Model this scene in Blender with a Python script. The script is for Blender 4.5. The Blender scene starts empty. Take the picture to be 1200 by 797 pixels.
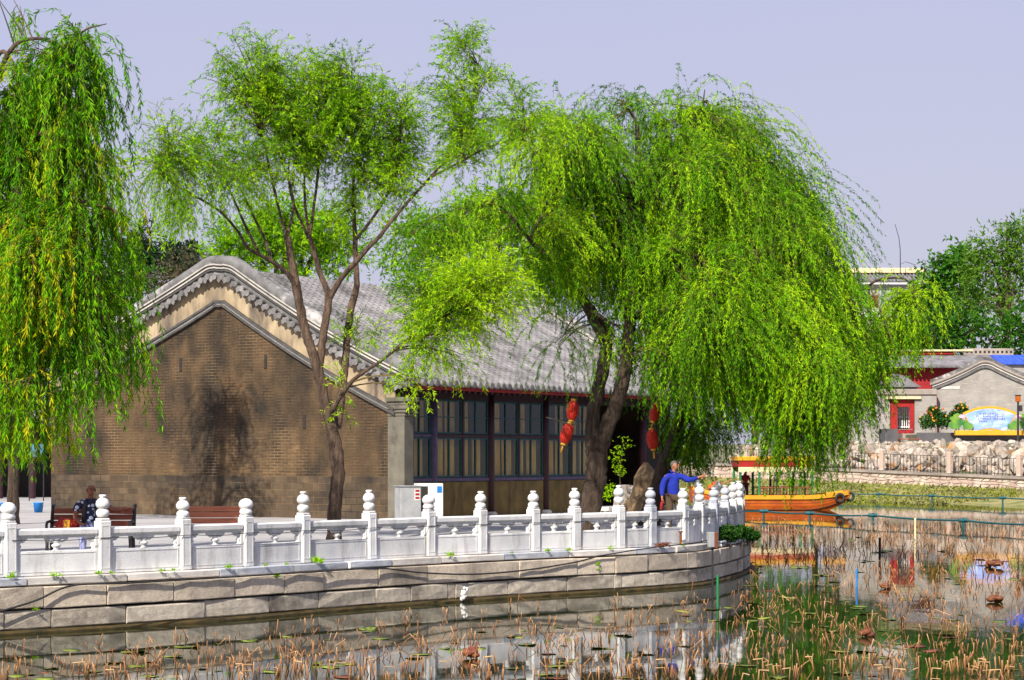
import bpy, bmesh, math, random
import numpy as np
from mathutils import Vector, Matrix, Quaternion

# ------------------------------------------------------------------ camera, sky, sun, exposure
SC = bpy.context.scene
CAMZ = 2.65          # eye height above the water
F = 2400.0           # focal length in photo pixels (1200 wide)
HY = 537.0           # photo row of the horizon
cam_data = bpy.data.cameras.new('camera')
cam_data.sensor_width = 36.0
cam_data.lens = 72.0
cam_data.shift_y = (HY - 398.5) / 1200.0
cam_data.clip_start = 0.5
cam_data.clip_end = 4000
cam = bpy.data.objects.new('camera', cam_data)
cam.location = (0, 0, CAMZ)
cam.rotation_euler = (math.radians(90), 0, 0)
SC.collection.objects.link(cam)
SC.camera = cam

SUN_EL = math.radians(41)
SUN_AZ = math.atan2(-0.40, -0.915)            # clockwise from +Y
SUN_DIR = Vector((math.sin(SUN_AZ) * math.cos(SUN_EL), math.cos(SUN_AZ) * math.cos(SUN_EL), math.sin(SUN_EL)))
world = bpy.data.worlds.new('World')
SC.world = world
world.use_nodes = True
wn, wl = world.node_tree.nodes, world.node_tree.links
wn.clear()
wo = wn.new('ShaderNodeOutputWorld'); wb = wn.new('ShaderNodeBackground')
sky = wn.new('ShaderNodeTexSky'); sky.sky_type = 'NISHITA'; sky.sun_disc = False
sky.sun_elevation = SUN_EL; sky.sun_rotation = SUN_AZ; sky.dust_density = 3.0; sky.air_density = 1.2
wm = wn.new('ShaderNodeMix'); wm.data_type = 'RGBA'; wm.inputs[0].default_value = 0.88
sg_ = wn.new('ShaderNodeNewGeometry'); sx_ = wn.new('ShaderNodeSeparateXYZ'); wl.new(sg_.outputs['Incoming'], sx_.inputs[0])
sm_ = wn.new('ShaderNodeMapRange'); sm_.inputs[1].default_value = 0.0; sm_.inputs[2].default_value = -0.24; wl.new(sx_.outputs['Z'], sm_.inputs[0])
sr_ = wn.new('ShaderNodeValToRGB'); sr_.color_ramp.elements[0].color = (3.95, 3.88, 4.75, 1); sr_.color_ramp.elements[1].color = (3.5, 3.6, 5.2, 1)   # pale lavender smog over the city, whiter towards the horizon
sn_ = wn.new('ShaderNodeTexNoise'); sn_.inputs['Scale'].default_value = 2.2; sn_.inputs['Detail'].default_value = 3; wl.new(sg_.outputs['Incoming'], sn_.inputs['Vector'])
sa_ = wn.new('ShaderNodeMath'); sa_.operation = 'MULTIPLY_ADD'; sa_.inputs[1].default_value = 0.7; sa_.inputs[2].default_value = -0.35; wl.new(sn_.outputs[0], sa_.inputs[0])
sb_ = wn.new('ShaderNodeMath'); sb_.operation = 'ADD'; wl.new(sm_.outputs[0], sb_.inputs[0]); wl.new(sa_.outputs[0], sb_.inputs[1]); wl.new(sb_.outputs[0], sr_.inputs[0])
wl.new(sr_.outputs[0], wm.inputs[7])
wl.new(sky.outputs[0], wm.inputs[6]); wl.new(wm.outputs[2], wb.inputs[0]); wl.new(wb.outputs[0], wo.inputs[0])
wb.inputs[1].default_value = 0.10
sun_d = bpy.data.lights.new('sun', 'SUN'); sun_d.energy = 5.0; sun_d.angle = math.radians(0.53); sun_d.color = (1.0, 0.93, 0.82)
sun = bpy.data.objects.new('sun', sun_d); sun.rotation_euler = SUN_DIR.to_track_quat('Z', 'Y').to_euler(); sun.location = (0, 0, 60)
SC.collection.objects.link(sun)
SC.view_settings.view_transform = 'Standard'; SC.view_settings.look = 'None'
SC.view_settings.gamma = 1.0; SC.view_settings.exposure = 0.62
SC.render.engine = 'CYCLES'
SC.cycles.max_bounces = 8; SC.cycles.transparent_max_bounces = 12; SC.cycles.diffuse_bounces = 3

# ------------------------------------------------------------------ helpers
C = SC.collection
rnd = random.Random(7)
def W(px, py, d): return Vector(((px - 600) * d / F, d, CAMZ - (py - HY) * d / F))
def G(px, d, z): return Vector(((px - 600) * d / F, d, z))
def lin(c): return tuple((x / 12.92 if x <= 0.04045 else ((x + 0.055) / 1.055) ** 2.4) for x in c)
def rgb(r, g, b): return lin((r / 255, g / 255, b / 255)) + (1,)

def tag(o, label=None, cat=None, group=None, kind=None):
    if label: o['label'] = label
    if cat: o['category'] = cat
    if group: o['group'] = group
    if kind: o['kind'] = kind
    return o
def thing(name, label, cat, loc=(0, 0, 0), rz=0.0, group=None):
    o = bpy.data.objects.new(name, None); C.objects.link(o); o.empty_display_size = 0.3
    o.location = loc; o.rotation_euler = (0, 0, rz)
    return tag(o, label, cat, group)
def link(name, me, parent=None, loc=None, rot=None, scale=None):
    o = bpy.data.objects.new(name, me); C.objects.link(o)
    if parent: o.parent = parent
    if loc is not None: o.location = loc
    if rot is not None: o.rotation_euler = rot
    if scale is not None: o.scale = scale
    return o
def copy_tree(o, parent=None):
    c = o.copy(); C.objects.link(c)
    if parent: c.parent = parent
    for ch in list(o.children): copy_tree(ch, c)
    return c

class MB:
    """collects shapes, builds them as ONE mesh"""
    def __init__(s): s.v = []; s.f = []; s.m = []
    def add(s, vs, fs, m=0):
        k = len(s.v); s.v += [tuple(v) for v in vs]
        s.f += [tuple(i + k for i in f) for f in fs]; s.m += [m] * len(fs); return s
    def box(s, c, size, rz=0.0, m=0, rx=0.0, ry=0.0, taper=1.0):
        x, y, z = size[0] / 2, size[1] / 2, size[2] / 2
        R = Matrix.Rotation(rz, 3, 'Z') @ Matrix.Rotation(ry, 3, 'Y') @ Matrix.Rotation(rx, 3, 'X')
        vs = [Vector((sx * x * (taper if sz > 0 else 1), sy * y * (taper if sz > 0 else 1), sz * z)) for sz in (-1, 1) for sx, sy in ((-1, -1), (1, -1), (1, 1), (-1, 1))]
        vs = [R @ v + Vector(c) for v in vs]
        return s.add(vs, [(3, 2, 1, 0), (4, 5, 6, 7), (0, 1, 5, 4), (1, 2, 6, 5), (2, 3, 7, 6), (3, 0, 4, 7)], m)
    def bbox(s, x0, x1, y0, y1, z0, z1, m=0):
        return s.box(((x0 + x1) / 2, (y0 + y1) / 2, (z0 + z1) / 2), (x1 - x0, y1 - y0, z1 - z0), m=m)
    def cbox(s, x0, x1, y0, y1, z0, z1, b=0.01, m=0):
        """box with chamfered edges"""
        bm = bmesh.new(); bmesh.ops.create_cube(bm, size=1)
        for v in bm.verts: v.co = Vector(((x0 + x1) / 2 + v.co.x * (x1 - x0), (y0 + y1) / 2 + v.co.y * (y1 - y0), (z0 + z1) / 2 + v.co.z * (z1 - z0)))
        bmesh.ops.bevel(bm, geom=bm.edges[:], offset=b, segments=1, affect='EDGES', clamp_overlap=True)
        bm.verts.index_update()
        s.add([v.co for v in bm.verts], [[v.index for v in f.verts] for f in bm.faces], m); bm.free(); return s
    def tube(s, pts, r, n=8, m=0, cap=True, wob=0.0, rg=None):
        pts = [Vector(p) for p in pts]; N = len(pts)
        if not isinstance(r, (list, tuple)): r = [r] * N
        t0 = (pts[1] - pts[0]).normalized()
        up = Vector((0, 0, 1)) if abs(t0.z) < 0.9 else Vector((1, 0, 0))
        a = t0.cross(up).normalized(); vs = []
        for i, p in enumerate(pts):
            t = (pts[min(i + 1, N - 1)] - pts[max(i - 1, 0)]).normalized()
            a = (a - t * a.dot(t)).normalized(); b = t.cross(a)
            for k in range(n):
                w = 2 * math.pi * k / n; rr = r[i]
                if wob and rg: rr *= 1 + rg.uniform(-wob, wob)
                vs.append(p + a * math.cos(w) * rr + b * math.sin(w) * rr)
        fs = [(i * n + k, i * n + (k + 1) % n, (i + 1) * n + (k + 1) % n, (i + 1) * n + k) for i in range(N - 1) for k in range(n)]
        if cap: fs += [tuple(range(n - 1, -1, -1)), tuple((N - 1) * n + k for k in range(n))]
        return s.add(vs, fs, m)
    def lathe(s, prof, c=(0, 0, 0), n=14, m=0, axis='Z', sx=1, sy=1):
        vs = []
        for r, z in prof:
            for k in range(n):
                w = 2 * math.pi * k / n; p = (r * math.cos(w) * sx, r * math.sin(w) * sy, z)
                if axis == 'X': p = (z, p[0], p[1])
                if axis == 'Y': p = (p[0], z, p[1])
                vs.append(Vector(c) + Vector(p))
        N = len(prof)
        fs = [(i * n + k, i * n + (k + 1) % n, (i + 1) * n + (k + 1) % n, (i + 1) * n + k) for i in range(N - 1) for k in range(n)]
        fs += [tuple(range(n - 1, -1, -1)), tuple((N - 1) * n + k for k in range(n))]
        return s.add(vs, fs, m)
    def ball(s, c, r, n=12, m=0, sc=(1, 1, 1)):
        k = len(s.v); P = [(math.sin(math.pi * i / 8), -math.cos(math.pi * i / 8)) for i in range(9)]
        P[0] = (0.02, -1); P[-1] = (0.02, 1)
        s.lathe([(a * r, b * r) for a, b in P], (0, 0, 0), n, m)
        for i in range(k, len(s.v)): v = s.v[i]; s.v[i] = (v[0] * sc[0] + c[0], v[1] * sc[1] + c[1], v[2] * sc[2] + c[2])
        return s
    def prism(s, poly, a, b, axis='Y', m=0):
        """polygon (u, v) pushed along an axis from a to b"""
        n = len(poly)
        P = {'Y': lambda u, v, w: (u, w, v), 'X': lambda u, v, w: (w, u, v), 'Z': lambda u, v, w: (u, v, w)}[axis]
        return s.add([P(u, v, a) for u, v in poly] + [P(u, v, b) for u, v in poly],
                     [tuple(range(n))] + [tuple(range(2 * n - 1, n - 1, -1))] + [(i, i + n, (i + 1) % n + n, (i + 1) % n) for i in range(n)], m)
    def mesh(s, name, mats, smooth=False, fix=True):
        me = bpy.data.meshes.new(name); me.from_pydata(s.v, [], s.f)
        for mt in (mats if isinstance(mats, (list, tuple)) else [mats]): me.materials.append(mt)
        me.polygons.foreach_set('material_index', s.m)
        if fix:
            bm = bmesh.new(); bm.from_mesh(me); bmesh.ops.recalc_face_normals(bm, faces=bm.faces[:]); bm.to_mesh(me); bm.free()
        if smooth: me.shade_smooth() if smooth is True else me.shade_auto(smooth)
        me.update(); return me
    def build(s, name, mats, parent=None, smooth=False, fix=True, **kw):
        return link(name, s.mesh(name, mats, smooth is True, fix), parent, **kw)

def smooth_path(pts, k=4):
    """Catmull-Rom through points of any dimension"""
    P = [np.array(p, float) for p in pts]; P = [2 * P[0] - P[1]] + P + [2 * P[-1] - P[-2]]; out = []
    for i in range(1, len(P) - 2):
        for j in range(k):
            t = j / k; a, b, c, d = P[i - 1:i + 3]
            out.append(0.5 * (2 * b + (c - a) * t + (2 * a - 5 * b + 4 * c - d) * t * t + (3 * b - a - 3 * c + d) * t ** 3))
    out.append(P[-2]); return out

# ------------------------------------------------------------------ materials
def nt(name):
    m = bpy.data.materials.new(name); m.use_nodes = True
    n, l = m.node_tree.nodes, m.node_tree.links
    return m, n, l, n['Principled BSDF']
def mixc(n, l, fac, a, b, mode='MIX'):
    x = n.new('ShaderNodeMix'); x.data_type = 'RGBA'; x.blend_type = mode
    for sock, v in ((x.inputs[0], fac), (x.inputs[6], a), (x.inputs[7], b)):
        if isinstance(v, (int, float)): sock.default_value = v
        elif isinstance(v, tuple): sock.default_value = v
        else: l.new(v, sock)
    return x.outputs[2]
def noise(n, l, co, scale, detail=5, rough=0.6, lo=0.35, hi=0.65, stretch=None):
    if stretch:
        mp = n.new('ShaderNodeMapping'); mp.inputs['Scale'].default_value = stretch; l.new(co, mp.inputs[0]); co = mp.outputs[0]
    t = n.new('ShaderNodeTexNoise'); t.inputs['Scale'].default_value = scale; t.inputs['Detail'].default_value = detail; t.inputs['Roughness'].default_value = rough
    l.new(co, t.inputs['Vector'])
    r = n.new('ShaderNodeMapRange'); r.inputs[1].default_value = lo; r.inputs[2].default_value = hi; l.new(t.outputs[0], r.inputs[0])
    return r.outputs[0]
def pm(name, c1, c2=None, scale=3.0, rough=0.85, bump=0.25, bscale=30.0, rand=0.0, bdist=0.02, stain=None, sscale=0.8, slo=0.5, shi=0.7, sstretch=(1, 1, 1),
       metal=0.0, spec=0.3, stretch=None, world_co=False, detail=6, coat=0.0):
    """weathered procedural surface: two colours mixed by noise, optional stains, per-object variation and fine relief"""
    m, n, l, p = nt(name)
    if world_co: g = n.new('ShaderNodeNewGeometry'); co = g.outputs['Position']
    else: g = n.new('ShaderNodeTexCoord'); co = g.outputs['Object']
    oi = n.new('ShaderNodeObjectInfo')
    if rand and not world_co:
        ad = n.new('ShaderNodeVectorMath'); ad.operation = 'MULTIPLY_ADD'; ad.inputs[1].default_value = (37, 53, 71)
        l.new(oi.outputs['Random'], ad.inputs[0]); l.new(co, ad.inputs[2]); co = ad.outputs[0]
    c2 = c2 or tuple(x * 0.75 for x in c1[:3]) + (1,)
    col = mixc(n, l, noise(n, l, co, scale, detail, stretch=stretch), c1, c2)
    if stain: col = mixc(n, l, noise(n, l, co, sscale, 6, 0.65, slo, shi, sstretch), col, stain)
    if rand:
        h = n.new('ShaderNodeHueSaturation'); mr = n.new('ShaderNodeMapRange'); mr.inputs[3].default_value = 1 - rand; mr.inputs[4].default_value = 1 + rand
        l.new(oi.outputs['Random'], mr.inputs[0]); l.new(mr.outputs[0], h.inputs['Value']); l.new(col, h.inputs['Color']); col = h.outputs[0]
    l.new(col, p.inputs['Base Color'])
    p.inputs['Roughness'].default_value = rough; p.inputs['Metallic'].default_value = metal; p.inputs['Specular IOR Level'].default_value = spec
    p.inputs['Coat Weight'].default_value = coat
    if bump:
        b = n.new('ShaderNodeBump'); b.inputs['Strength'].default_value = bump; b.inputs['Distance'].default_value = bdist
        l.new(noise(n, l, co, bscale, 8, 0.65, 0.2, 0.8, stretch), b.inputs['Height']); l.new(b.outputs[0], p.inputs['Normal'])
    return m

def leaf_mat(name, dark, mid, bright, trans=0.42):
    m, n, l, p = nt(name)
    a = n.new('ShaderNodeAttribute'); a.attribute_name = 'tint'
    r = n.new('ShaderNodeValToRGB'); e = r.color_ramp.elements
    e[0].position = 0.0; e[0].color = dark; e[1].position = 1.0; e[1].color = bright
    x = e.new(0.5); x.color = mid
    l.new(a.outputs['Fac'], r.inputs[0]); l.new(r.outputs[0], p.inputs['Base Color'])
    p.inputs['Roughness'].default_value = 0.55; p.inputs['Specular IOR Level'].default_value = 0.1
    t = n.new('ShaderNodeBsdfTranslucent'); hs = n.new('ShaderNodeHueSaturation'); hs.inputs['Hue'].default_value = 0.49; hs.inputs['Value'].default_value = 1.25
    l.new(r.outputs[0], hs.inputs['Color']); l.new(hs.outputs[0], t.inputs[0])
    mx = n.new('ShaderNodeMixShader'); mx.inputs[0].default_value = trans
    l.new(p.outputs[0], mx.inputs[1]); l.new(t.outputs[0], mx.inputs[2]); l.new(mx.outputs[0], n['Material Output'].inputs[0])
    return m

M = {}
M['marble'] = pm('white_marble', (0.74, 0.73, 0.70, 1), (0.60, 0.60, 0.60, 1), 2.2, 0.6, 0.25, 40, rand=0.08, stain=(0.33, 0.32, 0.31, 1), sscale=2.2, slo=0.50, shi=0.74, sstretch=(1.6, 1.6, 0.4), world_co=True)
M['marble_grey'] = pm('grey_marble', (0.46, 0.48, 0.53, 1), (0.34, 0.36, 0.40, 1), 3.0, 0.6, 0.25, 40, rand=0.14, stain=(0.62, 0.62, 0.60, 1), sscale=2.0, slo=0.5, shi=0.7)
M['coping'] = pm('coping_stone', (0.66, 0.62, 0.56, 1), (0.48, 0.45, 0.42, 1), 2.0, 0.8, 0.3, 40, rand=0.14, stain=(0.26, 0.22, 0.17, 1), sscale=1.8, slo=0.58, shi=0.78)
M['granite'] = pm('pink_granite', (0.60, 0.51, 0.40, 1), (0.45, 0.38, 0.29, 1), 14.0, 0.85, 0.6, 45, rand=0.2, stain=(0.19, 0.16, 0.13, 1), sscale=0.9, slo=0.52, shi=0.72, sstretch=(1, 1, 0.6))
M['granite_low'] = pm('pale_granite', (0.56, 0.50, 0.40, 1), (0.38, 0.33, 0.26, 1), 10.0, 0.85, 0.6, 45, rand=0.16, stain=(0.13, 0.11, 0.09, 1), sscale=1.0, slo=0.5, shi=0.7, sstretch=(0.7, 0.7, 1))
M['moss'] = pm('wet_moss', (0.085, 0.055, 0.015, 1), (0.035, 0.03, 0.012, 1), 6, 0.7, 0.6, 40)
M['gap'] = pm('dark_joint', (0.035, 0.03, 0.027, 1), None, 5, 0.95, 0.2)
M['paving'] = pm('grey_paving', (0.40, 0.39, 0.38, 1), (0.31, 0.30, 0.30, 1), 0.6, 0.9, 0.2, 20, stain=(0.24, 0.23, 0.22, 1), sscale=0.25)
M['ground'] = pm('bare_earth', (0.16, 0.14, 0.10, 1), (0.08, 0.10, 0.04, 1), 0.3, 0.95, 0.3, 6)
M['brick'] = pm('aged_brick', (0.145, 0.088, 0.042, 1), (0.068, 0.044, 0.025, 1), 0.9, 0.9, 0.5, 60, rand=0.22, stain=(0.024, 0.02, 0.015, 1), sscale=0.55, slo=0.43, shi=0.60, sstretch=(1, 1, 0.6), world_co=True)  # dark blotches: soot, plus tree shade painted into brick, block and mortar
M['block'] = pm('aged_block', (0.122, 0.082, 0.047, 1), (0.065, 0.047, 0.031, 1), 1.2, 0.9, 0.5, 50, rand=0.22, stain=(0.03, 0.025, 0.02, 1), sscale=0.5, slo=0.45, shi=0.64, world_co=True)
M['mortar'] = pm('pale_mortar', (0.36, 0.24, 0.12, 1), (0.12, 0.082, 0.048, 1), 0.6, 0.95, 0.4, 50, stain=(0.03, 0.025, 0.02, 1), sscale=0.5, slo=0.42, shi=0.6, sstretch=(1, 1, 0.6), world_co=True)
M['plaster'] = pm('tan_plaster', (0.42, 0.33, 0.21, 1), (0.27, 0.205, 0.13, 1), 1.1, 0.9, 0.3, 30, stain=(0.10, 0.08, 0.065, 1), sscale=1.2, slo=0.45, shi=0.66, sstretch=(1, 1.6, 0.35), world_co=True)
M['strip_dark'] = pm('dark_moulding', (0.05, 0.048, 0.046, 1), (0.09, 0.085, 0.08, 1), 4, 0.85, 0.3)
M['strip_white'] = pm('lime_moulding', (0.52, 0.49, 0.44, 1), (0.30, 0.285, 0.26, 1), 2.2, 0.85, 0.3, 30, stain=(0.20, 0.18, 0.16, 1), sscale=1.3, slo=0.56, shi=0.7)
M['tile'] = pm('grey_roof_tile', (0.25, 0.24, 0.245, 1), (0.14, 0.135, 0.14, 1), 1.4, 0.85, 0.45, 30, rand=0.12, stain=(0.07, 0.067, 0.065, 1), sscale=0.8, slo=0.5, shi=0.68, world_co=True)
M['tile_dark'] = pm('sooty_tile', (0.12, 0.115, 0.115, 1), (0.22, 0.21, 0.205, 1), 5, 0.8, 0.45, 40, rand=0.3)
M['cap'] = pm('ridge_cap', (0.19, 0.185, 0.185, 1), (0.08, 0.078, 0.078, 1), 1.6, 0.85, 0.5, 25, stain=(0.45, 0.43, 0.41, 1), sscale=1.4, slo=0.55, shi=0.7)
M['purple'] = pm('purple_paint', (0.10, 0.072, 0.145, 1), (0.06, 0.045, 0.085, 1), 5, 0.6, 0.2, 40)
M['maroon'] = pm('maroon_paint', (0.05, 0.014, 0.02, 1), (0.028, 0.01, 0.014, 1), 5, 0.55, 0.2, 40)
M['teal'] = pm('teal_paint', (0.014, 0.075, 0.072, 1), (0.01, 0.05, 0.05, 1), 6, 0.5, 0.2, 40)
M['red'] = pm('red_paint', (0.36, 0.016, 0.012, 1), (0.24, 0.012, 0.010, 1), 2, 0.6, 0.15, 30)
M['redwall'] = pm('red_limewash', (0.34, 0.022, 0.025, 1), (0.24, 0.016, 0.02, 1), 0.6, 0.85, 0.15, 10)
M['ochre'] = pm('ochre_plaster', (0.19, 0.13, 0.04, 1), (0.11, 0.075, 0.026, 1), 1.6, 0.85, 0.3, 30, stain=(0.06, 0.04, 0.018, 1), sscale=1.8, slo=0.5, shi=0.72, sstretch=(2, 2, 0.4))
M['curtain'] = pm('tan_curtain', (0.80, 0.45, 0.14, 1), (0.55, 0.28, 0.08, 1), 3, 0.9, 0.1, 20, stretch=(3, 3, 0.4))
M['black'] = pm('black_iron', (0.02, 0.02, 0.022, 1), (0.035, 0.033, 0.033, 1), 8, 0.5, 0.1)
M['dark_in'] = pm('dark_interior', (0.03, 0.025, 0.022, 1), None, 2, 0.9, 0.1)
M['slat'] = pm('salmon_slat', (0.62, 0.22, 0.11, 1), (0.46, 0.15, 0.075, 1), 6, 0.6, 0.2, 40, rand=0.12, stretch=(0.3, 4, 4))
M['slat_dull'] = pm('brown_red_slat', (0.30, 0.085, 0.045, 1), (0.2, 0.055, 0.03, 1), 6, 0.6, 0.2, 40, rand=0.12, stretch=(0.3, 4, 4))
M['metal_grey'] = pm('grey_sheet_metal', (0.36, 0.37, 0.38, 1), (0.27, 0.28, 0.29, 1), 3, 0.45, 0.1, 20)
M['white'] = pm('white_enamel', (0.72, 0.71, 0.69, 1), (0.6, 0.59, 0.57, 1), 3, 0.45, 0.08, 20)
M['blue'] = pm('blue_plastic', (0.02, 0.22, 0.62, 1), (0.015, 0.17, 0.5, 1), 4, 0.4, 0.05)
M['bluetarp'] = pm('blue_sheet_roof', (0.025, 0.07, 0.62, 1), (0.05, 0.12, 0.72, 1), 2, 0.5, 0.2, 8)
M['lantern'] = pm('red_lantern_cloth', (0.55, 0.025, 0.008, 1), (0.42, 0.015, 0.006, 1), 8, 0.55, 0.1)
M['gold'] = pm('gold_fringe', (0.75, 0.36, 0.02, 1), (0.6, 0.26, 0.02, 1), 9, 0.6, 0.1)
M['orange'] = pm('orange_hull_paint', (0.52, 0.12, 0.012, 1), (0.40, 0.075, 0.01, 1), 1.0, 0.5, 0.2, 12, stain=(0.20, 0.04, 0.014, 1), sscale=1.6, slo=0.52, shi=0.72, sstretch=(0.5, 1, 2))
M['yellow'] = pm('yellow_paint', (0.72, 0.36, 0.02, 1), (0.6, 0.28, 0.02, 1), 1.5, 0.45, 0.1)
M['cream'] = pm('cream_paint', (0.72, 0.62, 0.36, 1), (0.6, 0.5, 0.28, 1), 2, 0.6, 0.1)
M['green'] = pm('green_paint', (0.02, 0.20, 0.06, 1), (0.015, 0.15, 0.05, 1), 3, 0.5, 0.1)
M['rubber'] = pm('tyre_rubber', (0.02, 0.02, 0.021, 1), (0.035, 0.034, 0.033, 1), 8, 0.7, 0.2)
M['bark'] = pm('willow_bark', (0.20, 0.13, 0.09, 1), (0.065, 0.042, 0.03, 1), 3.5, 0.95, 1.0, 9, stretch=(3.2, 3.2, 0.55), world_co=True, bdist=0.07)
M['bark_dark'] = pm('dark_willow_bark', (0.125, 0.085, 0.06, 1), (0.045, 0.03, 0.022, 1), 3.5, 0.95, 1.0, 8, stretch=(3.2, 3.2, 0.5), world_co=True, bdist=0.09)
M['twig'] = pm('yellow_green_twig', (0.13, 0.10, 0.03, 1), (0.09, 0.065, 0.025, 1), 3, 0.8, 0.0)
M['leafA'] = leaf_mat('fresh_willow_leaf', (0.04, 0.16, 0.003, 1), (0.21, 0.48, 0.004, 1), (0.46, 0.70, 0.008, 1))
M['leafB'] = leaf_mat('willow_leaf', (0.025, 0.13, 0.002, 1), (0.18, 0.46, 0.003, 1), (0.46, 0.70, 0.008, 1))
M['leafL'] = leaf_mat('yellowing_willow_leaf', (0.025, 0.14, 0.002, 1), (0.17, 0.46, 0.003, 1), (0.58, 0.52, 0.008, 1))
M['leafD'] = leaf_mat('dark_conifer_needle', (0.010, 0.028, 0.014, 1), (0.018, 0.045, 0.022, 1), (0.03, 0.065, 0.03, 1), 0.15)
M['leafT'] = leaf_mat('dark_bank_leaf', (0.014, 0.07, 0.004, 1), (0.04, 0.15, 0.006, 1), (0.08, 0.22, 0.01, 1), 0.3)  # dark green leaf colour of the far bank trees
M['leafG'] = leaf_mat('deep_green_leaf', (0.014, 0.07, 0.006, 1), (0.05, 0.18, 0.010, 1), (0.13, 0.30, 0.02, 1), 0.3)
M['leafP'] = leaf_mat('pale_feathery_leaf', (0.035, 0.12, 0.010, 1), (0.09, 0.22, 0.015, 1), (0.17, 0.30, 0.025, 1), 0.35)
M['leafX'] = leaf_mat('grey_brown_leaf', (0.05, 0.055, 0.025, 1), (0.09, 0.085, 0.045, 1), (0.12, 0.11, 0.06, 1), 0.2)
M['leafF'] = leaf_mat('shrub_leaf', (0.012, 0.05, 0.008, 1), (0.025, 0.09, 0.012, 1), (0.07, 0.17, 0.02, 1), 0.25)
M['rock'] = pm('pale_quarry_rock', (0.44, 0.37, 0.29, 1), (0.22, 0.195, 0.18, 1), 2.2, 0.9, 1.0, 8, rand=0.35, stain=(0.38, 0.20, 0.08, 1), sscale=0.35, slo=0.56, shi=0.66)
M['rock_tan'] = pm('tan_garden_rock', (0.24, 0.16, 0.085, 1), (0.13, 0.09, 0.055, 1), 2.5, 0.95, 0.9, 9)
M['facing'] = pm('rubble_facing_stone', (0.52, 0.40, 0.33, 1), (0.40, 0.30, 0.25, 1), 0.8, 0.9, 0.4, 20, stain=(0.58, 0.50, 0.42, 1), sscale=1.1, slo=0.5, shi=0.6)
M['greybrick'] = pm('grey_brick_far', (0.32, 0.30, 0.275, 1), (0.24, 0.225, 0.205, 1), 1.2, 0.9, 0.3, 20, world_co=True, stain=(0.40, 0.34, 0.28, 1), sscale=1.6, slo=0.55, shi=0.65, sstretch=(1, 1, 5))
M['greystone'] = pm('grey_ledge_stone', (0.33, 0.28, 0.24, 1), (0.22, 0.19, 0.165, 1), 1.0, 0.9, 0.3, 20, rand=0.12)
M['pierstone'] = pm('grey_pier_brick', (0.17, 0.155, 0.12, 1), (0.11, 0.10, 0.08, 1), 2.0, 0.9, 0.4, 30, stain=(0.05, 0.045, 0.04, 1), sscale=1.0, slo=0.52, shi=0.7)
M['darkbrick'] = pm('dark_planter_brick', (0.10, 0.098, 0.10, 1), (0.065, 0.063, 0.066, 1), 0.9, 0.9, 0.3, 20, rand=0.2)
M['fanblue'] = pm('printed_blue_panel', (0.30, 0.44, 0.85, 1), (0.10, 0.22, 0.72, 1), 0.55, 0.5, 0.0, stain=(0.50, 0.62, 0.85, 1), sscale=0.9, slo=0.48, shi=0.62, sstretch=(1, 1, 2.4))
M['ink'] = pm('printed_ink', (0.05, 0.02, 0.14, 1), (0.25, 0.02, 0.08, 1), 3, 0.5, 0.0)
M['pink'] = pm('pink_petal', (0.72, 0.30, 0.50, 1), (0.8, 0.55, 0.68, 1), 6, 0.6, 0.0)
M['signleaf'] = pm('painted_lotus_leaf', (0.20, 0.34, 0.03, 1), (0.03, 0.16, 0.04, 1), 1.3, 0.5, 0.0)
M['amber'] = pm('amber_lamp_glass', (0.45, 0.11, 0.01, 1), (0.32, 0.07, 0.01, 1), 5, 0.35, 0.0)
M['skin'] = pm('sunburnt_skin', (0.26, 0.095, 0.055, 1), (0.21, 0.075, 0.042, 1), 10, 0.5, 0.05)
M['skin_pale'] = pm('tanned_skin', (0.36, 0.15, 0.085, 1), (0.30, 0.12, 0.07, 1), 10, 0.5, 0.05)
M['jacket'] = pm('royal_blue_cloth', (0.012, 0.03, 0.33, 1), (0.008, 0.018, 0.22, 1), 6, 0.85, 0.3, 12)
M['trousers'] = pm('brown_cloth', (0.10, 0.066, 0.036, 1), (0.06, 0.04, 0.024, 1), 6, 0.9, 0.3, 14)
M['navy'] = pm('blue_grey_cloth', (0.14, 0.16, 0.36, 1), (0.42, 0.44, 0.62, 1), 16, 0.9, 0.1)
M['hair'] = pm('grey_black_hair', (0.05, 0.045, 0.042, 1), (0.13, 0.125, 0.12, 1), 30, 0.7, 0.4, 60)
M['stalk'] = leaf_mat('dry_lotus_stalk', (0.05, 0.03, 0.018, 1), (0.42, 0.20, 0.085, 1), (0.62, 0.40, 0.20, 1), 0.1)
M['pad'] = pm('lotus_leaf_green', (0.26, 0.30, 0.03, 1), (0.10, 0.16, 0.02, 1), 4, 0.45, 0.1, 30, rand=0.35)
M['pad_brown'] = pm('withered_lotus_leaf', (0.12, 0.03, 0.018, 1), (0.22, 0.08, 0.03, 1), 6, 0.6, 0.3, 30, rand=0.3)
M['float'] = pm('teal_float_pipe', (0.015, 0.10, 0.115, 1), (0.012, 0.075, 0.085, 1), 2, 0.5, 0.1)
M['rust'] = pm('rusty_steel', (0.20, 0.065, 0.025, 1), (0.10, 0.035, 0.018, 1), 9, 0.85, 0.4, 40)
M['shore'] = pm('weedy_shore', (0.22, 0.23, 0.055, 1), (0.33, 0.25, 0.13, 1), 0.9, 0.95, 0.5, 3, stain=(0.10, 0.15, 0.03, 1), sscale=0.7, slo=0.5, shi=0.6)
M['bluecloth'] = pm('light_blue_board', (0.05, 0.17, 0.26, 1), (0.07, 0.21, 0.3, 1), 2, 0.6, 0.05)

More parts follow.
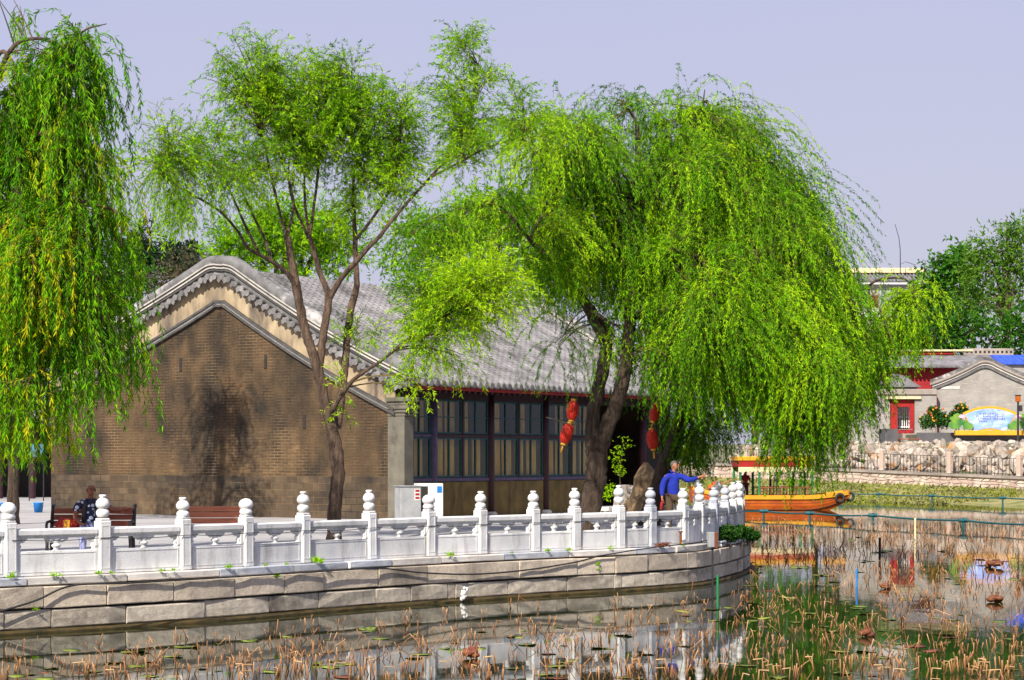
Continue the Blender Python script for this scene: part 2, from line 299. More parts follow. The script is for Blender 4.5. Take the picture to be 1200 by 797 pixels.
# floral shirt: white blossoms on dark cotton, open black vest look in front
m_, n_, l_, p_ = nt('floral_cotton'); tc = n_.new('ShaderNodeTexCoord')
vo = n_.new('ShaderNodeTexVoronoi'); vo.inputs['Scale'].default_value = 11; l_.new(tc.outputs['Object'], vo.inputs['Vector'])
mr_ = n_.new('ShaderNodeMapRange'); mr_.inputs[1].default_value = 0.34; mr_.inputs[2].default_value = 0.42; l_.new(vo.outputs['Distance'], mr_.inputs[0])
l_.new(mixc(n_, l_, mr_.outputs[0], (0.55, 0.58, 0.72, 1), (0.018, 0.018, 0.05, 1)), p_.inputs['Base Color']); p_.inputs['Roughness'].default_value = 0.9
M['floral'] = m_
# window glass: thin pane, reflects at grazing angles
m_, n_, l_, p_ = nt('window_glass'); n_.remove(p_)
gl = n_.new('ShaderNodeBsdfGlossy'); gl.inputs['Roughness'].default_value = 0.02; gl.inputs['Color'].default_value = (0.9, 0.95, 1, 1)
tr = n_.new('ShaderNodeBsdfTransparent'); tr.inputs[0].default_value = (0.86, 0.9, 0.86, 1)
lw = n_.new('ShaderNodeLayerWeight'); lw.inputs[0].default_value = 0.5
pw = n_.new('ShaderNodeMath'); pw.operation = 'POWER'; pw.inputs[1].default_value = 5.0; l_.new(lw.outputs['Facing'], pw.inputs[0])
fr = n_.new('ShaderNodeMath'); fr.operation = 'MULTIPLY_ADD'; fr.inputs[1].default_value = 0.6; fr.inputs[2].default_value = 0.03; l_.new(pw.outputs[0], fr.inputs[0])
ms = n_.new('ShaderNodeMixShader')
l_.new(fr.outputs[0], ms.inputs[0]); l_.new(tr.outputs[0], ms.inputs[1]); l_.new(gl.outputs[0], ms.inputs[2]); l_.new(ms.outputs[0], n_['Material Output'].inputs[0])
M['glass'] = m_
# pond water: murky green-brown body, mirror surface with faint ripples
m_, n_, l_, p_ = nt('pond_water'); ge = n_.new('ShaderNodeNewGeometry')
l_.new(mixc(n_, l_, noise(n_, l_, ge.outputs['Position'], 0.12, 3), (0.008, 0.018, 0.004, 1), (0.014, 0.018, 0.006, 1)), p_.inputs['Base Color'])
p_.inputs['Roughness'].default_value = 0.03; p_.inputs['IOR'].default_value = 1.33; p_.inputs['Specular IOR Level'].default_value = 0.5
bp = n_.new('ShaderNodeBump'); bp.inputs['Strength'].default_value = 0.02; bp.inputs['Distance'].default_value = 0.05
l_.new(noise(n_, l_, ge.outputs['Position'], 2.2, 3, 0.5, 0.2, 0.8, (1, 0.45, 1)), bp.inputs['Height']); l_.new(bp.outputs[0], p_.inputs['Normal'])
M['water'] = m_

# ------------------------------------------------------------------ ground, water, terrace
TZ = 0.85                                     # terrace floor above the water
POSTS = [(-210, 28.7), (-100, 29.9), (10, 31.0), (120, 32.0), (215, 33.1), (288, 34.1), (355, 35.2), (433, 36.5), (502, 37.6), (563, 38.5), (625, 39.5),
         (673, 40.2), (725, 41.0), (762, 41.7), (800, 42.6), (820, 43.6), (836, 44.8), (850, 46.0), (858.5, 47.1), (866, 48.4), (868, 49.9), (860, 51.3), (841, 52.3), (818, 53.2)]
PP = [Vector(((x - 600) * d / F, d)) for x, d in POSTS]
edge = [Vector(p) for p in smooth_path([tuple(p) for p in PP], 10)]
edge = [Vector((-14, 27.2)), Vector((-12, 27.7))] + edge[2:]
def seg_normals(pl):
    out = []
    for i in range(len(pl)):
        t = (pl[min(i + 1, len(pl) - 1)] - pl[max(i - 1, 0)]).normalized(); out.append(Vector((t.y, -t.x)))
    return out
EN = seg_normals(edge)
cum = [0.0]
for a, b in zip(edge, edge[1:]): cum.append(cum[-1] + (b - a).length)
def along(s, o=0.0):
    """plan point at arc length s, o metres out over the water"""
    s = max(0, min(s, cum[-1] - 1e-4)); i = 0
    i = max(0, int(np.searchsorted(cum, s, side='right')) - 1); i = min(i, len(edge) - 2)
    f = (s - cum[i]) / (cum[i + 1] - cum[i])
    n = (EN[i] * (1 - f) + EN[i + 1] * f).normalized()
    return edge[i] * (1 - f) + edge[i + 1] * f + n * o
END = cum[-1]

w = MB(); w.add([(-500, 5, 0), (3500, 5, 0), (3500, 1200, 0), (-500, 1200, 0)], [(0, 1, 2, 3)])
tag(w.build('pond_water', M['water'], fix=False), kind='structure')
back = [(4.3, 56), (5.6, 59), (6.9, 66), (7.2, 74), (6.6, 80), (3, 92), (-6, 115), (-20, 150), (-60, 420), (-500, 420), (-500, 27)]
inner = [along(s, 0.02) for s in np.linspace(0, END, 110)]
t = MB(); poly = [(p.x, p.y) for p in inner] + back
t.add([(x, y, TZ - 0.004) for x, y in poly], [tuple(range(len(poly)))])
# rough bank where the terrace drops to the pond behind the house
bk = [(inner[-1].x, inner[-1].y)] + back[:8]
for (x0, y0), (x1, y1) in zip(bk, bk[1:]): t.add([(x0, y0, -0.2), (x1, y1, -0.2), (x1, y1, TZ - 0.004), (x0, y0, TZ - 0.004)], [(0, 1, 2, 3)])
tag(t.build('terrace_ground', M['paving'], fix=False), kind='structure')

# embankment wall: coping, two granite courses, mossy foot
wall = thing('embankment_wall', 'stone embankment of pinkish granite blocks rising from the pond under the marble balustrade', 'embankment', (edge[0].x, edge[0].y, 0))
WO = Vector((edge[0].x, edge[0].y, 0))
def curved_block(s0, s1, oo, oi, z0, z1, ch=0.015, seg=0.35, jit=0.0, rg=rnd):
    n = max(2, int((s1 - s0) / seg) + 1); mb = MB()
    sec = [(oi, z0), (oo - ch, z0), (oo, z0 + ch), (oo, (z0 + z1) / 2), (oo, z1 - ch), (oo - ch, z1), (oi, z1)]
    k = len(sec); vs = []
    for i in range(n):
        s = s0 + (s1 - s0) * i / (n - 1)
        e = ch if i in (0, n - 1) else 0
        for j, (o, z) in enumerate(sec):
            jj = rg.uniform(-jit, jit) if 1 <= j <= 5 else 0
            p = along(s, o - (e if 1 <= j <= 5 else 0) + jj); vs.append((p.x - WO.x, p.y - WO.y, z))
    fs = [(i * k + j, i * k + (j + 1) % k, (i + 1) * k + (j + 1) % k, (i + 1) * k + j) for i in range(n - 1) for j in range(k)]
    fs += [tuple(range(k)), tuple((n - 1) * k + j for j in range(k - 1, -1, -1))]
    return mb.add(vs, fs)
rg = random.Random(3)
curved_block(0, END, 0.05, -0.4, -0.3, 0.80, seg=0.4).build('backing', M['gap'], wall)
def course(name, mat, oo, z0, z1, lo, hi, jit, gap=0.012, skip=None, alt=None, dip=0.012):
    s = 0.0
    while s < END - 0.3:
        e = min(END, s + rg.uniform(lo, hi))
        if not (skip and skip(s, e)):
            mt = alt if alt and rg.random() < 0.3 else mat
            g2 = gap * rg.uniform(0.6, 3.2); dz = rg.uniform(0, dip)
            curved_block(s + g2 / 2, e - g2 / 2, oo + rg.uniform(-0.03, 0.03), -0.05, z0 + rg.uniform(0, dip), z1 - dz, 0.016, 0.3, jit, rg).build(name, mt, wall)
        s = e
HOLES = []
for px in (525, 716):                       # drain holes in the lower course
    best = min(range(len(edge)), key=lambda i: abs(600 + F * edge[i].x / edge[i].y - px)); HOLES.append(cum[best])
course('coping_stone', M['coping'], 0.22, 0.715, 0.85, 0.9, 1.9, 0.003, alt=M['marble_grey'])
course('granite_block', M['granite'], 0.26, 0.365, 0.70, 0.85, 1.55, 0.008)
s = 0.0
while s < END - 0.3:
    e = min(END, s + rg.uniform(0.8, 1.6))
    for h in HOLES:
        if s < h < e: e = max(s + 0.2, h - 0.13)
    curved_block(s + 0.01, e - 0.01, 0.245 + rg.uniform(-0.025, 0.02), -0.05, 0.065, 0.35 - rg.uniform(0, 0.02), 0.022, 0.3, 0.01, rg).build('lower_block', M['granite_low'], wall)
    s = e
    for h in HOLES:
        if abs(s - (h - 0.13)) < 1e-6: s = h + 0.13
curved_block(0, END, 0.33, -0.05, -0.25, 0.055, 0.03, 0.25, 0.02, rg).build('mossy_footing', M['moss'], wall)

# ------------------------------------------------------------------ marble balustrade
bal = thing('balustrade', 'white carved marble balustrade with knobbed posts along the terrace edge', 'balustrade', (edge[0].x, edge[0].y, TZ))
BO = Vector((edge[0].x, edge[0].y, TZ))
PW = 0.2
def post_mesh(nm):
    b = MB(); b.cbox(-PW / 2, PW / 2, -PW / 2, PW / 2, 0, 0.82, 0.014); b.cbox(-0.085, 0.085, -0.085, 0.085, 0.82, 0.86, 0.012)
    for sgn in (-1, 1):                          # sunk field on both faces, as a raised margin
        for x in (-0.068, 0.068): b.bbox(x - 0.007, x + 0.007, sgn * PW / 2 - 0.004, sgn * PW / 2 + 0.004, 0.08, 0.74)
        for z in (0.08, 0.74): b.bbox(-0.0745, 0.0745, sgn * PW / 2 - 0.0045, sgn * PW / 2 + 0.0045, z - 0.007, z + 0.007)
    return b.mesh('post', M['marble'])
PM1 = post_mesh('a'); PMG = PM1.copy(); PMG.materials[0] = M['marble_grey']
FN1 = MB().lathe([(0.072, 0.86), (0.085, 0.875), (0.102, 0.91), (0.102, 0.945), (0.085, 0.975), (0.066, 0.985), (0.064, 0.997), (0.082, 1.005), (0.104, 1.035), (0.11, 1.065), (0.10, 1.105), (0.075, 1.14), (0.045, 1.158), (0.038, 1.165),
                  (0.056, 1.175), (0.06, 1.192), (0.05, 1.21), (0.022, 1.21)], n=18).mesh('finial', M['marble'], True)
FN2 = MB().lathe([(0.085, 0.86), (0.105, 0.885), (0.108, 0.92), (0.09, 0.95), (0.088, 0.965), (0.108, 0.98), (0.122, 1.015), (0.118, 1.055), (0.095, 1.095), (0.055, 1.122), (0.015, 1.13)], n=18).mesh('finial', M['marble'], True)
FNG = FN1.copy(); FNG.materials[0] = M['marble_grey']
def panel_mesh(L):
    b = MB(); h = L / 2
    b.cbox(-h, h, -0.055, 0.055, 0.0, 0.42, 0.008)
    for sgn in (-1, 1):
        y = sgn * 0.055
        b.bbox(-h + 0.05, h - 0.05, y - 0.006, y + 0.006, 0.375, 0.39); b.bbox(-h + 0.05, h - 0.05, y - 0.006, y + 0.006, 0.06, 0.072)
        for x in (-h + 0.05, h - 0.05): b.bbox(x - 0.007, x + 0.007, y - 0.0065, y + 0.0065, 0.055, 0.395)
    for sgn in (-1, 1): b.cbox(sgn * h - 0.05 if sgn > 0 else -h, h if sgn > 0 else -h + 0.05, -0.05, 0.05, 0.418, 0.672, 0.006)
    b.v = [(v[0], v[1], v[2] * 0.9) for v in b.v]; return b.mesh('panel', M['marble'])
def rail_mesh(L):
    b = MB(); h = L / 2; b.cbox(-h, h, -0.078, 0.078, 0.67, 0.80, 0.028); b.cbox(-h + 0.05, h - 0.05, -0.04, 0.04, 0.635, 0.68, 0.006)
    b.v = [(v[0], v[1], v[2] * 0.9) for v in b.v]; return b.mesh('handrail', M['marble'])
def bracket_mesh():
    b = MB(); b.lathe([(0.045, 0.415), (0.048, 0.425), (0.03, 0.445), (0.035, 0.465), (0.058, 0.495), (0.06, 0.515), (0.035, 0.54), (0.028, 0.555)], n=12)
    for x, z, r in ((0, 0.58, 0.05), (-0.07, 0.605, 0.05), (0.07, 0.605, 0.05), (-0.12, 0.625, 0.033), (0.12, 0.625, 0.033), (0, 0.63, 0.06)): b.ball((x, 0, z), r, 10, sc=(1, 0.75, 1))
    b.v = [(v[0], v[1], v[2] * 0.9) for v in b.v]; return b.mesh('vase_bracket', M['marble'], True)
def half_bracket_mesh():
    b = MB(); b.lathe([(0.03, 0.415), (0.032, 0.43), (0.02, 0.45), (0.038, 0.49), (0.038, 0.515), (0.02, 0.545)], n=10)
    for x, z, r in ((0.0, 0.58, 0.042), (0.05, 0.605, 0.042), (0.09, 0.628, 0.028)): b.ball((x, 0, z), r, 10, sc=(1, 0.75, 1))
    b.v = [(v[0], v[1], v[2] * 0.9) for v in b.v]; return b.mesh('half_bracket', M['marble'], True)
BR = bracket_mesh(); HB = half_bracket_mesh()
PSET = [Vector(p) for p in PP]
for i, p in enumerate(PSET):
    a = PSET[max(0, i - 1)]; c = PSET[min(len(PSET) - 1, i + 1)]; ang = math.atan2((c - a).y, (c - a).x)
    px = POSTS[i][0]; grey = px in (762, 836, 850, 868) and i < 21
    po = link('post', PMG if grey else PM1, bal, (p.x - BO.x, p.y - BO.y, rnd.uniform(-0.006, 0.006)), (rnd.uniform(-0.008, 0.008), rnd.uniform(-0.01, 0.01), ang))
    link('finial', FNG if grey else (FN2 if px in (10, 288, 502) else FN1), po, rot=(0, 0, rnd.random()), scale=(1, 1, rnd.uniform(0.96, 1.04)))
    if i + 1 < len(PSET):
        q = PSET[i + 1]; d = q - p; L = d.length - PW - 0.004; mid = (p + q) / 2
        pn = link('panel', panel_mesh(L), bal, (mid.x - BO.x, mid.y - BO.y, rnd.uniform(-0.004, 0.004)), (0, 0, math.atan2(d.y, d.x)))
        link('handrail', rail_mesh(L), pn)
        link('vase_bracket', BR, pn, scale=(1.35, 1, 1))
        h = L / 2 - 0.055
        link('half_bracket', HB, pn, (-h, 0, 0), scale=(1.3, 1, 1)); link('half_bracket', HB, pn, (h, 0, 0), (0, 0, math.pi), (1.3, 1, 1))

# ------------------------------------------------------------------ the old brick hall
HA = math.atan2(0.823, 0.568)
house = thing('brick_hall', 'old grey-tiled hall with a weathered brown brick gable and long shaded window front', 'hall', (-3.63, 60, TZ), HA)
LEN, DEP = 16.5, 14.2
APEX, EY, EZ, RZ, BY, BZ = 6.5, -1.0, 3.98, 7.85, 15.1, 4.6
def prof_z(y):
    if y <= APEX: s = (y - EY) / (APEX - EY); return EZ + (RZ - EZ) * (0.80 * s + 0.20 * s * s)
    s = (BY - y) / (BY - APEX); return BZ + (RZ - BZ) * (0.80 * s + 0.20 * s * s)
ys = np.linspace(EY, BY, 162); zs = np.array([prof_z(y) for y in ys])
zz = zs.copy()
for k in range(len(ys)):
    if abs(ys[k] - APEX) < 2.0:
        wd = 0.85 * max(0.0, 1 - abs(ys[k] - APEX) / 2.0) + 1e-6
        a = np.abs(ys - ys[k]) <= wd; zz[k] = zs[a].mean()
PR = [(y, z) for y, z in zip(ys, zz)]
def prof_normals():
    o = []
    for i in range(len(PR)):
        a, b = PR[max(i - 1, 0)], PR[min(i + 1, len(PR) - 1)]; dy, dz = b[0] - a[0], b[1] - a[1]; L = math.hypot(dy, dz); o.append((-dz / L, dy / L))
    return o
PN = prof_normals()
def off(n, i): return (PR[i][0] + PN[i][0] * n, PR[i][1] + PN[i][1] * n)
def off_curve(n):
    pts = []
    for i in range(len(PR)):
        p = off(n, i)
        if not pts or p[0] > pts[-1][0] + 0.01: pts.append(p)
    return pts
def z_at(curve, y):
    return float(np.interp(y, [p[0] for p in curve], [p[1] for p in curve]))
def sweep(name, n0, n1, x0, x1, mat, parent, i0=0, i1=None, step=1, curve=True):
    i1 = len(PR) - 1 if i1 is None else i1; idx = list(range(i0, i1 + 1, step)); mb = MB()
    c0, c1 = off_curve(n0), off_curve(n1); vs = []
    for i in idx:
        y = PR[i][0]
        a = (max(y, c0[0][0]), 0); za = z_at(c0, y); zb = z_at(c1, y)
        vs += [(x0, y, za), (x1, y, za), (x1, y, zb), (x0, y, zb)]
    N = len(idx); fs = [(i * 4 + j, i * 4 + (j + 1) % 4, (i + 1) * 4 + (j + 1) % 4, (i + 1) * 4 + j) for i in range(N - 1) for j in range(4)]
    fs += [(0, 1, 2, 3), (4 * N - 1, 4 * N - 2, 4 * N - 3, 4 * N - 4)]
    return mb.add(vs, fs).build(name, mat, parent)
iF = int(np.argmin(np.abs(ys - (-0.30)))); iB = int(np.argmin(np.abs(ys - DEP)))
# gable core: mortar-coloured slab, bricks laid proud of it
cw = off_curve(-0.55)
gw = MB(); pl = [(-0.3, 0)] + [(DEP, 0)] + [(y, z_at(cw, y)) for y in np.linspace(DEP, -0.3, 60)]
gw.prism(pl, 0.0, 0.38, 'X'); core = gw.build('wall', M['mortar'], house)
cb = off_curve(-1.02)
def brick_mesh(l, h): return MB().cbox(-0.008, 0.03, -l / 2, l / 2, -h / 2, h / 2, 0.003)
BL, BH = 0.285, 0.092
LOW = 1.26
wide = brick_mesh(0.42 - 0.014, 0.21 - 0.014).mesh('stone_block', M['block'])
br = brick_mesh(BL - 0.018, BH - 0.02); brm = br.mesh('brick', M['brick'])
rest = MB(); nb = 0
def lay(y, zc, l, h, stock):
    """one brick of the gable, cut where it meets the wall's ends"""
    global nb
    a, b = max(y - l / 2, -0.3), min(y + l / 2, DEP)
    if b - a < 0.05: return
    dx = rnd.uniform(-0.003, 0.003)
    if stock: link(stock[0], stock[1], core, (dx, y, zc))
    else: rest.bbox(-0.008 + dx, 0.02, a + 0.008, b - 0.008, zc - h / 2 + 0.009, zc + h / 2 - 0.009, m=0 if h < 0.15 else 1)
for r in range(6):
    y = -0.3 + (0.0 if r % 2 == 0 else 0.21)
    while y < DEP + 0.2:
        lay(y, 0.105 + r * 0.21, 0.42, 0.21, ('stone_block', wide) if -0.05 < y < DEP - 0.25 else None); y += 0.42
r = 0; zc = LOW + BH / 2
while zc < 7.2:
    y = -0.3 + BL * (0.5 if r % 2 else 0.0)
    while y < DEP + 0.1:
        if zc + BH / 2 < z_at(cb, y) + 0.06:
            near = 3.5 < y < 8.7 and LOW < zc < 1.47 + LOW and nb < 300
            if near: nb += 1
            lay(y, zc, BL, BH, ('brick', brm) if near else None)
        y += BL
    zc += BH; r += 1
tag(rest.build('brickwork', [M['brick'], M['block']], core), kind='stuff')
# rake: brick string course, plaster band, drip tiles, lime mouldings, rolled cap
sweep('string_course', -1.13, -1.06, -0.10, 0.0, M['strip_dark'], house, iF, iB)
sweep('string_course', -1.055, -1.0, -0.07, 0.0, M['strip_white'], house, iF, iB).data.materials[0] = M['coping']
sweep('string_course', -0.995, -0.925, -0.13, 0.0, M['strip_dark'], house, iF, iB)
sweep('plaster_band', -0.92, -0.16, -0.05, 0.0, M['plaster'], house, iF, iB)
i0 = int(np.argmin(np.abs(ys - (-0.75))))
sweep('rake_board', -0.16, -0.02, -0.12, 0.2, M['cap'], house, i0)
sweep('rake_moulding', -0.02, 0.05, -0.18, 0.2, M['strip_dark'], house, i0)
sweep('rake_moulding', 0.052, 0.095, -0.21, 0.2, M['strip_white'], house, i0)
sweep('rake_moulding', 0.097, 0.15, -0.19, 0.2, M['strip_dark'], house, i0)
sweep('rake_moulding', 0.152, 0.195, -0.23, 0.2, M['strip_white'], house, i0)
def half_cap(name, x, n, r, i0, i1, mat, par):
    """half-round cap following the rake"""
    c = off_curve(n); pts = [(x, PR[i][0], z_at(c, PR[i][0])) for i in range(i0, i1 + 1, 2)]
    return MB().tube(pts, r, 10).build(name, mat, par, True)
half_cap('ridge_cap', -0.02, 0.27, 0.21, i0, len(PR) - 1, M['cap'], house)
# drip tiles under the rake: a round end and a pointed lip each
dt = MB()
dt.lathe([(0.05, -0.30), (0.095, -0.30), (0.098, -0.28), (0.085, -0.27), (0.085, 0.0)], n=12, axis='X')
dt.prism([(0.06, 0.02), (0.24, 0.02), (0.235, -0.10), (0.15, -0.19), (0.065, -0.10)], -0.27, -0.245, 'X')
dt.prism([(0.06, 0.02), (0.24, 0.02), (0.24, -0.03), (0.06, -0.03)], -0.246, 0.0, 'X')
dtm = dt.mesh('drip_tile', M['tile_dark'])
cd = off_curve(-0.20); s = 0.0; prev = None
yq = np.arange(-0.7, BY - 0.2, 0.01); zq = np.array([z_at(cd, y) for y in yq]); sq = np.concatenate([[0], np.cumsum(np.hypot(np.diff(yq), np.diff(zq)))])
for s in np.arange(0.05, sq[-1], 0.30):
    y = float(np.interp(s, sq, yq)); z = float(np.interp(s, sq, zq)); z2 = float(np.interp(s + 0.05, sq, zq)); y2 = float(np.interp(s + 0.05, sq, yq))
    link('drip_tile', dtm, house, (rnd.uniform(-0.02, 0.02), y, z), (math.atan2(z2 - z, y2 - y) * 0.75 + rnd.uniform(-0.05, 0.05), 0, 0))
# vent slots in the gable
for y, z in ((8.3, 4.75), (4.75, 4.75), (3.2, 2.9)):
    MB().cbox(-0.035, 0.02, y - 0.06, y + 0.06, z - 0.22, z + 0.22, 0.02).build('vent_slot', M['gap'], house)
# roof: stepped pan tiles with raised cover-tile rows
iA = int(np.argmax(zz))
rf = MB(); k = 0; vs = []; fs = []
idx = list(range(0, iA + 1, 2))
for j, i in enumerate(idx):
    for n in ((0.0, 0.03) if j else (0.0,)):
        y, z = off(n, i); vs += [(0.1, y, z), (LEN, y, z)]
for q in range(len(vs) // 2 - 1): fs.append((2 * q, 2 * q + 1, 2 * q + 3, 2 * q + 2))
rf.add(vs, fs)
vs = []
for i in range(iA, len(PR), 4): vs += [(0.1, PR[i][0], PR[i][1]), (LEN, PR[i][0], PR[i][1])]
rf.add(vs, [(2 * q, 2 * q + 1, 2 * q + 3, 2 * q + 2) for q in range(len(vs) // 2 - 1)])
roof = rf.build('roof', M['tile'], house, fix=False)
rr = MB(); seg = 6; ring = []
idx = list(range(0, iA + 4, 2))
for j, i in enumerate(idx):
    for r in ((0.078, 0.092) if j else (0.09,)):
        y, z = off(0.012, i); ny, nz = PN[i]
        for q in range(seg + 1):
            a = math.pi * q / seg; rr.v.append((math.cos(a) * r, y + ny * math.sin(a) * r, z + nz * math.sin(a) * r))
nr = len(rr.v) // (seg + 1)
for a in range(nr - 1):
    for q in range(seg): rr.f.append((a * (seg + 1) + q, a * (seg + 1) + q + 1, (a + 1) * (seg + 1) + q + 1, (a + 1) * (seg + 1) + q)); rr.m.append(0)
y, z = PR[0]; er = MB()
er.lathe([(0.03, -0.06), (0.1, -0.055), (0.1, 0.05)], (0, y, z + 0.03), 12, axis='Y')
ed = MB(); ed.prism([(0.07, 0.05), (0.24, 0.05), (0.235, -0.04), (0.155, -0.13), (0.075, -0.04)], y - 0.03, y - 0.005, 'Y')
rrm = rr.mesh('tile_row', M['tile']); erm = er.mesh('eave_tile', M['tile_dark']); edm = ed.mesh('eave_drip', M['tile_dark'])
x = 0.42
while x < LEN - 0.2: link('eave_tile', erm, roof, (x, 0, 0)); link('eave_drip', edm, roof, (x, 0, 0)); link('tile_row', rrm, roof, (x, 0, rnd.uniform(-0.008, 0.008))); x += 0.31
# far-end rake, seen edge-on above the roof
sweep('rake_moulding', 0.0, 0.10, LEN - 0.15, LEN + 0.25, M['strip_white'], house, 2)
sweep('rake_moulding', 0.102, 0.14, LEN - 0.10, LEN + 0.2, M['strip_dark'], house, 2)
sweep('rake_moulding', 0.142, 0.24, LEN - 0.12, LEN + 0.25, M['strip_white'], house, 2)
half_cap('ridge_cap', LEN + 0.06, 0.25, 0.16, 2, len(PR) - 1, M['cap'], house)
sweep('soffit', -0.16, -0.10, 0.3, LEN + 0.2, M['maroon'], house, 2, int(np.argmin(np.abs(ys - 0.6))))
MB().bbox(0.25, LEN + 0.2, -0.92, -0.86, EZ - 0.16, EZ - 0.03).build('fascia', M['red'], house)
rfm = MB().cbox(-0.045, 0.045, -0.98, 0.5, -0.05, 0.05, 0.01).mesh('rafter', M['maroon'])
x = 0.45
while x < LEN: link('rafter', rfm, house, (x, 0, 4.18), (0.42, 0, 0)); x += 0.30
# far gable, back wall, interior
pl = [(0.1, 0)] + [(DEP, 0)] + [(y, z_at(cw, y)) for y in np.linspace(DEP, 0.1, 40)]
MB().prism(pl, LEN - 0.38, LEN, 'X').build('wall', M['block'], house)
MB().bbox(0.38, LEN - 0.38, DEP - 0.35, DEP - 0.003, 0, 4.4).build('wall', M['block'], house)
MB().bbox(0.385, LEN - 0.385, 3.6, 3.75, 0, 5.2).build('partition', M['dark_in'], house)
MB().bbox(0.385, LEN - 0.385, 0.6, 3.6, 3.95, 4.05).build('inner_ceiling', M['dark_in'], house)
# corner pier with corbelled head
MB().cbox(-0.03, 0.42, -0.62, 0.0, 0, 3.02, 0.015).build('corner_pier', M['pierstone'], house)
cor = MB()
for j, (o, h) in enumerate(((0.03, 0.10), (0.10, 0.10), (0.17, 0.12), (0.12, 0.10), (0.22, 0.14))):
    z0 = 3.02 + sum(q[1] for q in ((0.03, 0.10), (0.10, 0.10), (0.17, 0.12), (0.12, 0.10), (0.22, 0.14))[:j])
    cor.cbox(-0.03 - o * 0.5, 0.42, -0.62 - o, 0.0, z0 + 0.002, z0 + h, 0.02)
cor.build('pier_corbel', M['pierstone'], house)
# front: columns, sill beam, windows, plastered dado
T = [0.42, 2.3, 5.3, 8.4, 11.5, 14.6, LEN - 0.2]
FY = 0.1
for j, tt in enumerate(T[1:], 1):
    mt = M['purple'] if j == 1 else M['maroon']
    MB().lathe([(0.15, 0), (0.145, 3.9)], (tt, FY, 0), 12).build('column', mt, house, True)
    MB().lathe([(0.24, 0), (0.25, 0.06), (0.19, 0.12)], (tt, FY, 0), 14).build('column_base', M['coping'], house)
MB().bbox(0.42, LEN - 0.2, FY - 0.07, FY + 0.07, 3.60, 3.86).build('lintel_beam', M['maroon'], house)
MB().bbox(0.42, LEN - 0.2, FY - 0.1, FY + 0.1, 3.87, 4.1).build('eave_beam', M['dark_in'], house)
for j in range(4):
    a, b = T[j] + (0.14 if j else 0.0), T[j + 1] - 0.14
    pm_ = M['purple']
    MB().cbox(a, b, FY - 0.06, FY + 0.12, 0, 1.08, 0.01).build('dado', M['ochre'], house)
    MB().cbox(a, b, FY - 0.09, FY + 0.1, 1.09, 1.20, 0.012).build('sill_beam', pm_, house)
    MB().cbox(a, b, FY - 0.08, FY + 0.08, 2.44, 2.53, 0.01).build('transom_bar', pm_ if j == 0 else M['maroon'], house)
    mid = a + (b - a) * (0.33 if j == 0 else 0.5)
    for (z0, z1) in ((1.21, 2.435), (2.54, 3.59)):
        spans = [(a + 0.01, mid - 0.045), (mid + 0.045, b - 0.01)]
        MB().cbox(mid - 0.042, mid + 0.042, FY - 0.07, FY + 0.07, z0, z1, 0.01).build('mullion', pm_ if j == 0 else M['maroon'], house)
        for q, (x0, x1) in enumerate(spans):
            fr_ = MB(); y0, y1 = FY - 0.045, FY + 0.02; tk = 0.055
            fr_.bbox(x0, x1, y0, y1, z0 + 0.001, z0 + tk); fr_.bbox(x0, x1, y0, y1, z1 - tk, z1 - 0.001)
            fr_.bbox(x0, x0 + tk, y0 + 0.002, y1 - 0.002, z0 + tk, z1 - tk); fr_.bbox(x1 - tk, x1, y0 + 0.002, y1 - 0.002, z0 + tk, z1 - tk)
            xm = (x0 + x1) / 2; wide_ = x1 - x0 > 0.8
            if wide_: fr_.bbox(xm - 0.025, xm + 0.025, y0 + 0.003, y1 - 0.003, z0 + tk, z1 - tk)
            if z0 > 2: fr_.bbox(x0 + tk, x1 - tk, y0 + 0.005, y1 - 0.005, z0 + 0.50, z0 + 0.53)
            wf = fr_.build('window', M['teal'], house)
            for (p0, p1) in ([(x0 + tk, xm - 0.025), (xm + 0.025, x1 - tk)] if wide_ else [(x0 + tk, x1 - tk)]):
                MB().bbox(p0, p1, FY - 0.018, FY - 0.012, z0 + tk, z1 - tk).build('pane', M['glass'], wf)
                if rnd.random() < (0.9 if z0 < 2 else 0.75):
                    c = MB(); n = 22; cv0, cv1 = rnd.uniform(0.0, 0.12), rnd.uniform(0.72, 1.0); vs = []
                    for e in range(n + 1):
                        u = p0 + (p1 - p0) * (cv0 + (cv1 - cv0) * e / n)
                        yy = FY + 0.16 + 0.03 * math.sin(e * 1.7 + p0) + 0.015 * math.sin(e * 0.9)
                        vs += [(u, yy, z0 + 0.02), (u, yy + 0.01, z1 - 0.02)]
                    c.add(vs, [(2 * e, 2 * e + 1, 2 * e + 3, 2 * e + 2) for e in range(n)])
                    c.build('curtain', M['curtain'], house, True, False)
# open porch bay, then a closed end bay
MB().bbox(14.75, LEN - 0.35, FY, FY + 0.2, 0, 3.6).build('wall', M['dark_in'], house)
MB().cbox(11.4, 14.7, -0.5, 0.6, 0, 0.16, 0.02).build('doorstep', M['coping'], house)

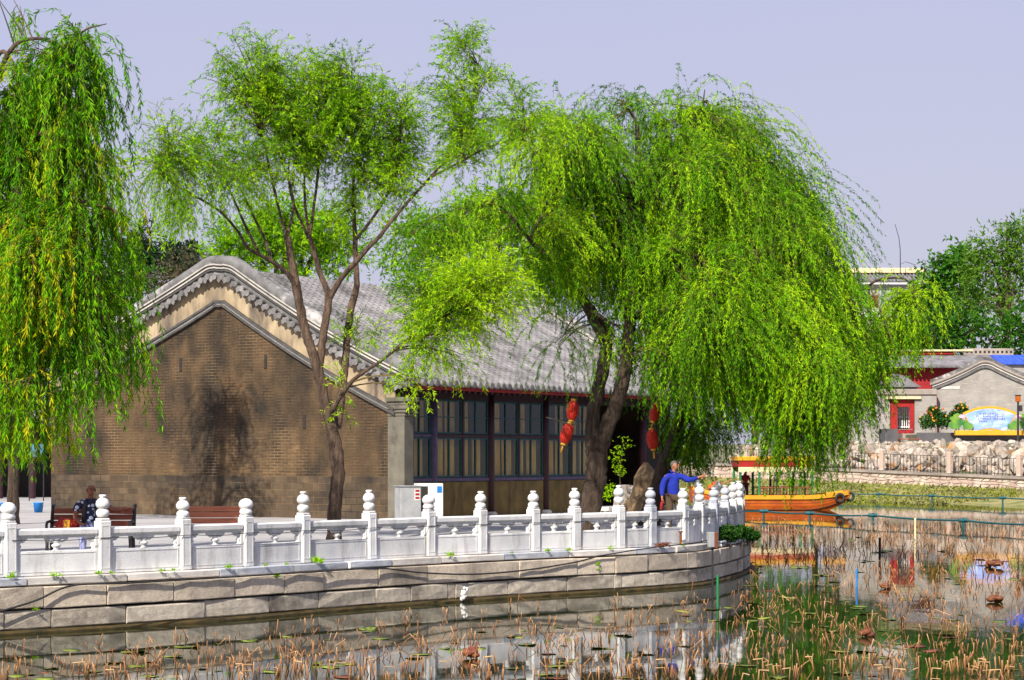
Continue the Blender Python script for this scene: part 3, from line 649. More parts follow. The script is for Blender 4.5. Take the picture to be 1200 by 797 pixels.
# ------------------------------------------------------------------ far bank: promenade, walls, rocks, railing
PL, PRR = Vector((21.75, 147)), Vector((32.9, 131))          # foot of the far wall in plan (photo columns 960 and 1200)
BD = (PRR - PL).normalized(); BNrm = Vector((BD.y, -BD.x))     # outward (towards the water)
BNrm = BNrm if BNrm.y < 0 else -BNrm
BLEN = (PRR - PL).length
def bank(s, o=0.0, z=0.0):
    p = PL + BD * s - BNrm * o
    return Vector((p.x, p.y, z))
def zfoot(s): return 1.06 + (0.68 - 1.06) * s / BLEN
def ztop(s): return 1.97 + (1.45 - 1.97) * s / BLEN
S0, S1 = -34.0, 34.0
g = MB(); bz = 3.72
g.add([tuple(bank(S0 - 40, 4.6, bz)), tuple(bank(S1 + 30, 4.6, bz)), (400, 120, bz), (1500, 1800, bz), (-1500, 1800, bz), (-200, 300, bz)], [(0, 1, 2, 3, 4, 5)])
fr_ = [tuple(bank(S0 - 40, 4.6, bz)), tuple(bank(S1 + 30, 4.6, bz)), (400, 120, bz), (1500, 1800, bz)]
for a, b in zip(fr_, fr_[1:]): g.add([a, b, (b[0], b[1], -0.5), (a[0], a[1], -0.5)], [(0, 1, 2, 3)])
tag(g.build('promenade', M['paving'], fix=False), kind='structure')
sh = MB(); n = 40; vs = []
for i in range(n + 1):
    s = S0 - 30 + (S1 - S0 + 60) * i / n
    for o, z in ((-15.5, -0.15), (-13.0, 0.015), (-8, 0.30), (0.4, None)):
        p = bank(s, o + (math.sin(s * 0.37) * 0.7 + math.sin(s * 0.91) * 0.4 if o < -1 else 0), zfoot(s) if z is None else z); vs.append(tuple(p))
sh.add(vs, [(i * 4 + j, i * 4 + j + 1, i * 4 + j + 5, i * 4 + j + 4) for i in range(n) for j in range(3)])
tag(sh.build('weedy_shore', M['shore'], None, True, False), kind='structure')
ew = thing('far_wall', 'low retaining wall faced with pinkish rubble stones on the far bank', 'wall', (0, 0, 0))
fb = MB(); q = [bank(S0, 0), bank(S1, 0), bank(S1, 1.2), bank(S0, 1.2)]
for k in range(1):
    vs = []
    for p, s in zip(q, (S0, S1, S1, S0)): vs += [(p.x, p.y, zfoot(s) - 0.3), (p.x, p.y, ztop(s) - 0.15)]
    fb.add(vs, [(0, 2, 3, 1), (2, 4, 5, 3), (4, 6, 7, 5), (6, 0, 1, 7), (1, 3, 5, 7)])
fb.build('backing', M['greystone'], ew)
rg = random.Random(11); fc = MB(); cols = int((S1 - S0) / 0.62); rows = 3
jx = {}
def jit(i, j):
    if (i, j) not in jx: jx[(i, j)] = (rg.uniform(-0.42, 0.42), rg.uniform(-0.42, 0.42) if 0 < j < rows else 0)
    return jx[(i, j)]
for i in range(cols):
    for j in range(rows):
        cs = []
        for a, b in ((0, 0), (1, 0), (1, 1), (0, 1)):
            dx, dz = jit(i + a, j + b); s = S0 + (i + a + dx + 0.5 * ((j + b) % 2)) * 0.62; f = (j + b + dz) / rows
            cs.append((s, zfoot(s) - 0.1 + (ztop(s) - 0.16 - zfoot(s) + 0.1) * f))
        c0 = (sum(c[0] for c in cs) / 4, sum(c[1] for c in cs) / 4); pr = rg.uniform(0.03, 0.07)
        o = [bank(c0[0] + (c[0] - c0[0]) * 0.94, 0.02, c0[1] + (c[1] - c0[1]) * 0.93) for c in cs] + [bank(c0[0] + (c[0] - c0[0]) * 0.82, -pr, c0[1] + (c[1] - c0[1]) * 0.78) for c in cs]
        fc.add([tuple(p) for p in o], [(4, 5, 6, 7), (0, 1, 5, 4), (1, 2, 6, 5), (2, 3, 7, 6), (3, 0, 4, 7)])
tag(fc.build('facing_stones', M['facing'], ew), kind='stuff')
s = S0
while s < S1:
    e = s + rg.uniform(1.6, 2.4); mb = MB(); vs = []
    for ss in (s + 0.01, e - 0.01):
        for o, z in ((-0.16, -0.16), (1.2, -0.16), (1.2, 0.0), (-0.16, 0.0)): vs.append(tuple(bank(ss, o, ztop(ss) + z)))
    mb.add(vs, [(0, 1, 2, 3), (7, 6, 5, 4), (0, 4, 5, 1), (1, 5, 6, 2), (2, 6, 7, 3), (3, 7, 4, 0)]).build('ledge_slab', M['greystone'], ew)
    s = e
# railing of stone posts with black iron pickets
rl = thing('iron_railing', 'black iron railing between stone posts in front of the heaped rocks on the far bank', 'railing')
prm = MB().cbox(-0.17, 0.17, -0.17, 0.17, 0, 1.45, 0.04).mesh('post', M['facing'])
pk = MB().bbox(-0.014, 0.014, -0.014, 0.014, 0, 1.15).mesh('picket', M['black'])
bang = math.atan2(BD.y, BD.x)
def s_at(px): # arc position whose photo column is px
    best = min(np.arange(S0, S1, 0.05), key=lambda s: abs(600 + F * bank(s).x / bank(s).y - px)); return float(best)
sp = [s_at(p) for p in (873, 953, 1032, 1111, 1193)]; sp = [2 * sp[0] - sp[1]] + sp + [2 * sp[-1] - sp[-2]]
npk = 0
for a, b in zip(sp, sp[1:]):
    p = bank(a, 0.15, ztop(a)); link('post', prm, rl, p, (0, 0, bang))
    m1, m2 = bank(a + 0.18, 0.15, ztop(a)), bank(b - 0.18, 0.15, ztop(b)); 
    for h in (0.14, 1.15): MB().tube([m1 + Vector((0, 0, h)), m2 + Vector((0, 0, h))], 0.02, 6).build('rail', M['black'], rl)
    k = int((m2 - m1).length / 0.3)
    for i in range(1, k):
        if b > sp[1] - 0.1: link('picket', pk, rl, m1.lerp(m2, i / k), (0, 0, bang)); npk += 1
link('post', prm, rl, bank(sp[-1], 0.15, ztop(sp[-1])), (0, 0, bang))
# heaped quarry rocks between ledge and promenade
rb = thing('rock_bank', 'heap of pale angular boulders piled up behind the far iron railing', 'rock heap')
vs = []; bk_ = MB()
for s in (S0, S1): vs += [tuple(bank(s, 1.15, ztop(s) - 0.1)), tuple(bank(s, 2.5, ztop(s) + 0.9)), tuple(bank(s, 4.7, bz - 0.08)), tuple(bank(s, 4.7, 0.5)), tuple(bank(s, 1.15, 0.5))]
bk_.add(vs, [(0, 1, 6, 5), (1, 2, 7, 6), (2, 3, 8, 7), (3, 4, 9, 8), (4, 0, 5, 9)]); bk_.build('soil', M['ground'], rb)
RM = []
for k in range(9):
    bm = bmesh.new(); bmesh.ops.create_icosphere(bm, subdivisions=2, radius=1)
    for c in range(9):                            # knock flat faces off a ball
        nrm = Vector((rg.gauss(0, 1), rg.gauss(0, 1), rg.gauss(0, 1))).normalized(); h = rg.uniform(0.42, 0.75)
        for v in bm.verts:
            dd = v.co.dot(nrm) - h
            if dd > 0: v.co -= nrm * dd
    for v in bm.verts: v.co += Vector((rg.uniform(-.04, .04), rg.uniform(-.04, .04), rg.uniform(-.04, .04)))
    me = bpy.data.meshes.new('rock'); bm.to_mesh(me); bm.free(); me.materials.append(M['rock']); RM.append(me)
s_lo, s_hi = s_at(838), s_at(1215)
for row, (o, zf, sz) in enumerate(((1.45, 0.05, 0.40), (1.6, 0.2, 0.40), (1.8, 0.35, 0.38), (2.1, 0.48, 0.38), (2.5, 0.60, 0.38), (3.0, 0.72, 0.38), (3.6, 0.82, 0.38), (4.2, 0.88, 0.40))):
    s = s_lo + rg.uniform(0, 0.5)
    while s < s_hi:
        z = ztop(s) + (bz - ztop(s)) * zf; r = sz * rg.uniform(0.6, 1.45)
        p = bank(s, o + rg.uniform(-0.25, 0.25), z + rg.uniform(-0.1, 0.15))
        link('rock', RM[rg.randrange(9)], rb, p, (rg.uniform(0, 6), rg.uniform(0, 6), rg.uniform(0, 6)), (r * rg.uniform(0.9, 1.5), r, r * rg.uniform(0.5, 0.9)))
        s += r * rg.uniform(1.0, 1.5)

# ------------------------------------------------------------------ far buildings
HS = 155.0
gh = thing('grey_brick_house', 'grey brick house whose plain gable stands behind the fan-shaped sign', 'house', W(1098, 503, HS), -0.215)
zb = W(0, 503, HS).z; sx = HS / F
pk_x, ey_z, pk_z = (1153 - 1098) * sx, (503 - 452) * sx, (503 - 426) * sx
wd = 2 * pk_x
def gprof(x, up): # concave gable line
    s = min(x, wd - x) / pk_x; return ey_z + (pk_z - ey_z) * (0.75 * s + 0.25 * s * s) + up
xs = np.linspace(0, wd, 41)
MB().prism([(0, -1.0)] + [(wd, -1.0)] + [(x, gprof(x, 0)) for x in xs[::-1]], 0, 12, 'Y').build('wall', M['greybrick'], gh)
def gsweep(name, u0, u1, y0, y1, mat, over=0.35):
    xx = np.linspace(-over, wd + over, 49); mb = MB(); vs = []
    arr = np.array([gprof(x, 0) for x in xx]); arr = np.convolve(np.pad(arr, 3, 'edge'), np.ones(7) / 7, 'valid'); arr[:4] = [gprof(x, 0) for x in xx[:4]]; arr[-4:] = [gprof(x, 0) for x in xx[-4:]]
    for x, z in zip(xx, arr): vs += [(x, y0, z + u0), (x, y1, z + u0), (x, y1, z + u1), (x, y0, z + u1)]
    N = len(xx); mb.add(vs, [(i * 4 + j, i * 4 + (j + 1) % 4, (i + 1) * 4 + (j + 1) % 4, (i + 1) * 4 + j) for i in range(N - 1) for j in range(4)] + [(0, 1, 2, 3), (4 * N - 1, 4 * N - 2, 4 * N - 3, 4 * N - 4)])
    return mb.build(name, mat, gh)
gsweep('string_course', -0.22, 0.0, -0.14, 0.1, M['greystone']).data.materials[0] = M['tile_dark']
gsweep('rake_board', 0.02, 0.20, -0.2, 0.1, M['coping'])
gsweep('rake_moulding', 0.205, 0.36, -0.34, 0.2, M['greystone'], 0.5)
gsweep('ridge_cap', 0.365, 0.62, -0.30, 0.35, M['cap'], 0.5)
gsweep('roof', 0.2, 0.36, 0.36, 12.3, M['tile'], 0.45)
MB().bbox(0.3, 1.7, -0.03, 0.0, ey_z - 0.25, ey_z - 0.05).build('plaster_patch', M['coping'], gh)
ac = thing('air_conditioner', 'white air conditioner box with round fan grille fixed high on the grey gable', 'air conditioner', W(1160, 470, HS - 0.3), 0)
MB().cbox(-0.43, 0.43, -0.35, 0.1, 0, 0.62, 0.02).build('case', M['white'], ac)
MB().lathe([(0.25, -0.37), (0.25, -0.352), (0.02, -0.353)], (-0.1, 0, 0.31), 18, axis='Y').build('fan_grille', M['metal_grey'], ac)
MB().cbox(-0.5, 0.42, -0.3, 0.3, -0.45, -0.02, 0.02).build('bracket', M['black'], ac)
MB().tube([(0.43, -0.2, 0.5), (0.7, -0.2, 0.5), (0.78, -0.2, 0.2), (0.7, -0.2, -0.05), (0.42, -0.2, -0.08)], 0.03, 6).build('hose', M['white'], ac)
# gate wall with red door
gt = thing('gate_wall', 'grey brick gate wall with an open red doorway and stone band along its top', 'gate wall', W(1000, 503, HS - 1), 0)
x = lambda px: (px - 1000) * (HS - 1) / F
z = lambda py: (503 - py) * (HS - 1) / F
MB().bbox(x(985), x(1043), 0, 0.5, -1, z(463)).build('wall', M['greybrick'], gt)
MB().bbox(x(1072), x(1097.5), 0, 0.5, -1, z(463)).build('wall', M['greybrick'], gt)
MB().bbox(x(1043), x(1072), 0.003, 0.5, z(468), z(463)).build('wall', M['greybrick'], gt)
MB().cbox(x(985), x(1098), -0.12, 0.6, z(462.8), z(456), 0.04).build('coping', M['greystone'], gt)
MB().cbox(x(1037), x(1079), -0.2, 0.4, z(467.9), z(465), 0.02).build('lintel', M['cream'], gt)
MB().bbox(x(1043), x(1072), 0.55, 3.0, -0.02, 0.02).build('threshold', M['greystone'], gt)
for dx0, dx1 in ((1043.2, 1052), (1069, 1071.8)): MB().cbox(x(dx0), x(dx1), 0.15, 0.22, 0.03, z(477), 0.01).build('door_leaf', M['red'], gt)
MB().cbox(x(1043.2), x(1071.8), 0.16, 0.3, z(477), z(468.2), 0.01).build('door_head', M['red'], gt)
MB().bbox(x(1043), x(1072), 2.6, 2.7, 0, z(468)).build('inner_screen', M['dark_in'], gt)
sc = MB()
for k in range(6): sc.bbox(x(1055) + k * 0.17, x(1055) + k * 0.17 + 0.07, 1.2, 1.26, 0.1, z(471))
for h in (0.15, 0.9, 1.5, z(471) - 0.1): sc.bbox(x(1055) - 0.02, x(1055) + 0.95, 1.205, 1.255, h, h + 0.08)
sc.build('white_grille', M['white'], gt)
MB().bbox(x(1050), x(1073), -2.6, -0.02, -1.0, -0.35).build('step', M['greystone'], gt)
MB().bbox(x(1048), x(1075), -3.6, -2.61, -1.1, -0.7).build('step', M['greystone'], gt)
MB().bbox(x(1030), x(1045), -2.5, -0.02, -1.4, 0.0).build('side_plinth', M['darkbrick'], gt)
ph = thing('porch_roof', 'small grey tiled porch roof peeking over the gate wall beside the red hall', 'porch', W(1055, 456, HS + 2.5), 0)
MB().prism([(-1.7, 0.15), (1.65, 0.15), (1.5, 0.25), (0.3, 1.05), (-0.4, 1.2), (-1.6, 0.3)], 0, 2.5, 'Y').build('tiles', M['tile'], ph)
MB().bbox(-1.4, 1.3, 0.1, 2.4, -1.2, 0.14).build('wall', M['maroon'], ph)
# red hall behind
rh = thing('red_hall', 'long red-walled hall with a mottled tile roof and red ridge band behind the grey gable', 'hall', W(1060, 456, 176), 0)
k = 176 / F; z = lambda py: (456 - py) * k; x = lambda px: (px - 1060) * k
MB().bbox(x(1040), x(1200), 0, 8, -4, z(431)).build('wall', M['redwall'], rh)
MB().prism([(-1.0, z(431.5)), (-1.0, z(429)), (3.6, z(413.5)), (4.2, z(413.5)), (9, z(428)), (9, z(431.5))], x(1038), x(1205), 'X').build('roof', M['tile'], rh)
ev = MB().lathe([(0.11, -1.2), (0.11, -0.9)], n=10, axis='Y').mesh('eave_tile', M['tile_dark'])
for q in range(26): link('eave_tile', ev, rh, (x(1058) + q * 0.34, 0, z(430.2)))
MB().cbox(x(1040), x(1129), 3.3, 4.4, z(413.4), z(410), 0.03).build('ridge_band', M['red'], rh)
MB().cbox(x(1038), x(1150), 3.1, 4.6, z(409.9), z(407.5), 0.05).build('ridge_cap', M['cream'], rh)
rd = thing('ridge_wall', 'grey pierced ridge of a second roof beside the blue sheeted roof', 'roof ridge', W(1159, 415, 182), 0)
MB().cbox(-2.2, 2.2, 0, 0.5, -5.5, 0.5, 0.05).build('ridge', M['greystone'], rd)
hl = MB().bbox(-0.09, 0.09, -0.03, 0.02, 0.1, 0.3).mesh('pierced_hole', M['gap'])
for q in range(11): link('pierced_hole', hl, rd, (-1.95 + q * 0.39, 0, 0))
bt = thing('blue_roof_shed', 'low shed under bright blue corrugated sheeting beyond the grey gable', 'shed', W(1172, 427, 172), 0)
MB().prism([(0, 0), (0, 0.12), (3.5, 0.95), (3.5, 0.83)], 0, 9, 'X').build('sheet_roof', M['bluetarp'], bt)
for q in range(18): MB().tube([(q * 0.5 + 0.2, 0, 0.13), (q * 0.5 + 0.2, 3.5, 0.96)], 0.04, 5).build('sheet_rib', M['bluetarp'], bt)
MB().bbox(0.2, 8.8, 0.3, 3.4, -4, 0.0).build('wall', M['greybrick'], bt)
# two-storey white-banded building in the trees
wb_ = thing('white_banded_building', 'flat white-banded building with grey tiled eave half hidden by willow branches', 'building', W(1035, 372, 235), 0)
k = 235 / F; x = lambda px: (px - 1035) * k; z = lambda py: (372 - py) * k
MB().bbox(x(985), x(1088), 0, 12, -22, z(333)).build('wall', pm('warm_grey_render', (0.30, 0.27, 0.26, 1), (0.24, 0.22, 0.21, 1), 0.4, 0.9, 0.1), wb_)
MB().cbox(x(983), x(1088.5), -0.7, 0.0, z(334), z(330), 0.05).build('eave_band', M['white'], wb_)
MB().prism([(-0.9, z(330)), (-0.9, z(329)), (2.5, z(318.6)), (2.5, z(330))], x(982), x(1090), 'X').build('tiled_eave', M['tile'], wb_)
tr_ = MB().tube([(0, -0.95, z(329) + 0.05), (0, 2.4, z(318.6) + 0.05)], 0.12, 6).mesh('tile_row', M['tile'])
q = x(984)
while q < x(1089): link('tile_row', tr_, wb_, (q, 0, 0)); q += 0.42
MB().cbox(x(987), x(1086), 1.6, 11, z(318.5), z(312.5), 0.05).build('parapet', M['cream'], wb_)
MB().cbox(x(983), x(1088.5), -0.5, 0.0, z(372), z(361), 0.05).build('balcony_band', M['white'], wb_)
for px0, px1 in ((1003, 1016), (1031, 1040), (1042, 1048), (1052, 1068)):
    wdw = MB().bbox(x(px0), x(px1), -0.06, 0.02, z(357), z(338)).build('window', M['metal_grey'], wb_)
    MB().bbox(x(px0) + 0.12, x(px1) - 0.12, -0.09, -0.065, z(356), z(339)).build('pane', M['glass'], wdw)
MB().bbox(x(1018), x(1029), -0.08, 0.02, z(361), z(346)).build('wooden_door', M['rust'], wb_)
an = thing('antenna', 'thin curved whip antenna rising above the white-banded building roof', 'antenna', W(1055, 316, 234))
MB().tube([(0, 0, -0.5), (0, 0, 2.2), (-0.15, 0, 3.6), (-0.6, 0, 5.2)], [0.06, 0.05, 0.04, 0.03], 6).build('mast', M['black'], an)
MB().tube([(0, 0, 0.6), (0.6, 0, 0.9), (1.8, 0, 0.5)], 0.03, 6).build('side_arm', M['black'], an)

# ------------------------------------------------------------------ planter, sign, lamp, benches on the promenade
D = 147.0; k = D / F
pt = thing('brick_planter', 'dark brick planter bed below the fan-shaped sign and flowering bush', 'planter', W(1140, 524, D), 0)
MB().cbox((1075 - 1140) * k, (1230 - 1140) * k, 0, 0.3, -0.3, 17 * k, 0.03).build('wall', M['darkbrick'], pt)
MB().bbox((1075 - 1140) * k, (1230 - 1140) * k, 0.31, 6, -0.3, 15 * k).build('soil', M['ground'], pt)
D2 = 146.4; k = D2 / F
fs_ = thing('fan_sign', 'fan-shaped blue sign board in a yellow border flanked by painted lotus leaves', 'sign', W(1160, 504, D2), 0)
cx, cy = 0.0, -38 * k                            # arc centre below the board
def fan(r0, r1, a, n=20):
    return [(cx + r1 * math.sin(-a + 2 * a * i / n), cy + r1 * math.cos(-a + 2 * a * i / n)) for i in range(n + 1)] + [(cx + r0 * math.sin(a - 2 * a * i / n), cy + r0 * math.cos(a - 2 * a * i / n)) for i in range(n + 1)]
MB().prism(fan(38.2 * k, 66 * k, 0.50), 0.0, 0.14, 'Y').build('border', M['yellow'], fs_)
MB().prism(fan(40.2 * k, 63.0 * k, 0.475), -0.03, 0.0, 'Y').build('panel', M['fanblue'], fs_)
ink = MB(); rg = random.Random(5)                # four lines of small printed characters, too small to read in the photograph
for li, (yy, a0, a1) in enumerate(((18.2, -12, 15), (15.2, -16, 16), (12.2, -14, 17), (9.4, -15, -4))):
    u = a0
    while u < a1:
        if rg.random() < 0.93:
            h = 1.7 * k; X = u * k; Z = yy * k
            for (p0, p1, p2, p3) in ((0.0, 0.9, 0.82, 0.98), (0.05, 0.85, 0.4, 0.55), (0.0, 0.95, 0.0, 0.14), (0.36, 0.54, 0.05, 0.95)):
                if rg.random() < 0.8: ink.bbox(X + p0 * h * 0.85, X + p1 * h * 0.85, -0.04 - rg.random() * 0.004, -0.031, Z + p2 * h, Z + p3 * h)
        u += 2.0
tag(ink.build('lettering', M['ink'], fs_), kind='stuff')
MB().cbox(-41 * k, 41 * k, -0.25, 0.3, -6.3 * k, -0.6 * k, 0.03).build('base_board', M['yellow'], fs_)
for sg in (-1, 1):
    for (u, v, ru, rv, mt, yy) in ((-41.5, 6, 7.5, 5.2, 'signleaf', -0.16), (-26, 4.5, 6.2, 4.2, 'signleaf', -0.2), (-41, 13.5, 6.5, 3.0, 'signleaf', -0.08), (-32, 8.5, 7, 3.2, 'signleaf', -0.1), (-38, 16.5, 5, 3.0, 'signleaf', -0.05)):
        p = [(sg * u * k + ru * k * math.cos(w), v * k + rv * k * math.sin(w) * (1 + 0.08 * math.sin(5 * w))) for w in np.linspace(0, 2 * math.pi, 21)[:-1]]
        MB().prism(p, yy, yy + 0.04, 'Y').build('lotus_leaf', M[mt], fs_)
        MB().tube([(sg * u * k, yy + 0.06, v * k), (sg * (u + 2) * k, yy + 0.06, -1 * k)], 0.03, 5).build('leaf_stem', M['green'], fs_)
    fl = MB()
    for j in range(7):
        w = -1.2 + 2.4 * j / 6; c0 = (sg * -33 * k, 14 * k)
        p = [(c0[0] + math.sin(w) * r * k + math.cos(w) * o * k, c0[1] + math.cos(w) * r * k - math.sin(w) * o * k) for r, o in ((0, 0), (2.5, 1.0), (5, 0), (2.5, -1.0))]
        MB().prism(p, -0.14 - 0.012 * (j % 3), -0.11 - 0.012 * (j % 3), 'Y').build('petal', M['pink'], fs_)
lp = thing('street_lamp', 'black street lamp with an amber square head beside the fan-shaped sign', 'lamp', W(1193, 521, 144.5), 0)
k = 144.5 / F
MB().tube([(0, 0, -0.3), (0, 0, 50 * k)], [0.09, 0.07], 8).build('pole', M['black'], lp)
MB().cbox(-2.7 * k, 2.7 * k, -0.16, 0.16, 50 * k, 57 * k, 0.03).build('lamp_head', M['amber'], lp)
MB().cbox(-3.2 * k, 3.2 * k, -0.2, 0.2, 57.1 * k, 58.2 * k, 0.02).build('lamp_cap', M['black'], lp)
MB().cbox(0.08, 0.3, -0.1, 0.1, 39 * k, 46 * k, 0.03).build('loudspeaker', M['black'], lp)
def plank_bench(px, py, d, w, lab, mt):
    b = thing('plank_bench', lab, 'bench', W(px, py, d), 0, 'benches on the far promenade')
    MB().cbox(-w / 2, w / 2, -0.2, 0.2, 0.42, 0.48, 0.01).build('seat', M[mt], b)
    for sg in (-1, 1): MB().cbox(sg * (w / 2 - 0.12) - 0.04, sg * (w / 2 - 0.12) + 0.04, -0.18, 0.18, -0.3, 0.418, 0.01).build('leg', M['black'], b)
plank_bench(1065.5, 522, 146, 1.65, 'low red-brown plank bench standing in front of the red doorway', 'slat_dull')
plank_bench(1147, 525, 145.5, 1.6, 'low grey plank bench against the dark planter below the fan sign', 'greystone')
ys_ = thing('yellow_board', 'small yellow board showing through the willow strands above the far rocks', 'board', W(977, 503, 147), 0)
MB().cbox(-0.9, 0.9, 0, 0.08, -0.15, 0.2, 0.01).build('panel', M['yellow'], ys_)
for sg in (-1, 1): MB().tube([(sg * 0.7, 0.1, -1.6), (sg * 0.7, 0.1, 0.1)], 0.04, 6).build('leg', M['black'], ys_)

# ------------------------------------------------------------------ float lines and stakes in the pond
def float_line(pts, lab):
    t_ = thing('float_line', lab, 'float line', pts[0], 0, 'teal float lines across the pond')
    o = pts[0]; P = [p - o for p in pts]; Q = []
    for a, b in zip(P, P[1:]):
        for i in range(6): f = i / 6; Q.append(a.lerp(b, f) - Vector((0, 0, 0.05 * math.sin(f * math.pi))))
    Q.append(P[-1]); MB().tube(Q, 0.04, 6).build('pipe', M['float'], t_)
    for p in P:
        MB().tube([p + Vector((0, 0, -0.9)), p + Vector((0, 0, 0.1))], 0.05, 8).build('stake', M['float'], t_)
        MB().lathe([(0.04, -0.2), (0.08, -0.18), (0.08, 0.18), (0.04, 0.2)], p, 8, axis='X').build('coupling', M['float'], t_)
float_line([W(985, 577.5, 131), W(1030, 579, 128), W(1092, 581, 121), W(1175, 583.5, 114), W(1240, 585, 110)], 'farther teal float pipe strung on stakes near the weedy far shore')
float_line([W(840, 597, 95), W(895, 599, 91), W(949, 601.5, 88), W(1023, 604, 83), W(1129, 610, 77), W(1230, 615, 72)], 'nearer teal float pipe strung on stakes in front of the orange boat')
def stake(px, y0, y1, mt, lab, r=0.03, lean=0.0):
    d = F * CAMZ / (y1 - HY); h = (y1 - y0) * d / F
    t_ = MB().tube([(0, 0, -0.6), (lean * h, 0, h)], r, 8).build('stake', M[mt]); t_.location = G(px, d, 0); tag(t_, lab, 'stake')
stake(841, 674, 712, 'green', 'green stake standing in the water below the round terrace end', 0.022)
stake(1004, 667, 688, 'blue', 'bright blue stake standing among lotus stalks in open green water', 0.02)
stake(1031, 630, 655, 'black', 'short dark stake among the dense far lotus stalks', 0.035)
stake(1072.5, 607, 632, 'cream', 'pale bamboo stake rising above the dense far lotus stalks', 0.035)

# ------------------------------------------------------------------ the orange boat
D = 105.0; k = D / F
bo = thing('canopy_boat', 'orange wooden boat with yellow gunwale and a red and yellow canopy on green posts', 'boat', G(900, D, 0), math.radians(4))
xs_ = np.linspace(-4.0, 4.05, 25)
def hull_row(x):
    f = (x + 4.0) / 8.05; e = max(0.0, f - 0.72) / 0.28; e2 = max(0.0, 0.25 - f) / 0.25
    half = 1.05 * (1 - 0.5 * e ** 2) * (1 - 0.45 * e2 ** 2)
    top = 0.72 + 0.22 * e ** 1.5 + 0.5 * e2 ** 1.5; bot = -0.25 + 0.75 * e ** 1.8 + 0.7 * e2 ** 1.8
    return half, top, bot
vs = []; hb = MB()
for x in xs_:
    h, tp, bt_ = hull_row(x); vs += [(x, -h, tp), (x, -h * 0.96, (tp + bt_) / 2), (x, -h * 0.8, bt_), (x, h * 0.8, bt_), (x, h * 0.96, (tp + bt_) / 2), (x, h, tp)]
N = len(xs_); fs = [(i * 6 + j, i * 6 + j + 1, (i + 1) * 6 + j + 1, (i + 1) * 6 + j) for i in range(N - 1) for j in range(5)]
fs += [tuple(range(6)), tuple((N - 1) * 6 + j for j in range(5, -1, -1))]
hb.add(vs, fs).build('hull', M['orange'], bo)
vs = []
for x in xs_: h, tp, bt_ = hull_row(x); vs += [(x, -h + 0.02, tp - 0.14), (x, h - 0.02, tp - 0.14)]
MB().add(vs, [(2 * i, 2 * i + 1, 2 * i + 3, 2 * i + 2) for i in range(N - 1)]).build('deck', M['rust'], bo)
for sg in (-1, 1):
    vs = []
    for x in xs_: h, tp, bt_ = hull_row(x); vs += [(x, sg * (h + 0.05), tp - 0.16), (x, sg * (h + 0.05), tp + 0.05), (x, sg * (h - 0.08), tp + 0.05), (x, sg * (h - 0.08), tp - 0.16)]
    MB().add(vs, [(i * 4 + j, i * 4 + (j + 1) % 4, (i + 1) * 4 + (j + 1) % 4, (i + 1) * 4 + j) for i in range(N - 1) for j in range(4)] + [(0, 1, 2, 3), (4 * N - 1, 4 * N - 2, 4 * N - 3, 4 * N - 4)]).build('gunwale', M['yellow'], bo)
for sg in (-1, 1):
    for fz in (0.30, 0.62):
        P = []
        for x in xs_: h, tp, bt_ = hull_row(x); P.append((x, sg * (h * (0.97 - 0.06 * (1 - fz)) + 0.012), bt_ + (tp - bt_) * fz))
        MB().tube(P, 0.022, 5).build('rubbing_strake', M['rust'], bo)
MB().cbox(4.0, 4.12, -0.52, 0.52, 0.62, 1.0, 0.02).build('bow_board', M['orange'], bo)
for (x, y, z_) in ((3.55, -0.82, 0.62), (4.18, -0.3, 0.68)):
    ty = MB(); P = [(0.15 + 0.07 * math.cos(a), 0.07 * math.sin(a)) for a in np.linspace(0, 2 * math.pi, 9)[:-1]]
    n = 18; vs = []
    for i in range(n):
        w = 2 * math.pi * i / n
        for r, o in P: vs.append((x + (r + 0.05) * math.cos(w), y + o, z_ + (r + 0.05) * math.sin(w)))
    ty.add(vs, [(i * 8 + j, i * 8 + (j + 1) % 8, ((i + 1) % n) * 8 + (j + 1) % 8, ((i + 1) % n) * 8 + j) for i in range(n) for j in range(8)])
    ty.build('tyre_fender', M['rubber'], bo, True)
cz = 2.05
for x, mt in ((-1.6, 'green'), (-0.62, 'green'), (0.3, 'black'), (1.5, 'green'), (2.1, 'green')):
    for sg in (-1, 1): MB().tube([(x, sg * 0.9, 0.55), (x, sg * 0.9, cz + 0.1)], 0.065, 8).build('post', M[mt], bo)
MB().cbox(-1.75, 2.25, -1.05, 1.05, 2.5, 2.74, 0.04).build('canopy_roof', M['yellow'], bo)
MB().cbox(-1.7, 2.2, -1.0, 1.0, 2.2, 2.497, 0.02).build('canopy_band', M['red'], bo)
for sg in (-1, 1):
    p = []; nsc = 20; L = 3.95
    for i in range(nsc * 4 + 1): p.append((-1.72 + L * i / (nsc * 4), 2.0 - 0.07 * abs(math.sin(math.pi * i / 4))))
    p += [(-1.72 + L, 2.2), (-1.72, 2.2)]
    MB().prism(p, sg * 1.02 - 0.02, sg * 1.02 + 0.02, 'Y').build('valance', M['cream'], bo)
rb_ = MB().tube([(0, 0, 0.72), (0, 0, 1.15)], 0.022, 6).mesh('baluster', M['slat_dull'])
for sg in (-1, 1):
    for q in range(16): link('baluster', rb_, bo, (-0.55 + q * 0.17, sg * 0.95, 0))
    MB().tube([(-0.6, sg * 0.95, 1.16), (2.1, sg * 0.95, 1.16)], 0.035, 6).build('side_rail', M['slat_dull'], bo)
MB().tube([(-3.3, -0.4, 1.05), (-1.7, -0.5, 1.6)], 0.03, 6).build('oar', M['slat_dull'], bo)
bb = MB().ball((0, 0, 0.2), 0.28, 12, sc=(1.4, 1, 0.8)).ball((0.1, 0.05, 0.42), 0.2, 10, sc=(1.2, 1, 0.7)).build('orange_bundle', M['orange'], None, True); bb.location = bo.location + Vector((-2.75, -0.35, 0.95))
tag(bb, 'bundle of orange life jackets lying on the boat stern deck', 'bundle')

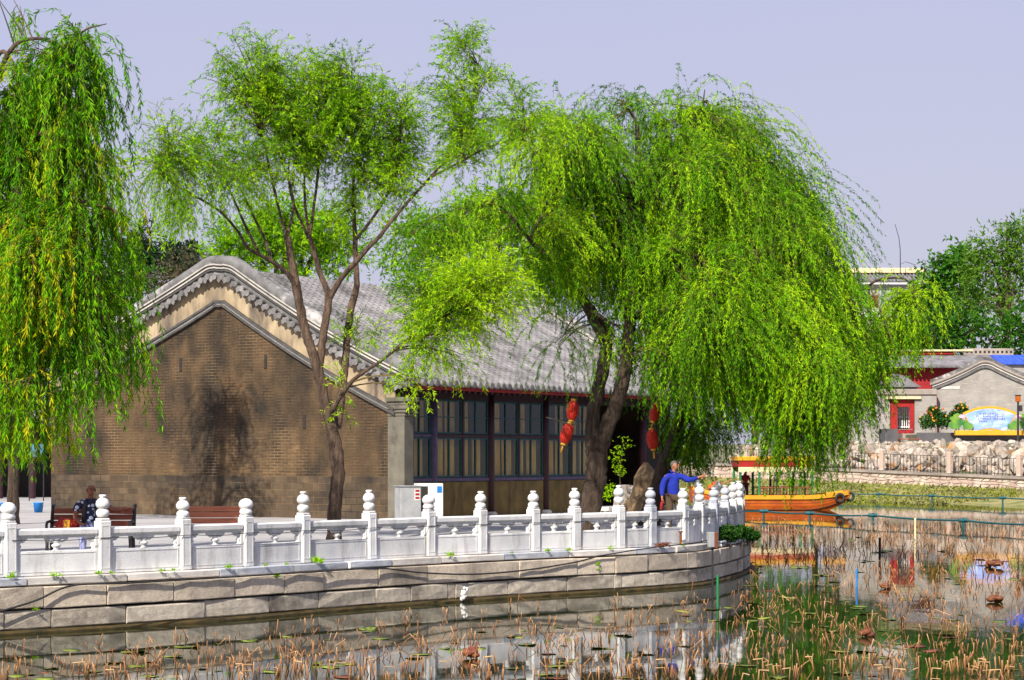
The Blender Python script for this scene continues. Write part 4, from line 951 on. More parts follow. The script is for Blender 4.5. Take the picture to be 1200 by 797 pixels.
# ------------------------------------------------------------------ terrace furniture
def park_bench(loc, rz, w, lab, slat):
    b = thing('park_bench', lab, 'bench', loc, rz, 'slatted benches behind the balustrade')
    n = 4
    for i in range(n):
        MB().cbox(-w / 2, w / 2, -0.22 + i * 0.12, -0.12 + i * 0.12, 0.41, 0.445, 0.006).build('seat_slat', slat, b)
    for i in range(4):
        o = link('back_slat', MB().cbox(-w / 2, w / 2, -0.015, 0.015, -0.05, 0.05, 0.006).mesh('back_slat', slat), b, (0, 0.30 + 0.028 * i, 0.50 + i * 0.112), (-0.22, 0, 0))
    for sg in (-1, 1):
        x = sg * (w / 2 + 0.03); e = MB()
        e.tube([(x, -0.26, 0), (x, -0.20, 0.24), (x, -0.24, 0.42), (x, 0.26, 0.42), (x, 0.33, 0.60), (x, 0.43, 0.92), (x, 0.49, 0.93)], [0.035, 0.03, 0.035, 0.035, 0.035, 0.03, 0.04], 7)
        e.tube([(x, 0.2, 0.41), (x, 0.26, 0.2), (x, 0.36, 0.0)], 0.03, 7)
        e.build('end_frame', M['black'], b, True)
        MB().tube([(x, 0.33, 0.62), (x, 0.1, 0.66), (x, -0.2, 0.65), (x, -0.28, 0.60), (x, -0.24, 0.43)], 0.026, 7).build('armrest', M['black'], b, True)
    return b
DB = 37.0
park_bench(G(106, DB, TZ), 0.06, 1.42, 'brown-red slatted bench the seated man is resting on', M['slat_dull'])
park_bench(G(256, 38.6, TZ), 0.10, 1.16, 'empty salmon slatted bench with black iron ends by the gable', M['slat'])
bg = MB().ball((0, 0, 0.13), 0.16, 12, sc=(1.5, 0.7, 0.85)).ball((-0.1, 0, 0.18), 0.1, 10).build('red_bag', M['red'], None, True); bg.location = G(80, 36.95, TZ + 0.45); tag(bg, 'soft red bag lying on the bench beside the seated man', 'bag')
bgy = MB().cbox(-0.06, 0.06, -0.13, -0.1, 0.06, 0.24, 0.01).build('label_patch', M['gold'], bg)
def bucket(px, py, lab):
    d = F * (CAMZ - TZ) / (py - HY); b = thing('bucket', lab, 'bucket', G(px, d, TZ), 0, 'blue buckets on the paving')
    MB().lathe([(0.13, 0.0), (0.17, 0.30), (0.18, 0.31), (0.18, 0.33), (0.165, 0.33), (0.12, 0.03)], n=18).build('body', M['blue'], b, True)
    MB().tube([(0.175 * math.cos(a), -0.05, 0.31 - 0.13 * math.sin(a)) for a in np.linspace(0, math.pi, 9)], 0.008, 5).build('handle', M['white'], b)
bucket(45, 600.5, 'blue plastic bucket with white handle on the paving nearest the gable')
bucket(2, 601, 'blue plastic bucket cut by the picture edge beside a dark trunk')
cb1 = thing('metal_cabinet', 'grey sheet metal cabinet with a red notice beside the corner pier', 'cabinet', G(478, 57.5, TZ), 0.35)
MB().cbox(-0.30, 0.30, -0.3, 0.3, 0.0, 1.0, 0.015).build('body', M['metal_grey'], cb1)
MB().cbox(-0.33, 0.33, -0.33, 0.33, 1.003, 1.03, 0.01).build('lid', M['metal_grey'], cb1)
nt_ = MB().bbox(0.1, 0.26, -0.312, -0.303, 0.62, 0.94).build('red_notice', M['white'], cb1)
nk = MB()
for z0 in (0.86, 0.76, 0.66): nk.bbox(0.12, 0.24, -0.318, -0.3125, z0, z0 + 0.06)
nk.build('notice_print', M['red'], nt_)
cb2 = thing('white_cabinet', 'white enamel cabinet with a dark open side and a blue sticker', 'cabinet', G(501, 58.6, TZ), 0.25)
MB().cbox(-0.34, 0.40, -0.28, 0.3, 0.0, 1.08, 0.015).build('body', M['white'], cb2)
MB().bbox(-0.32, -0.05, -0.286, -0.281, 0.05, 1.0).build('open_side', M['gap'], cb2)
MB().bbox(0.22, 0.36, -0.289, -0.281, 0.82, 1.0).build('blue_sticker', M['blue'], cb2)
# lanterns strung by the tree and at the eave
def lantern(px, py, d, tilt, lab, s=1.0):
    L = thing('red_lantern', lab, 'lantern', W(px, py, d), 0, 'red cloth lanterns by the hall'); L.rotation_euler = (0, tilt, 0); L.scale = (0.58, 0.58, 0.84)
    n = 16; b = MB(); prof = [(0.09, -0.24), (0.15, -0.21), (0.2, -0.12), (0.215, 0), (0.2, 0.12), (0.15, 0.21), (0.09, 0.24)]
    vs = []
    for r, z_ in prof:
        for q in range(n * 2): w = math.pi * q / n; vs.append((r * s * (1 if q % 2 else 0.93) * math.cos(w), r * s * (1 if q % 2 else 0.93) * math.sin(w), z_ * s))
    N = len(prof); b.add(vs, [(i * 2 * n + q, i * 2 * n + (q + 1) % (2 * n), (i + 1) * 2 * n + (q + 1) % (2 * n), (i + 1) * 2 * n + q) for i in range(N - 1) for q in range(2 * n)])
    b.build('body', M['lantern'], L)
    MB().lathe([(0.095 * s, 0.235 * s), (0.1 * s, 0.25 * s), (0.1 * s, 0.29 * s), (0.02, 0.3 * s)], n=12).build('top_cap', M['gold'], L)
    MB().lathe([(0.02, -0.3 * s), (0.1 * s, -0.28 * s), (0.095 * s, -0.235 * s)], n=12).build('bottom_cap', M['gold'], L)
    MB().lathe([(0.03 * s, -0.48 * s), (0.035 * s, -0.36 * s), (0.015, -0.29 * s)], n=8).build('tassel', M['gold'], L)
    MB().tube([(0, 0, 0.29 * s), (0, 0, 0.55 * s)], 0.008, 5).build('cord', M['black'], L)
lantern(671, 481, 52, 0.12, 'upper of two red lanterns hanging left of the forked trunk', 1.2)
lantern(664, 508.5, 52, 0.3, 'lower tilted red lantern hanging left of the forked trunk', 1.25)
lantern(764.5, 515, 54, -0.1, 'red lantern with golden top hanging beside the leaning dark trunk', 1.25)
lantern(767, 484, 54, 0.2, 'half hidden red lantern above another, right of the dark porch', 1.1)
cw_ = MB().tube([W(640, 489, 55), W(664, 496, 52), W(683, 499, 50.6)], 0.012, 5).build('lantern_wire', M['twig']); tag(cw_, 'thin pale wire holding the lanterns left of the forked trunk', 'wire')
# garden rocks and sapling in front of the porch
def rock_obj(px, py, d, prof, lab, mt):
    b = MB(); n = 12; rg = random.Random(int(px)); vs = []
    for r, z_ in prof:
        for q in range(n): w = 2 * math.pi * q / n; rr = r * rg.uniform(0.8, 1.15); vs.append((rr * math.cos(w), rr * 0.8 * math.sin(w), z_ + rg.uniform(-0.04, 0.04)))
    N = len(prof); b.add(vs, [(i * n + q, i * n + (q + 1) % n, (i + 1) * n + (q + 1) % n, (i + 1) * n + q) for i in range(N - 1) for q in range(n)] + [tuple((N - 1) * n + q for q in range(n))])
    o = b.build('garden_rock', M[mt]); o.location = G(px, d, TZ - 0.1); tag(o, lab, 'rock')
rock_obj(757, 0, 58, [(0.72, 0), (0.74, 0.25), (0.62, 0.5), (0.55, 0.8), (0.40, 1.05), (0.36, 1.35), (0.22, 1.6), (0.06, 1.75)], 'tall pointed tan garden rock in front of the dark porch', 'rock_tan')
rock_obj(737, 0, 60, [(0.5, 0), (0.5, 0.4), (0.42, 0.9), (0.3, 1.1)], 'squat grey garden rock left of the pointed tan one', 'rock')
# cables and small fittings on the embankment
def sagging(pts, r, lab, name='cable'):
    Q = [Vector(p) for p in smooth_path([tuple(p) for p in pts], 8)]
    c = MB().tube([q - Q[0] for q in Q], r, 6).build(name, M['black']); c.location = Q[0]; return tag(c, lab, 'cable')
def s_px(px): return min(np.linspace(0, END * 0.93, 600), key=lambda s: abs(600 + F * along(s).x / along(s).y - px))
def onwall(px, z_, o=0.30): p = along(s_px(px), o); return Vector((p.x, p.y, z_))
sagging([onwall(-20, 0.33), onwall(30, 0.5), onwall(72, 0.70), onwall(140, 0.70), onwall(250, 0.71), onwall(350, 0.71), onwall(430, 0.70), onwall(480, 0.58), onwall(540, 0.50), onwall(600, 0.52), onwall(660, 0.62), onwall(690, 0.73)], 0.016, 'black cable sagging along the granite face of the embankment')
sagging([onwall(690, 0.73), onwall(740, 0.83), onwall(800, 0.90), onwall(813, 0.92), onwall(835, 0.78), onwall(866, 0.6)], 0.013, 'black cable running from the wall to the small post box')
W2 = []
for i in range(2, 21):
    p = PSET[i]; a = PSET[max(0, i - 1)]; c = PSET[min(len(PSET) - 1, i + 1)]; tdir = (c - a).normalized(); nn = Vector((tdir.y, -tdir.x)); q = p + nn * 0.112
    W2.append(Vector((q.x, q.y, TZ + 0.56)))
    if i < 20: qq = (PSET[i] + PSET[i + 1]) / 2 + nn * 0.11; W2.append(Vector((qq.x, qq.y, TZ + 0.535)))
sagging(W2, 0.006, 'thin dark wire tied along the balustrade posts', 'wire')
jb = thing('junction_box', 'small grey box with a rusty side on a thin pole against the embankment', 'junction box', onwall(812, 0.0, 0.42), 0.3)
MB().tube([(0, 0, -0.3), (0, 0, 0.85)], 0.022, 8).build('pole', M['black'], jb)
MB().cbox(-0.11, 0.02, -0.08, 0.06, 0.78, 1.1, 0.01).build('box', M['metal_grey'], jb)
MB().cbox(0.022, 0.10, -0.08, 0.06, 0.76, 1.1, 0.01).build('rusty_side', M['rust'], jb)
rp = MB().cbox(-0.025, 0.025, -0.02, 0.02, 0, 0.25, 0.005).cbox(-0.05, 0.05, -0.03, 0.03, 0.251, 0.275, 0.005).build('rusty_bracket', M['rust']); rp.location = onwall(791, TZ + 0.02, 0.14); tag(rp, 'short rusty iron bracket standing against the marble panel', 'bracket')
fm = MB()
rg = random.Random(21)
for q in range(8): fm.ball((rg.uniform(-.05, .05), rg.uniform(-.03, .03), 0.04 + q * 0.028), rg.uniform(0.02, 0.045), 8, sc=(1, 0.7, 1.2))
fm = fm.build('white_rag', M['white'], None, True); fm.location = onwall(527, 0.02, 0.36); tag(fm, 'white rag hanging from the drain hole of the embankment', 'rag')

# far kiosk and dark trunk behind the left willow
kd = 92
ks = thing('tiled_corridor', 'dark open corridor with red posts and tiled roof behind the left willow', 'corridor', G(0, kd, TZ), 0)
MB().prism([(-1.2, 3.3), (-1.2, 3.45), (1.8, 5.0), (2.4, 5.0), (5, 3.5), (5, 3.3)], -9, 1.9, 'X').build('roof', M['tile'], ks)
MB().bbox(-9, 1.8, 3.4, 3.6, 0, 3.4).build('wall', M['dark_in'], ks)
MB().bbox(-9, 1.8, -0.9, -0.8, 2.95, 3.28).build('eave_board', M['maroon'], ks)
for q in range(8): MB().tube([(-8.6 + q * 1.45, -0.4, 0), (-8.6 + q * 1.45, -0.4, 3.3)], 0.14, 10).build('post', M['maroon'], ks)
bl_ = thing('blue_awning', 'pale blue awning panel beside the corridor behind the willow strands', 'awning', G(42, 86, TZ), 0)
MB().cbox(-0.34, 0.34, 0, 0.08, 1.85, 2.4, 0.02).build('panel', M['bluecloth'], bl_)
for sg in (-1, 1): MB().tube([(sg * 0.3, 0.1, 0), (sg * 0.3, 0.1, 1.9)], 0.025, 6).build('leg', M['black'], bl_)

# ------------------------------------------------------------------ trees
def unit(a): return a / np.maximum(np.linalg.norm(a, axis=-1, keepdims=True), 1e-9)
def leaf_mesh(name, P, Dr, Sd, L, Wd, tint, mats, tubes=None):
    """two folded triangles per leaf; tubes: (paths (N,K,3), radius) drawn as three-sided twigs"""
    n = len(P); Nn = unit(np.cross(Dr, Sd))
    v = np.empty((n, 4, 3)); mid = P + Dr * (L * 0.42)[:, None]
    v[:, 0] = P; v[:, 1] = mid + Sd * (Wd * 0.5)[:, None] + Nn * (L * 0.06)[:, None]; v[:, 2] = P + Dr * L[:, None] - Nn * (L * 0.10)[:, None]; v[:, 3] = mid - Sd * (Wd * 0.5)[:, None] + Nn * (L * 0.06)[:, None]
    verts = [v.reshape(-1, 3)]; base = np.arange(n)[:, None] * 4
    tri = np.concatenate([base + np.array([[0, 1, 2]]), base + np.array([[0, 2, 3]])], 0)
    tv = [np.repeat(tint, 4)]; mi = [np.zeros(len(tri), np.int32)]; tris = [tri]; off_ = n * 4
    for paths, rad in (tubes or []):
        N, K, _ = paths.shape
        T = np.zeros_like(paths); T[:, 1:-1] = paths[:, 2:] - paths[:, :-2]; T[:, 0] = paths[:, 1] - paths[:, 0]; T[:, -1] = paths[:, -1] - paths[:, -2]; T = unit(T)
        ref = np.array([0.31, 0.85, 0.2]); A = unit(np.cross(T, ref)); B = np.cross(T, A)
        taper = np.linspace(1, 0.35, K)[None, :, None]; rr = (rad[:, None, None] if isinstance(rad, np.ndarray) else rad) * taper
        ring = np.stack([paths + (A * math.cos(w) + B * math.sin(w)) * rr for w in (0, 2.094, 4.189)], 2)
        verts.append(ring.reshape(-1, 3)); idx = np.arange(N * K * 3).reshape(N, K, 3) + off_
        for q in range(3):
            a, b, c, d = idx[:, :-1, q].ravel(), idx[:, :-1, (q + 1) % 3].ravel(), idx[:, 1:, (q + 1) % 3].ravel(), idx[:, 1:, q].ravel()
            tris += [np.stack([a, b, c], 1), np.stack([a, c, d], 1)]; mi += [np.ones(2 * len(a), np.int32)]
        tv.append(np.full(N * K * 3, 0.5)); off_ += N * K * 3
    V = np.concatenate(verts).astype(np.float32); Tn = np.concatenate(tris).astype(np.int32)
    me = bpy.data.meshes.new(name); me.vertices.add(len(V)); me.vertices.foreach_set('co', V.ravel())
    me.loops.add(len(Tn) * 3); me.loops.foreach_set('vertex_index', Tn.ravel())
    me.polygons.add(len(Tn)); me.polygons.foreach_set('loop_start', np.arange(0, len(Tn) * 3, 3, dtype=np.int32)); me.polygons.foreach_set('material_index', np.concatenate(mi))
    for mt in mats: me.materials.append(mt)
    at = me.attributes.new('tint', 'FLOAT', 'POINT'); at.data.foreach_set('value', np.concatenate(tv).astype(np.float32))
    me.update(calc_edges=True); return me

def strand_paths(rg, P0, D0, L, K, droop, wob=0.12, bsway=None):
    N = len(P0); p = P0.copy(); d = unit(D0); out = [p.copy()]; st = (L / K)[:, None]; sway = rg.normal(0, 0.3, (N, 3)) * np.array([1, 1, 0.15])
    if bsway is not None: sway = sway + bsway
    for k in range(K):
        d = unit(d + np.array([0, 0, -1.0]) * (droop * (0.6 + 1.2 * k / K))[:, None] + sway * 0.16 + rg.normal(0, wob, (N, 3)))
        p = p + d * st; out.append(p.copy())
    return np.stack(out, 1)
def leaves_on(rg, paths, m, t0, ll, lw, spread, hang, tint, tj):
    N, K1, _ = paths.shape; K = K1 - 1
    u = (t0 + (1 - t0) * rg.random((N, m))) * K; i = np.minimum(u.astype(int), K - 1); f = (u - i)[..., None]
    r = np.arange(N)[:, None]; a, b = paths[r, i], paths[r, i + 1]
    P = (a * (1 - f) + b * f).reshape(-1, 3); T = unit((b - a).reshape(-1, 3)); n = len(P)
    R = unit(np.cross(T, rg.normal(0, 1, (n, 3))))
    Dr = unit(T * 0.75 + R * spread * rg.uniform(0.5, 1.3, (n, 1)) + np.array([0, 0, -hang]))
    Sd = unit(np.cross(Dr, rg.normal(0, 1, (n, 3))))
    L = ll * rg.uniform(0.6, 1.2, n); tn = np.clip(np.repeat(tint, m) + rg.normal(0, tj, n), 0, 1)
    return P, Dr, Sd, L, L * lw / ll * rg.uniform(0.8, 1.2, n), tn

def tree(name, label, base, limbs, clumps, bark, leaf, seed, ll=0.10, lw=0.019, spacing=0.045, spread=0.6, hang=0.3, group=None, cat='tree', wob=0.10, attach_r=0.035, tj=0.13):
    """limbs: lists of (px, py, depth, radius m) from the trunk outwards; clumps: dicts of foliage masses in the crown"""
    rg = np.random.default_rng(seed); pr = random.Random(seed)
    root = thing(name, label, cat, base, 0, group); o = Vector(base); on = np.array(base)
    tk = MB(); nodes = []
    for li, lb in enumerate(limbs):
        P = [tuple(W(x, y, d)) + (r,) for x, y, d, r in lb]
        sp = smooth_path(P, 5)
        pts = [Vector(q[:3]) - o for q in sp]; rr = [max(0.006, float(q[3])) for q in sp]
        for q in range(1, len(pts) - 1): pts[q] += Vector((pr.uniform(-1, 1), pr.uniform(-1, 1), 0)) * rr[q] * 0.10
        tk.tube(pts, rr, 12 if rr[0] > 0.08 else 7, wob=0.07, rg=pr)
        nodes += [(np.array(q[:3]), q[3]) for q in sp[(2 if li == 0 else 0):]]
    NP = np.array([n[0] for n in nodes]); NR = np.array([n[1] for n in nodes])
    allL = []; tubes = []
    for c in clumps:
        ctr = np.array(W(c['x'], c['y'], c['d'])); k = c['d'] / F; rad = np.array([c['rx'] * k, c.get('rd', (c['rx'] + c['ry']) * 0.5 * k), c['ry'] * k])
        dist = np.linalg.norm((NP - ctr) * np.array([1, 0.7, 1]), axis=1) + (np.where(NP[:, 2] < ctr[2] - rad[2] * .4, 2.5 + .6 * (ctr[2] - NP[:, 2]), 0) if c.get('above') else np.where(NP[:, 2] > ctr[2] + rad[2] * 0.3, 2.0, 0))
        near = np.argsort(dist)[:4]
        ns = c['n']; nb = c.get('nb', max(3, int(ns / 16)))
        A = NP[near[rg.integers(0, len(near), nb)]]
        q = rg.normal(0, 1, (nb, 3)); q = unit(q) * (rg.random((nb, 1)) ** 0.4); T = ctr + q * rad * 0.92
        up = c.get('arch', 0.18); midp = (A + T) / 2 + np.array([0, 0, 1]) * np.linalg.norm(T - A, axis=1, keepdims=True) * up + rg.normal(0, 0.15, (nb, 3)) * rad * 0.4
        tt = np.linspace(0, 1, 7)[None, :, None]
        Bz = A[:, None] * (1 - tt) ** 2 + 2 * midp[:, None] * tt * (1 - tt) + T[:, None] * tt ** 2
        dl = np.linalg.norm(T - A, axis=1); tubes.append((Bz - on, np.clip(attach_r * (0.3 + dl / 6.0), 0.006, 0.028)))
        bi = rg.integers(0, nb, ns); u = np.clip(1 - rg.random(ns) ** 1.4 * c.get('back', 0.45), 0, 1) * 6; i = np.minimum(u.astype(int), 5); f = (u - i)[:, None]
        P0 = Bz[bi, i] * (1 - f) + Bz[bi, i + 1] * f + rg.normal(0, 1, (ns, 3)) * rad * c.get('jit', 0.16)
        gx = P0 * np.array([1.15, .6, 1.0]) + seed
        gn = np.sin(gx[:, 0] + 1.7 * np.sin(gx[:, 2] * .9)) * np.sin(gx[:, 2] * 1.25 + 1.3 * np.sin(gx[:, 0] * .8 + gx[:, 1])) 
        keep = (gn > -.25) | (rg.random(ns) > c.get('gap', 0.0)); P0 = P0[keep]; bi = bi[keep]; ns = len(P0)
        outw = unit((P0 - ctr) / np.maximum(rad, 0.1)) * c.get('out', 0.5)
        D0 = outw + rg.normal(0, c.get('fan', 0.35), (ns, 3)) + rg.normal(0, c.get('bdir', 0.25), (nb, 3))[bi] + np.array(c.get('dir', (0, 0, c.get('up', 0.3))))
        lo, hi = c['L']; bl = rg.random(nb); L = (lo + (hi - lo) * np.clip(bl[bi] * 0.75 + rg.random(ns) * 0.35, 0, 1) ** 1.1)
        K = c.get('K', 9); paths = strand_paths(rg, P0, D0, L, K, np.full(ns, c.get('droop', 0.35)), wob, (rg.normal(0, c.get('bsw', 0.6), (nb, 3)) * np.array([1, 1, 0.15]) + np.array([c.get('wind', 0.0), 0, 0]))[bi])
        # a strand stays inside its mass: nothing may hang below the given photo row
        if 'ymin' in c:
            zlim = CAMZ - (c['ymin'] + rg.normal(0, 10, ns) - HY) * k
            low = paths[:, -1, 2]; ok = low > zlim
            sc = np.clip((P0[:, 2] - zlim) / np.maximum(P0[:, 2] - low, 0.1), 0.12, 1.0); sc = np.where(ok, 1, sc)
            paths = P0[:, None] + (paths - P0[:, None]) * sc[:, None, None]; L = L * sc
        m = max(4, int(L.mean() / c.get('sp', spacing)))
        tint = np.clip(rg.normal(c.get('tint', 0.5), c.get('tv', 0.15), ns) + rg.normal(0, c.get('btv', 0.14), nb)[bi], 0, 1)
        P, Dr, Sd, Ll, Wl, tn = leaves_on(rg, paths, m, 0.04, ll * c.get('ls', 1.0), lw * c.get('ls', 1.0), spread, hang, tint, tj)
        allL.append((P - on, Dr, Sd, Ll, Wl, tn)); tubes.append((paths[:, ::2] - on, 0.0045))
    tk.build('trunk', bark, root, True)
    cat_ = [np.concatenate([a[j] for a in allL]) for j in range(6)]
    me = leaf_mesh('crown', *cat_, [leaf, M['twig']], tubes)
    cr = link('crown', me, root); tag(cr, kind='stuff')
    print(name, len(cat_[0]), 'leaves'); return root
def cl(x, y, d, rx, ry, n, L, **k): return dict(x=x, y=y, d=d, rx=rx, ry=ry, n=n, L=L, **k)

# tree A: airy many-stemmed willow in front of the gable
dA = 43.0
A_limbs = [
    [(391, 652, dA, 0.195), (392, 625, dA, 0.156), (393, 590, dA, 0.144), (396, 555, dA, 0.140), (394, 525, dA, 0.144), (388, 500, dA, 0.117), (380, 470, dA, 0.113), (372, 432, dA, 0.109), (363, 405, dA, 0.101), (356, 380, dA, 0.098), (350, 352, dA, 0.094), (346, 328, dA, 0.090), (341, 303, dA, 0.078), (337, 280, dA, 0.070), (334, 270, dA, 0.039)],
    [(372, 445, dA, 0.086), (376, 415, dA + .1, 0.086), (380, 385, dA + .2, 0.082), (385, 350, dA + .3, 0.078), (381, 335, dA + .3, 0.062), (374, 318, dA + .4, 0.058), (368, 295, dA + .4, 0.051), (364, 282, dA + .4, 0.047), (362, 272, dA + .4, 0.030)],
    [(385, 352, dA + .3, 0.066), (400, 326, dA + .2, 0.058), (417, 307, dA, 0.055), (432, 290, dA, 0.047), (443, 279, dA, 0.043), (462, 255, dA, 0.035), (482, 232, dA + .3, 0.031), (504, 208, dA + .6, 0.028), (525, 185, dA + .8, 0.025), (545, 159, dA + 1, 0.026), (554, 120, dA + 1.2, 0.018), (562, 66, dA + 1.4, 0.008)],
    [(395, 500, dA + .3, 0.094), (400, 465, dA + .6, 0.086), (404, 430, dA + .8, 0.082), (408, 385, dA + 1, 0.078), (413, 355, dA + 1.1, 0.078), (418, 335, dA + 1.1, 0.066), (417, 310, dA + 1.1, 0.058), (416, 280, dA + 1.2, 0.051), (415, 250, dA + 1.2, 0.039), (414, 215, dA + 1.2, 0.030), (420, 170, dA + 1.2, 0.012)],
    [(385, 492, dA - .1, 0.066), (392, 476, dA - .3, 0.058), (404, 458, dA - .5, 0.051), (417, 443, dA - .7, 0.043), (445, 424, dA - 1, 0.035), (470, 404, dA - 1.3, 0.027), (497, 383, dA - 1.6, 0.022), (520, 372, dA - 1.8, 0.010)],
    [(348, 338, dA, 0.058), (335, 318, dA - .2, 0.051), (319, 307, dA - .4, 0.043), (305, 299, dA - .6, 0.039), (290, 290, dA - .8, 0.035), (278, 270, dA - 1, 0.030), (258, 248, dA - 1.2, 0.025), (236, 234, dA - 1.4, 0.026), (208, 218, dA - 1.6, 0.018), (180, 198, dA - 1.8, 0.008)],
    [(305, 299, dA - .6, 0.027), (290, 270, dA - .5, 0.030), (279, 245, dA - .5, 0.026), (265, 215, dA - .5, 0.020), (252, 189, dA - .5, 0.010)],
    [(319, 307, dA - .4, 0.027), (310, 280, dA, 0.030), (298, 255, dA + .2, 0.027), (282, 222, dA + .4, 0.022), (268, 198, dA + .5, 0.012)],
    [(335, 276, dA, 0.035), (328, 250, dA, 0.028), (320, 215, dA, 0.030), (312, 180, dA, 0.022), (305, 150, dA, 0.012)],
    [(337, 277, dA, 0.031), (344, 240, dA + .3, 0.027), (338, 210, dA + .3, 0.028), (330, 188, dA + .4, 0.018), (326, 160, dA + .4, 0.010)],
    [(362, 280, dA + .4, 0.035), (354, 262, dA + .4, 0.031), (343, 235, dA + .5, 0.030), (338, 200, dA + .5, 0.020), (345, 150, dA + .5, 0.010)],
    [(363, 280, dA + .4, 0.035), (367, 250, dA + .5, 0.030), (372, 210, dA + .6, 0.030), (376, 180, dA + .6, 0.022), (392, 150, dA + .6, 0.010)],
    [(364, 281, dA + .4, 0.027), (358, 245, dA + .6, 0.030), (357, 205, dA + .8, 0.022), (362, 160, dA + .8, 0.010)],
    [(504, 208, dA + .6, 0.030), (535, 192, dA + .4, 0.026), (560, 178, dA + .2, 0.022), (585, 168, dA, 0.016), (615, 162, dA, 0.008)],
    [(416, 282, dA + 1.2, 0.039), (432, 262, dA + 1, 0.035), (450, 235, dA + .8, 0.027), (466, 200, dA + .6, 0.025), (470, 160, dA + .6, 0.012)],
]
k_ = dict(droop=.16, up=.45, out=.75, jit=.26, spread=0)
def ca(x, y, rx, ry, n, L=(.3, .8), dd=0.0, **k):
    q = dict(droop=.17, up=.35, out=.5, jit=.17, K=6, rd=1.15, btv=.22, gap=.45); n = int(n * 1.65); q.update(k); return cl(x, y, dA + dd, rx, ry, n, L, **q)
A_cl = [ca(205, 165, 40, 40, 150, dd=-1.6, sp=.05), ca(182, 200, 22, 36, 50, (.8, 1.8), dd=-1.6, droop=.5, up=.1), ca(222, 210, 20, 30, 40, (.7, 1.6), dd=-1.4, droop=.5, up=.1), ca(250, 190, 26, 40, 80, (.5, 1.4), dd=-.8, droop=.3),
        ca(268, 62, 30, 22, 32, (.5, 1.2), dd=0, droop=.35, arch=.3), ca(255, 95, 14, 18, 9, (.4, .8), droop=.3, arch=.3),
        ca(300, 85, 40, 32, 130, dd=0), ca(305, 130, 50, 45, 240), ca(335, 95, 40, 35, 190, dd=.3), ca(350, 150, 45, 48, 300, dd=.4), ca(390, 110, 45, 40, 250, dd=.6), ca(400, 160, 48, 45, 320, dd=.6), ca(410, 85, 25, 22, 70, dd=.6),
        ca(330, 185, 38, 28, 110, dd=.2), ca(440, 130, 48, 45, 300, dd=.6), ca(455, 165, 38, 45, 280, dd=.6), ca(440, 195, 45, 35, 240, dd=.9), ca(468, 215, 30, 36, 150, dd=.6), ca(432, 225, 25, 35, 90, dd=1.1), ca(290, 200, 35, 45, 100, (.5, 1.3), dd=-.4, droop=.3),
        ca(552, 60, 24, 28, 75, (.3, .7), dd=1.3), ca(535, 95, 30, 28, 90, (.3, .8), dd=1.1), ca(570, 105, 22, 30, 70, (.3, .7), dd=1.1), ca(530, 140, 28, 32, 110, dd=.9), ca(560, 150, 30, 25, 110, dd=.6), ca(600, 135, 32, 30, 120, dd=.1), ca(625, 165, 25, 30, 90, (.5, 1.2), dd=0, droop=.3), ca(540, 185, 30, 28, 90, dd=.4),
        ca(400, 250, 20, 30, 40, dd=1.2),
        ca(515, 365, 42, 35, 210, (.4, 1.0), dd=-1.7, tint=.72), ca(555, 345, 40, 38, 240, (.4, 1.1), dd=-1.8, tint=.75), ca(520, 405, 35, 30, 110, (.4, 1.1), dd=-1.6, tint=.72, droop=.3), ca(500, 450, 16, 16, 22, (.4, .9), dd=-1.6, tint=.75, droop=.5),
        ca(425, 385, 20, 24, 40, (.3, .7), dd=.6, tint=.7), ca(402, 470, 7, 22, 16, (.25, .6), dd=0, tint=.7), ca(590, 330, 28, 30, 120, (.4, 1.1), dd=-1.8, tint=.7)]
tree('willow_tree', 'airy willow with several slender bare stems standing in front of the brick gable', tuple(W(391, 652, dA)), A_limbs, A_cl, M['bark'], M['leafA'], 101, ll=.105, lw=.021, spacing=.033, spread=.75, hang=.12, group='willows along the terrace')

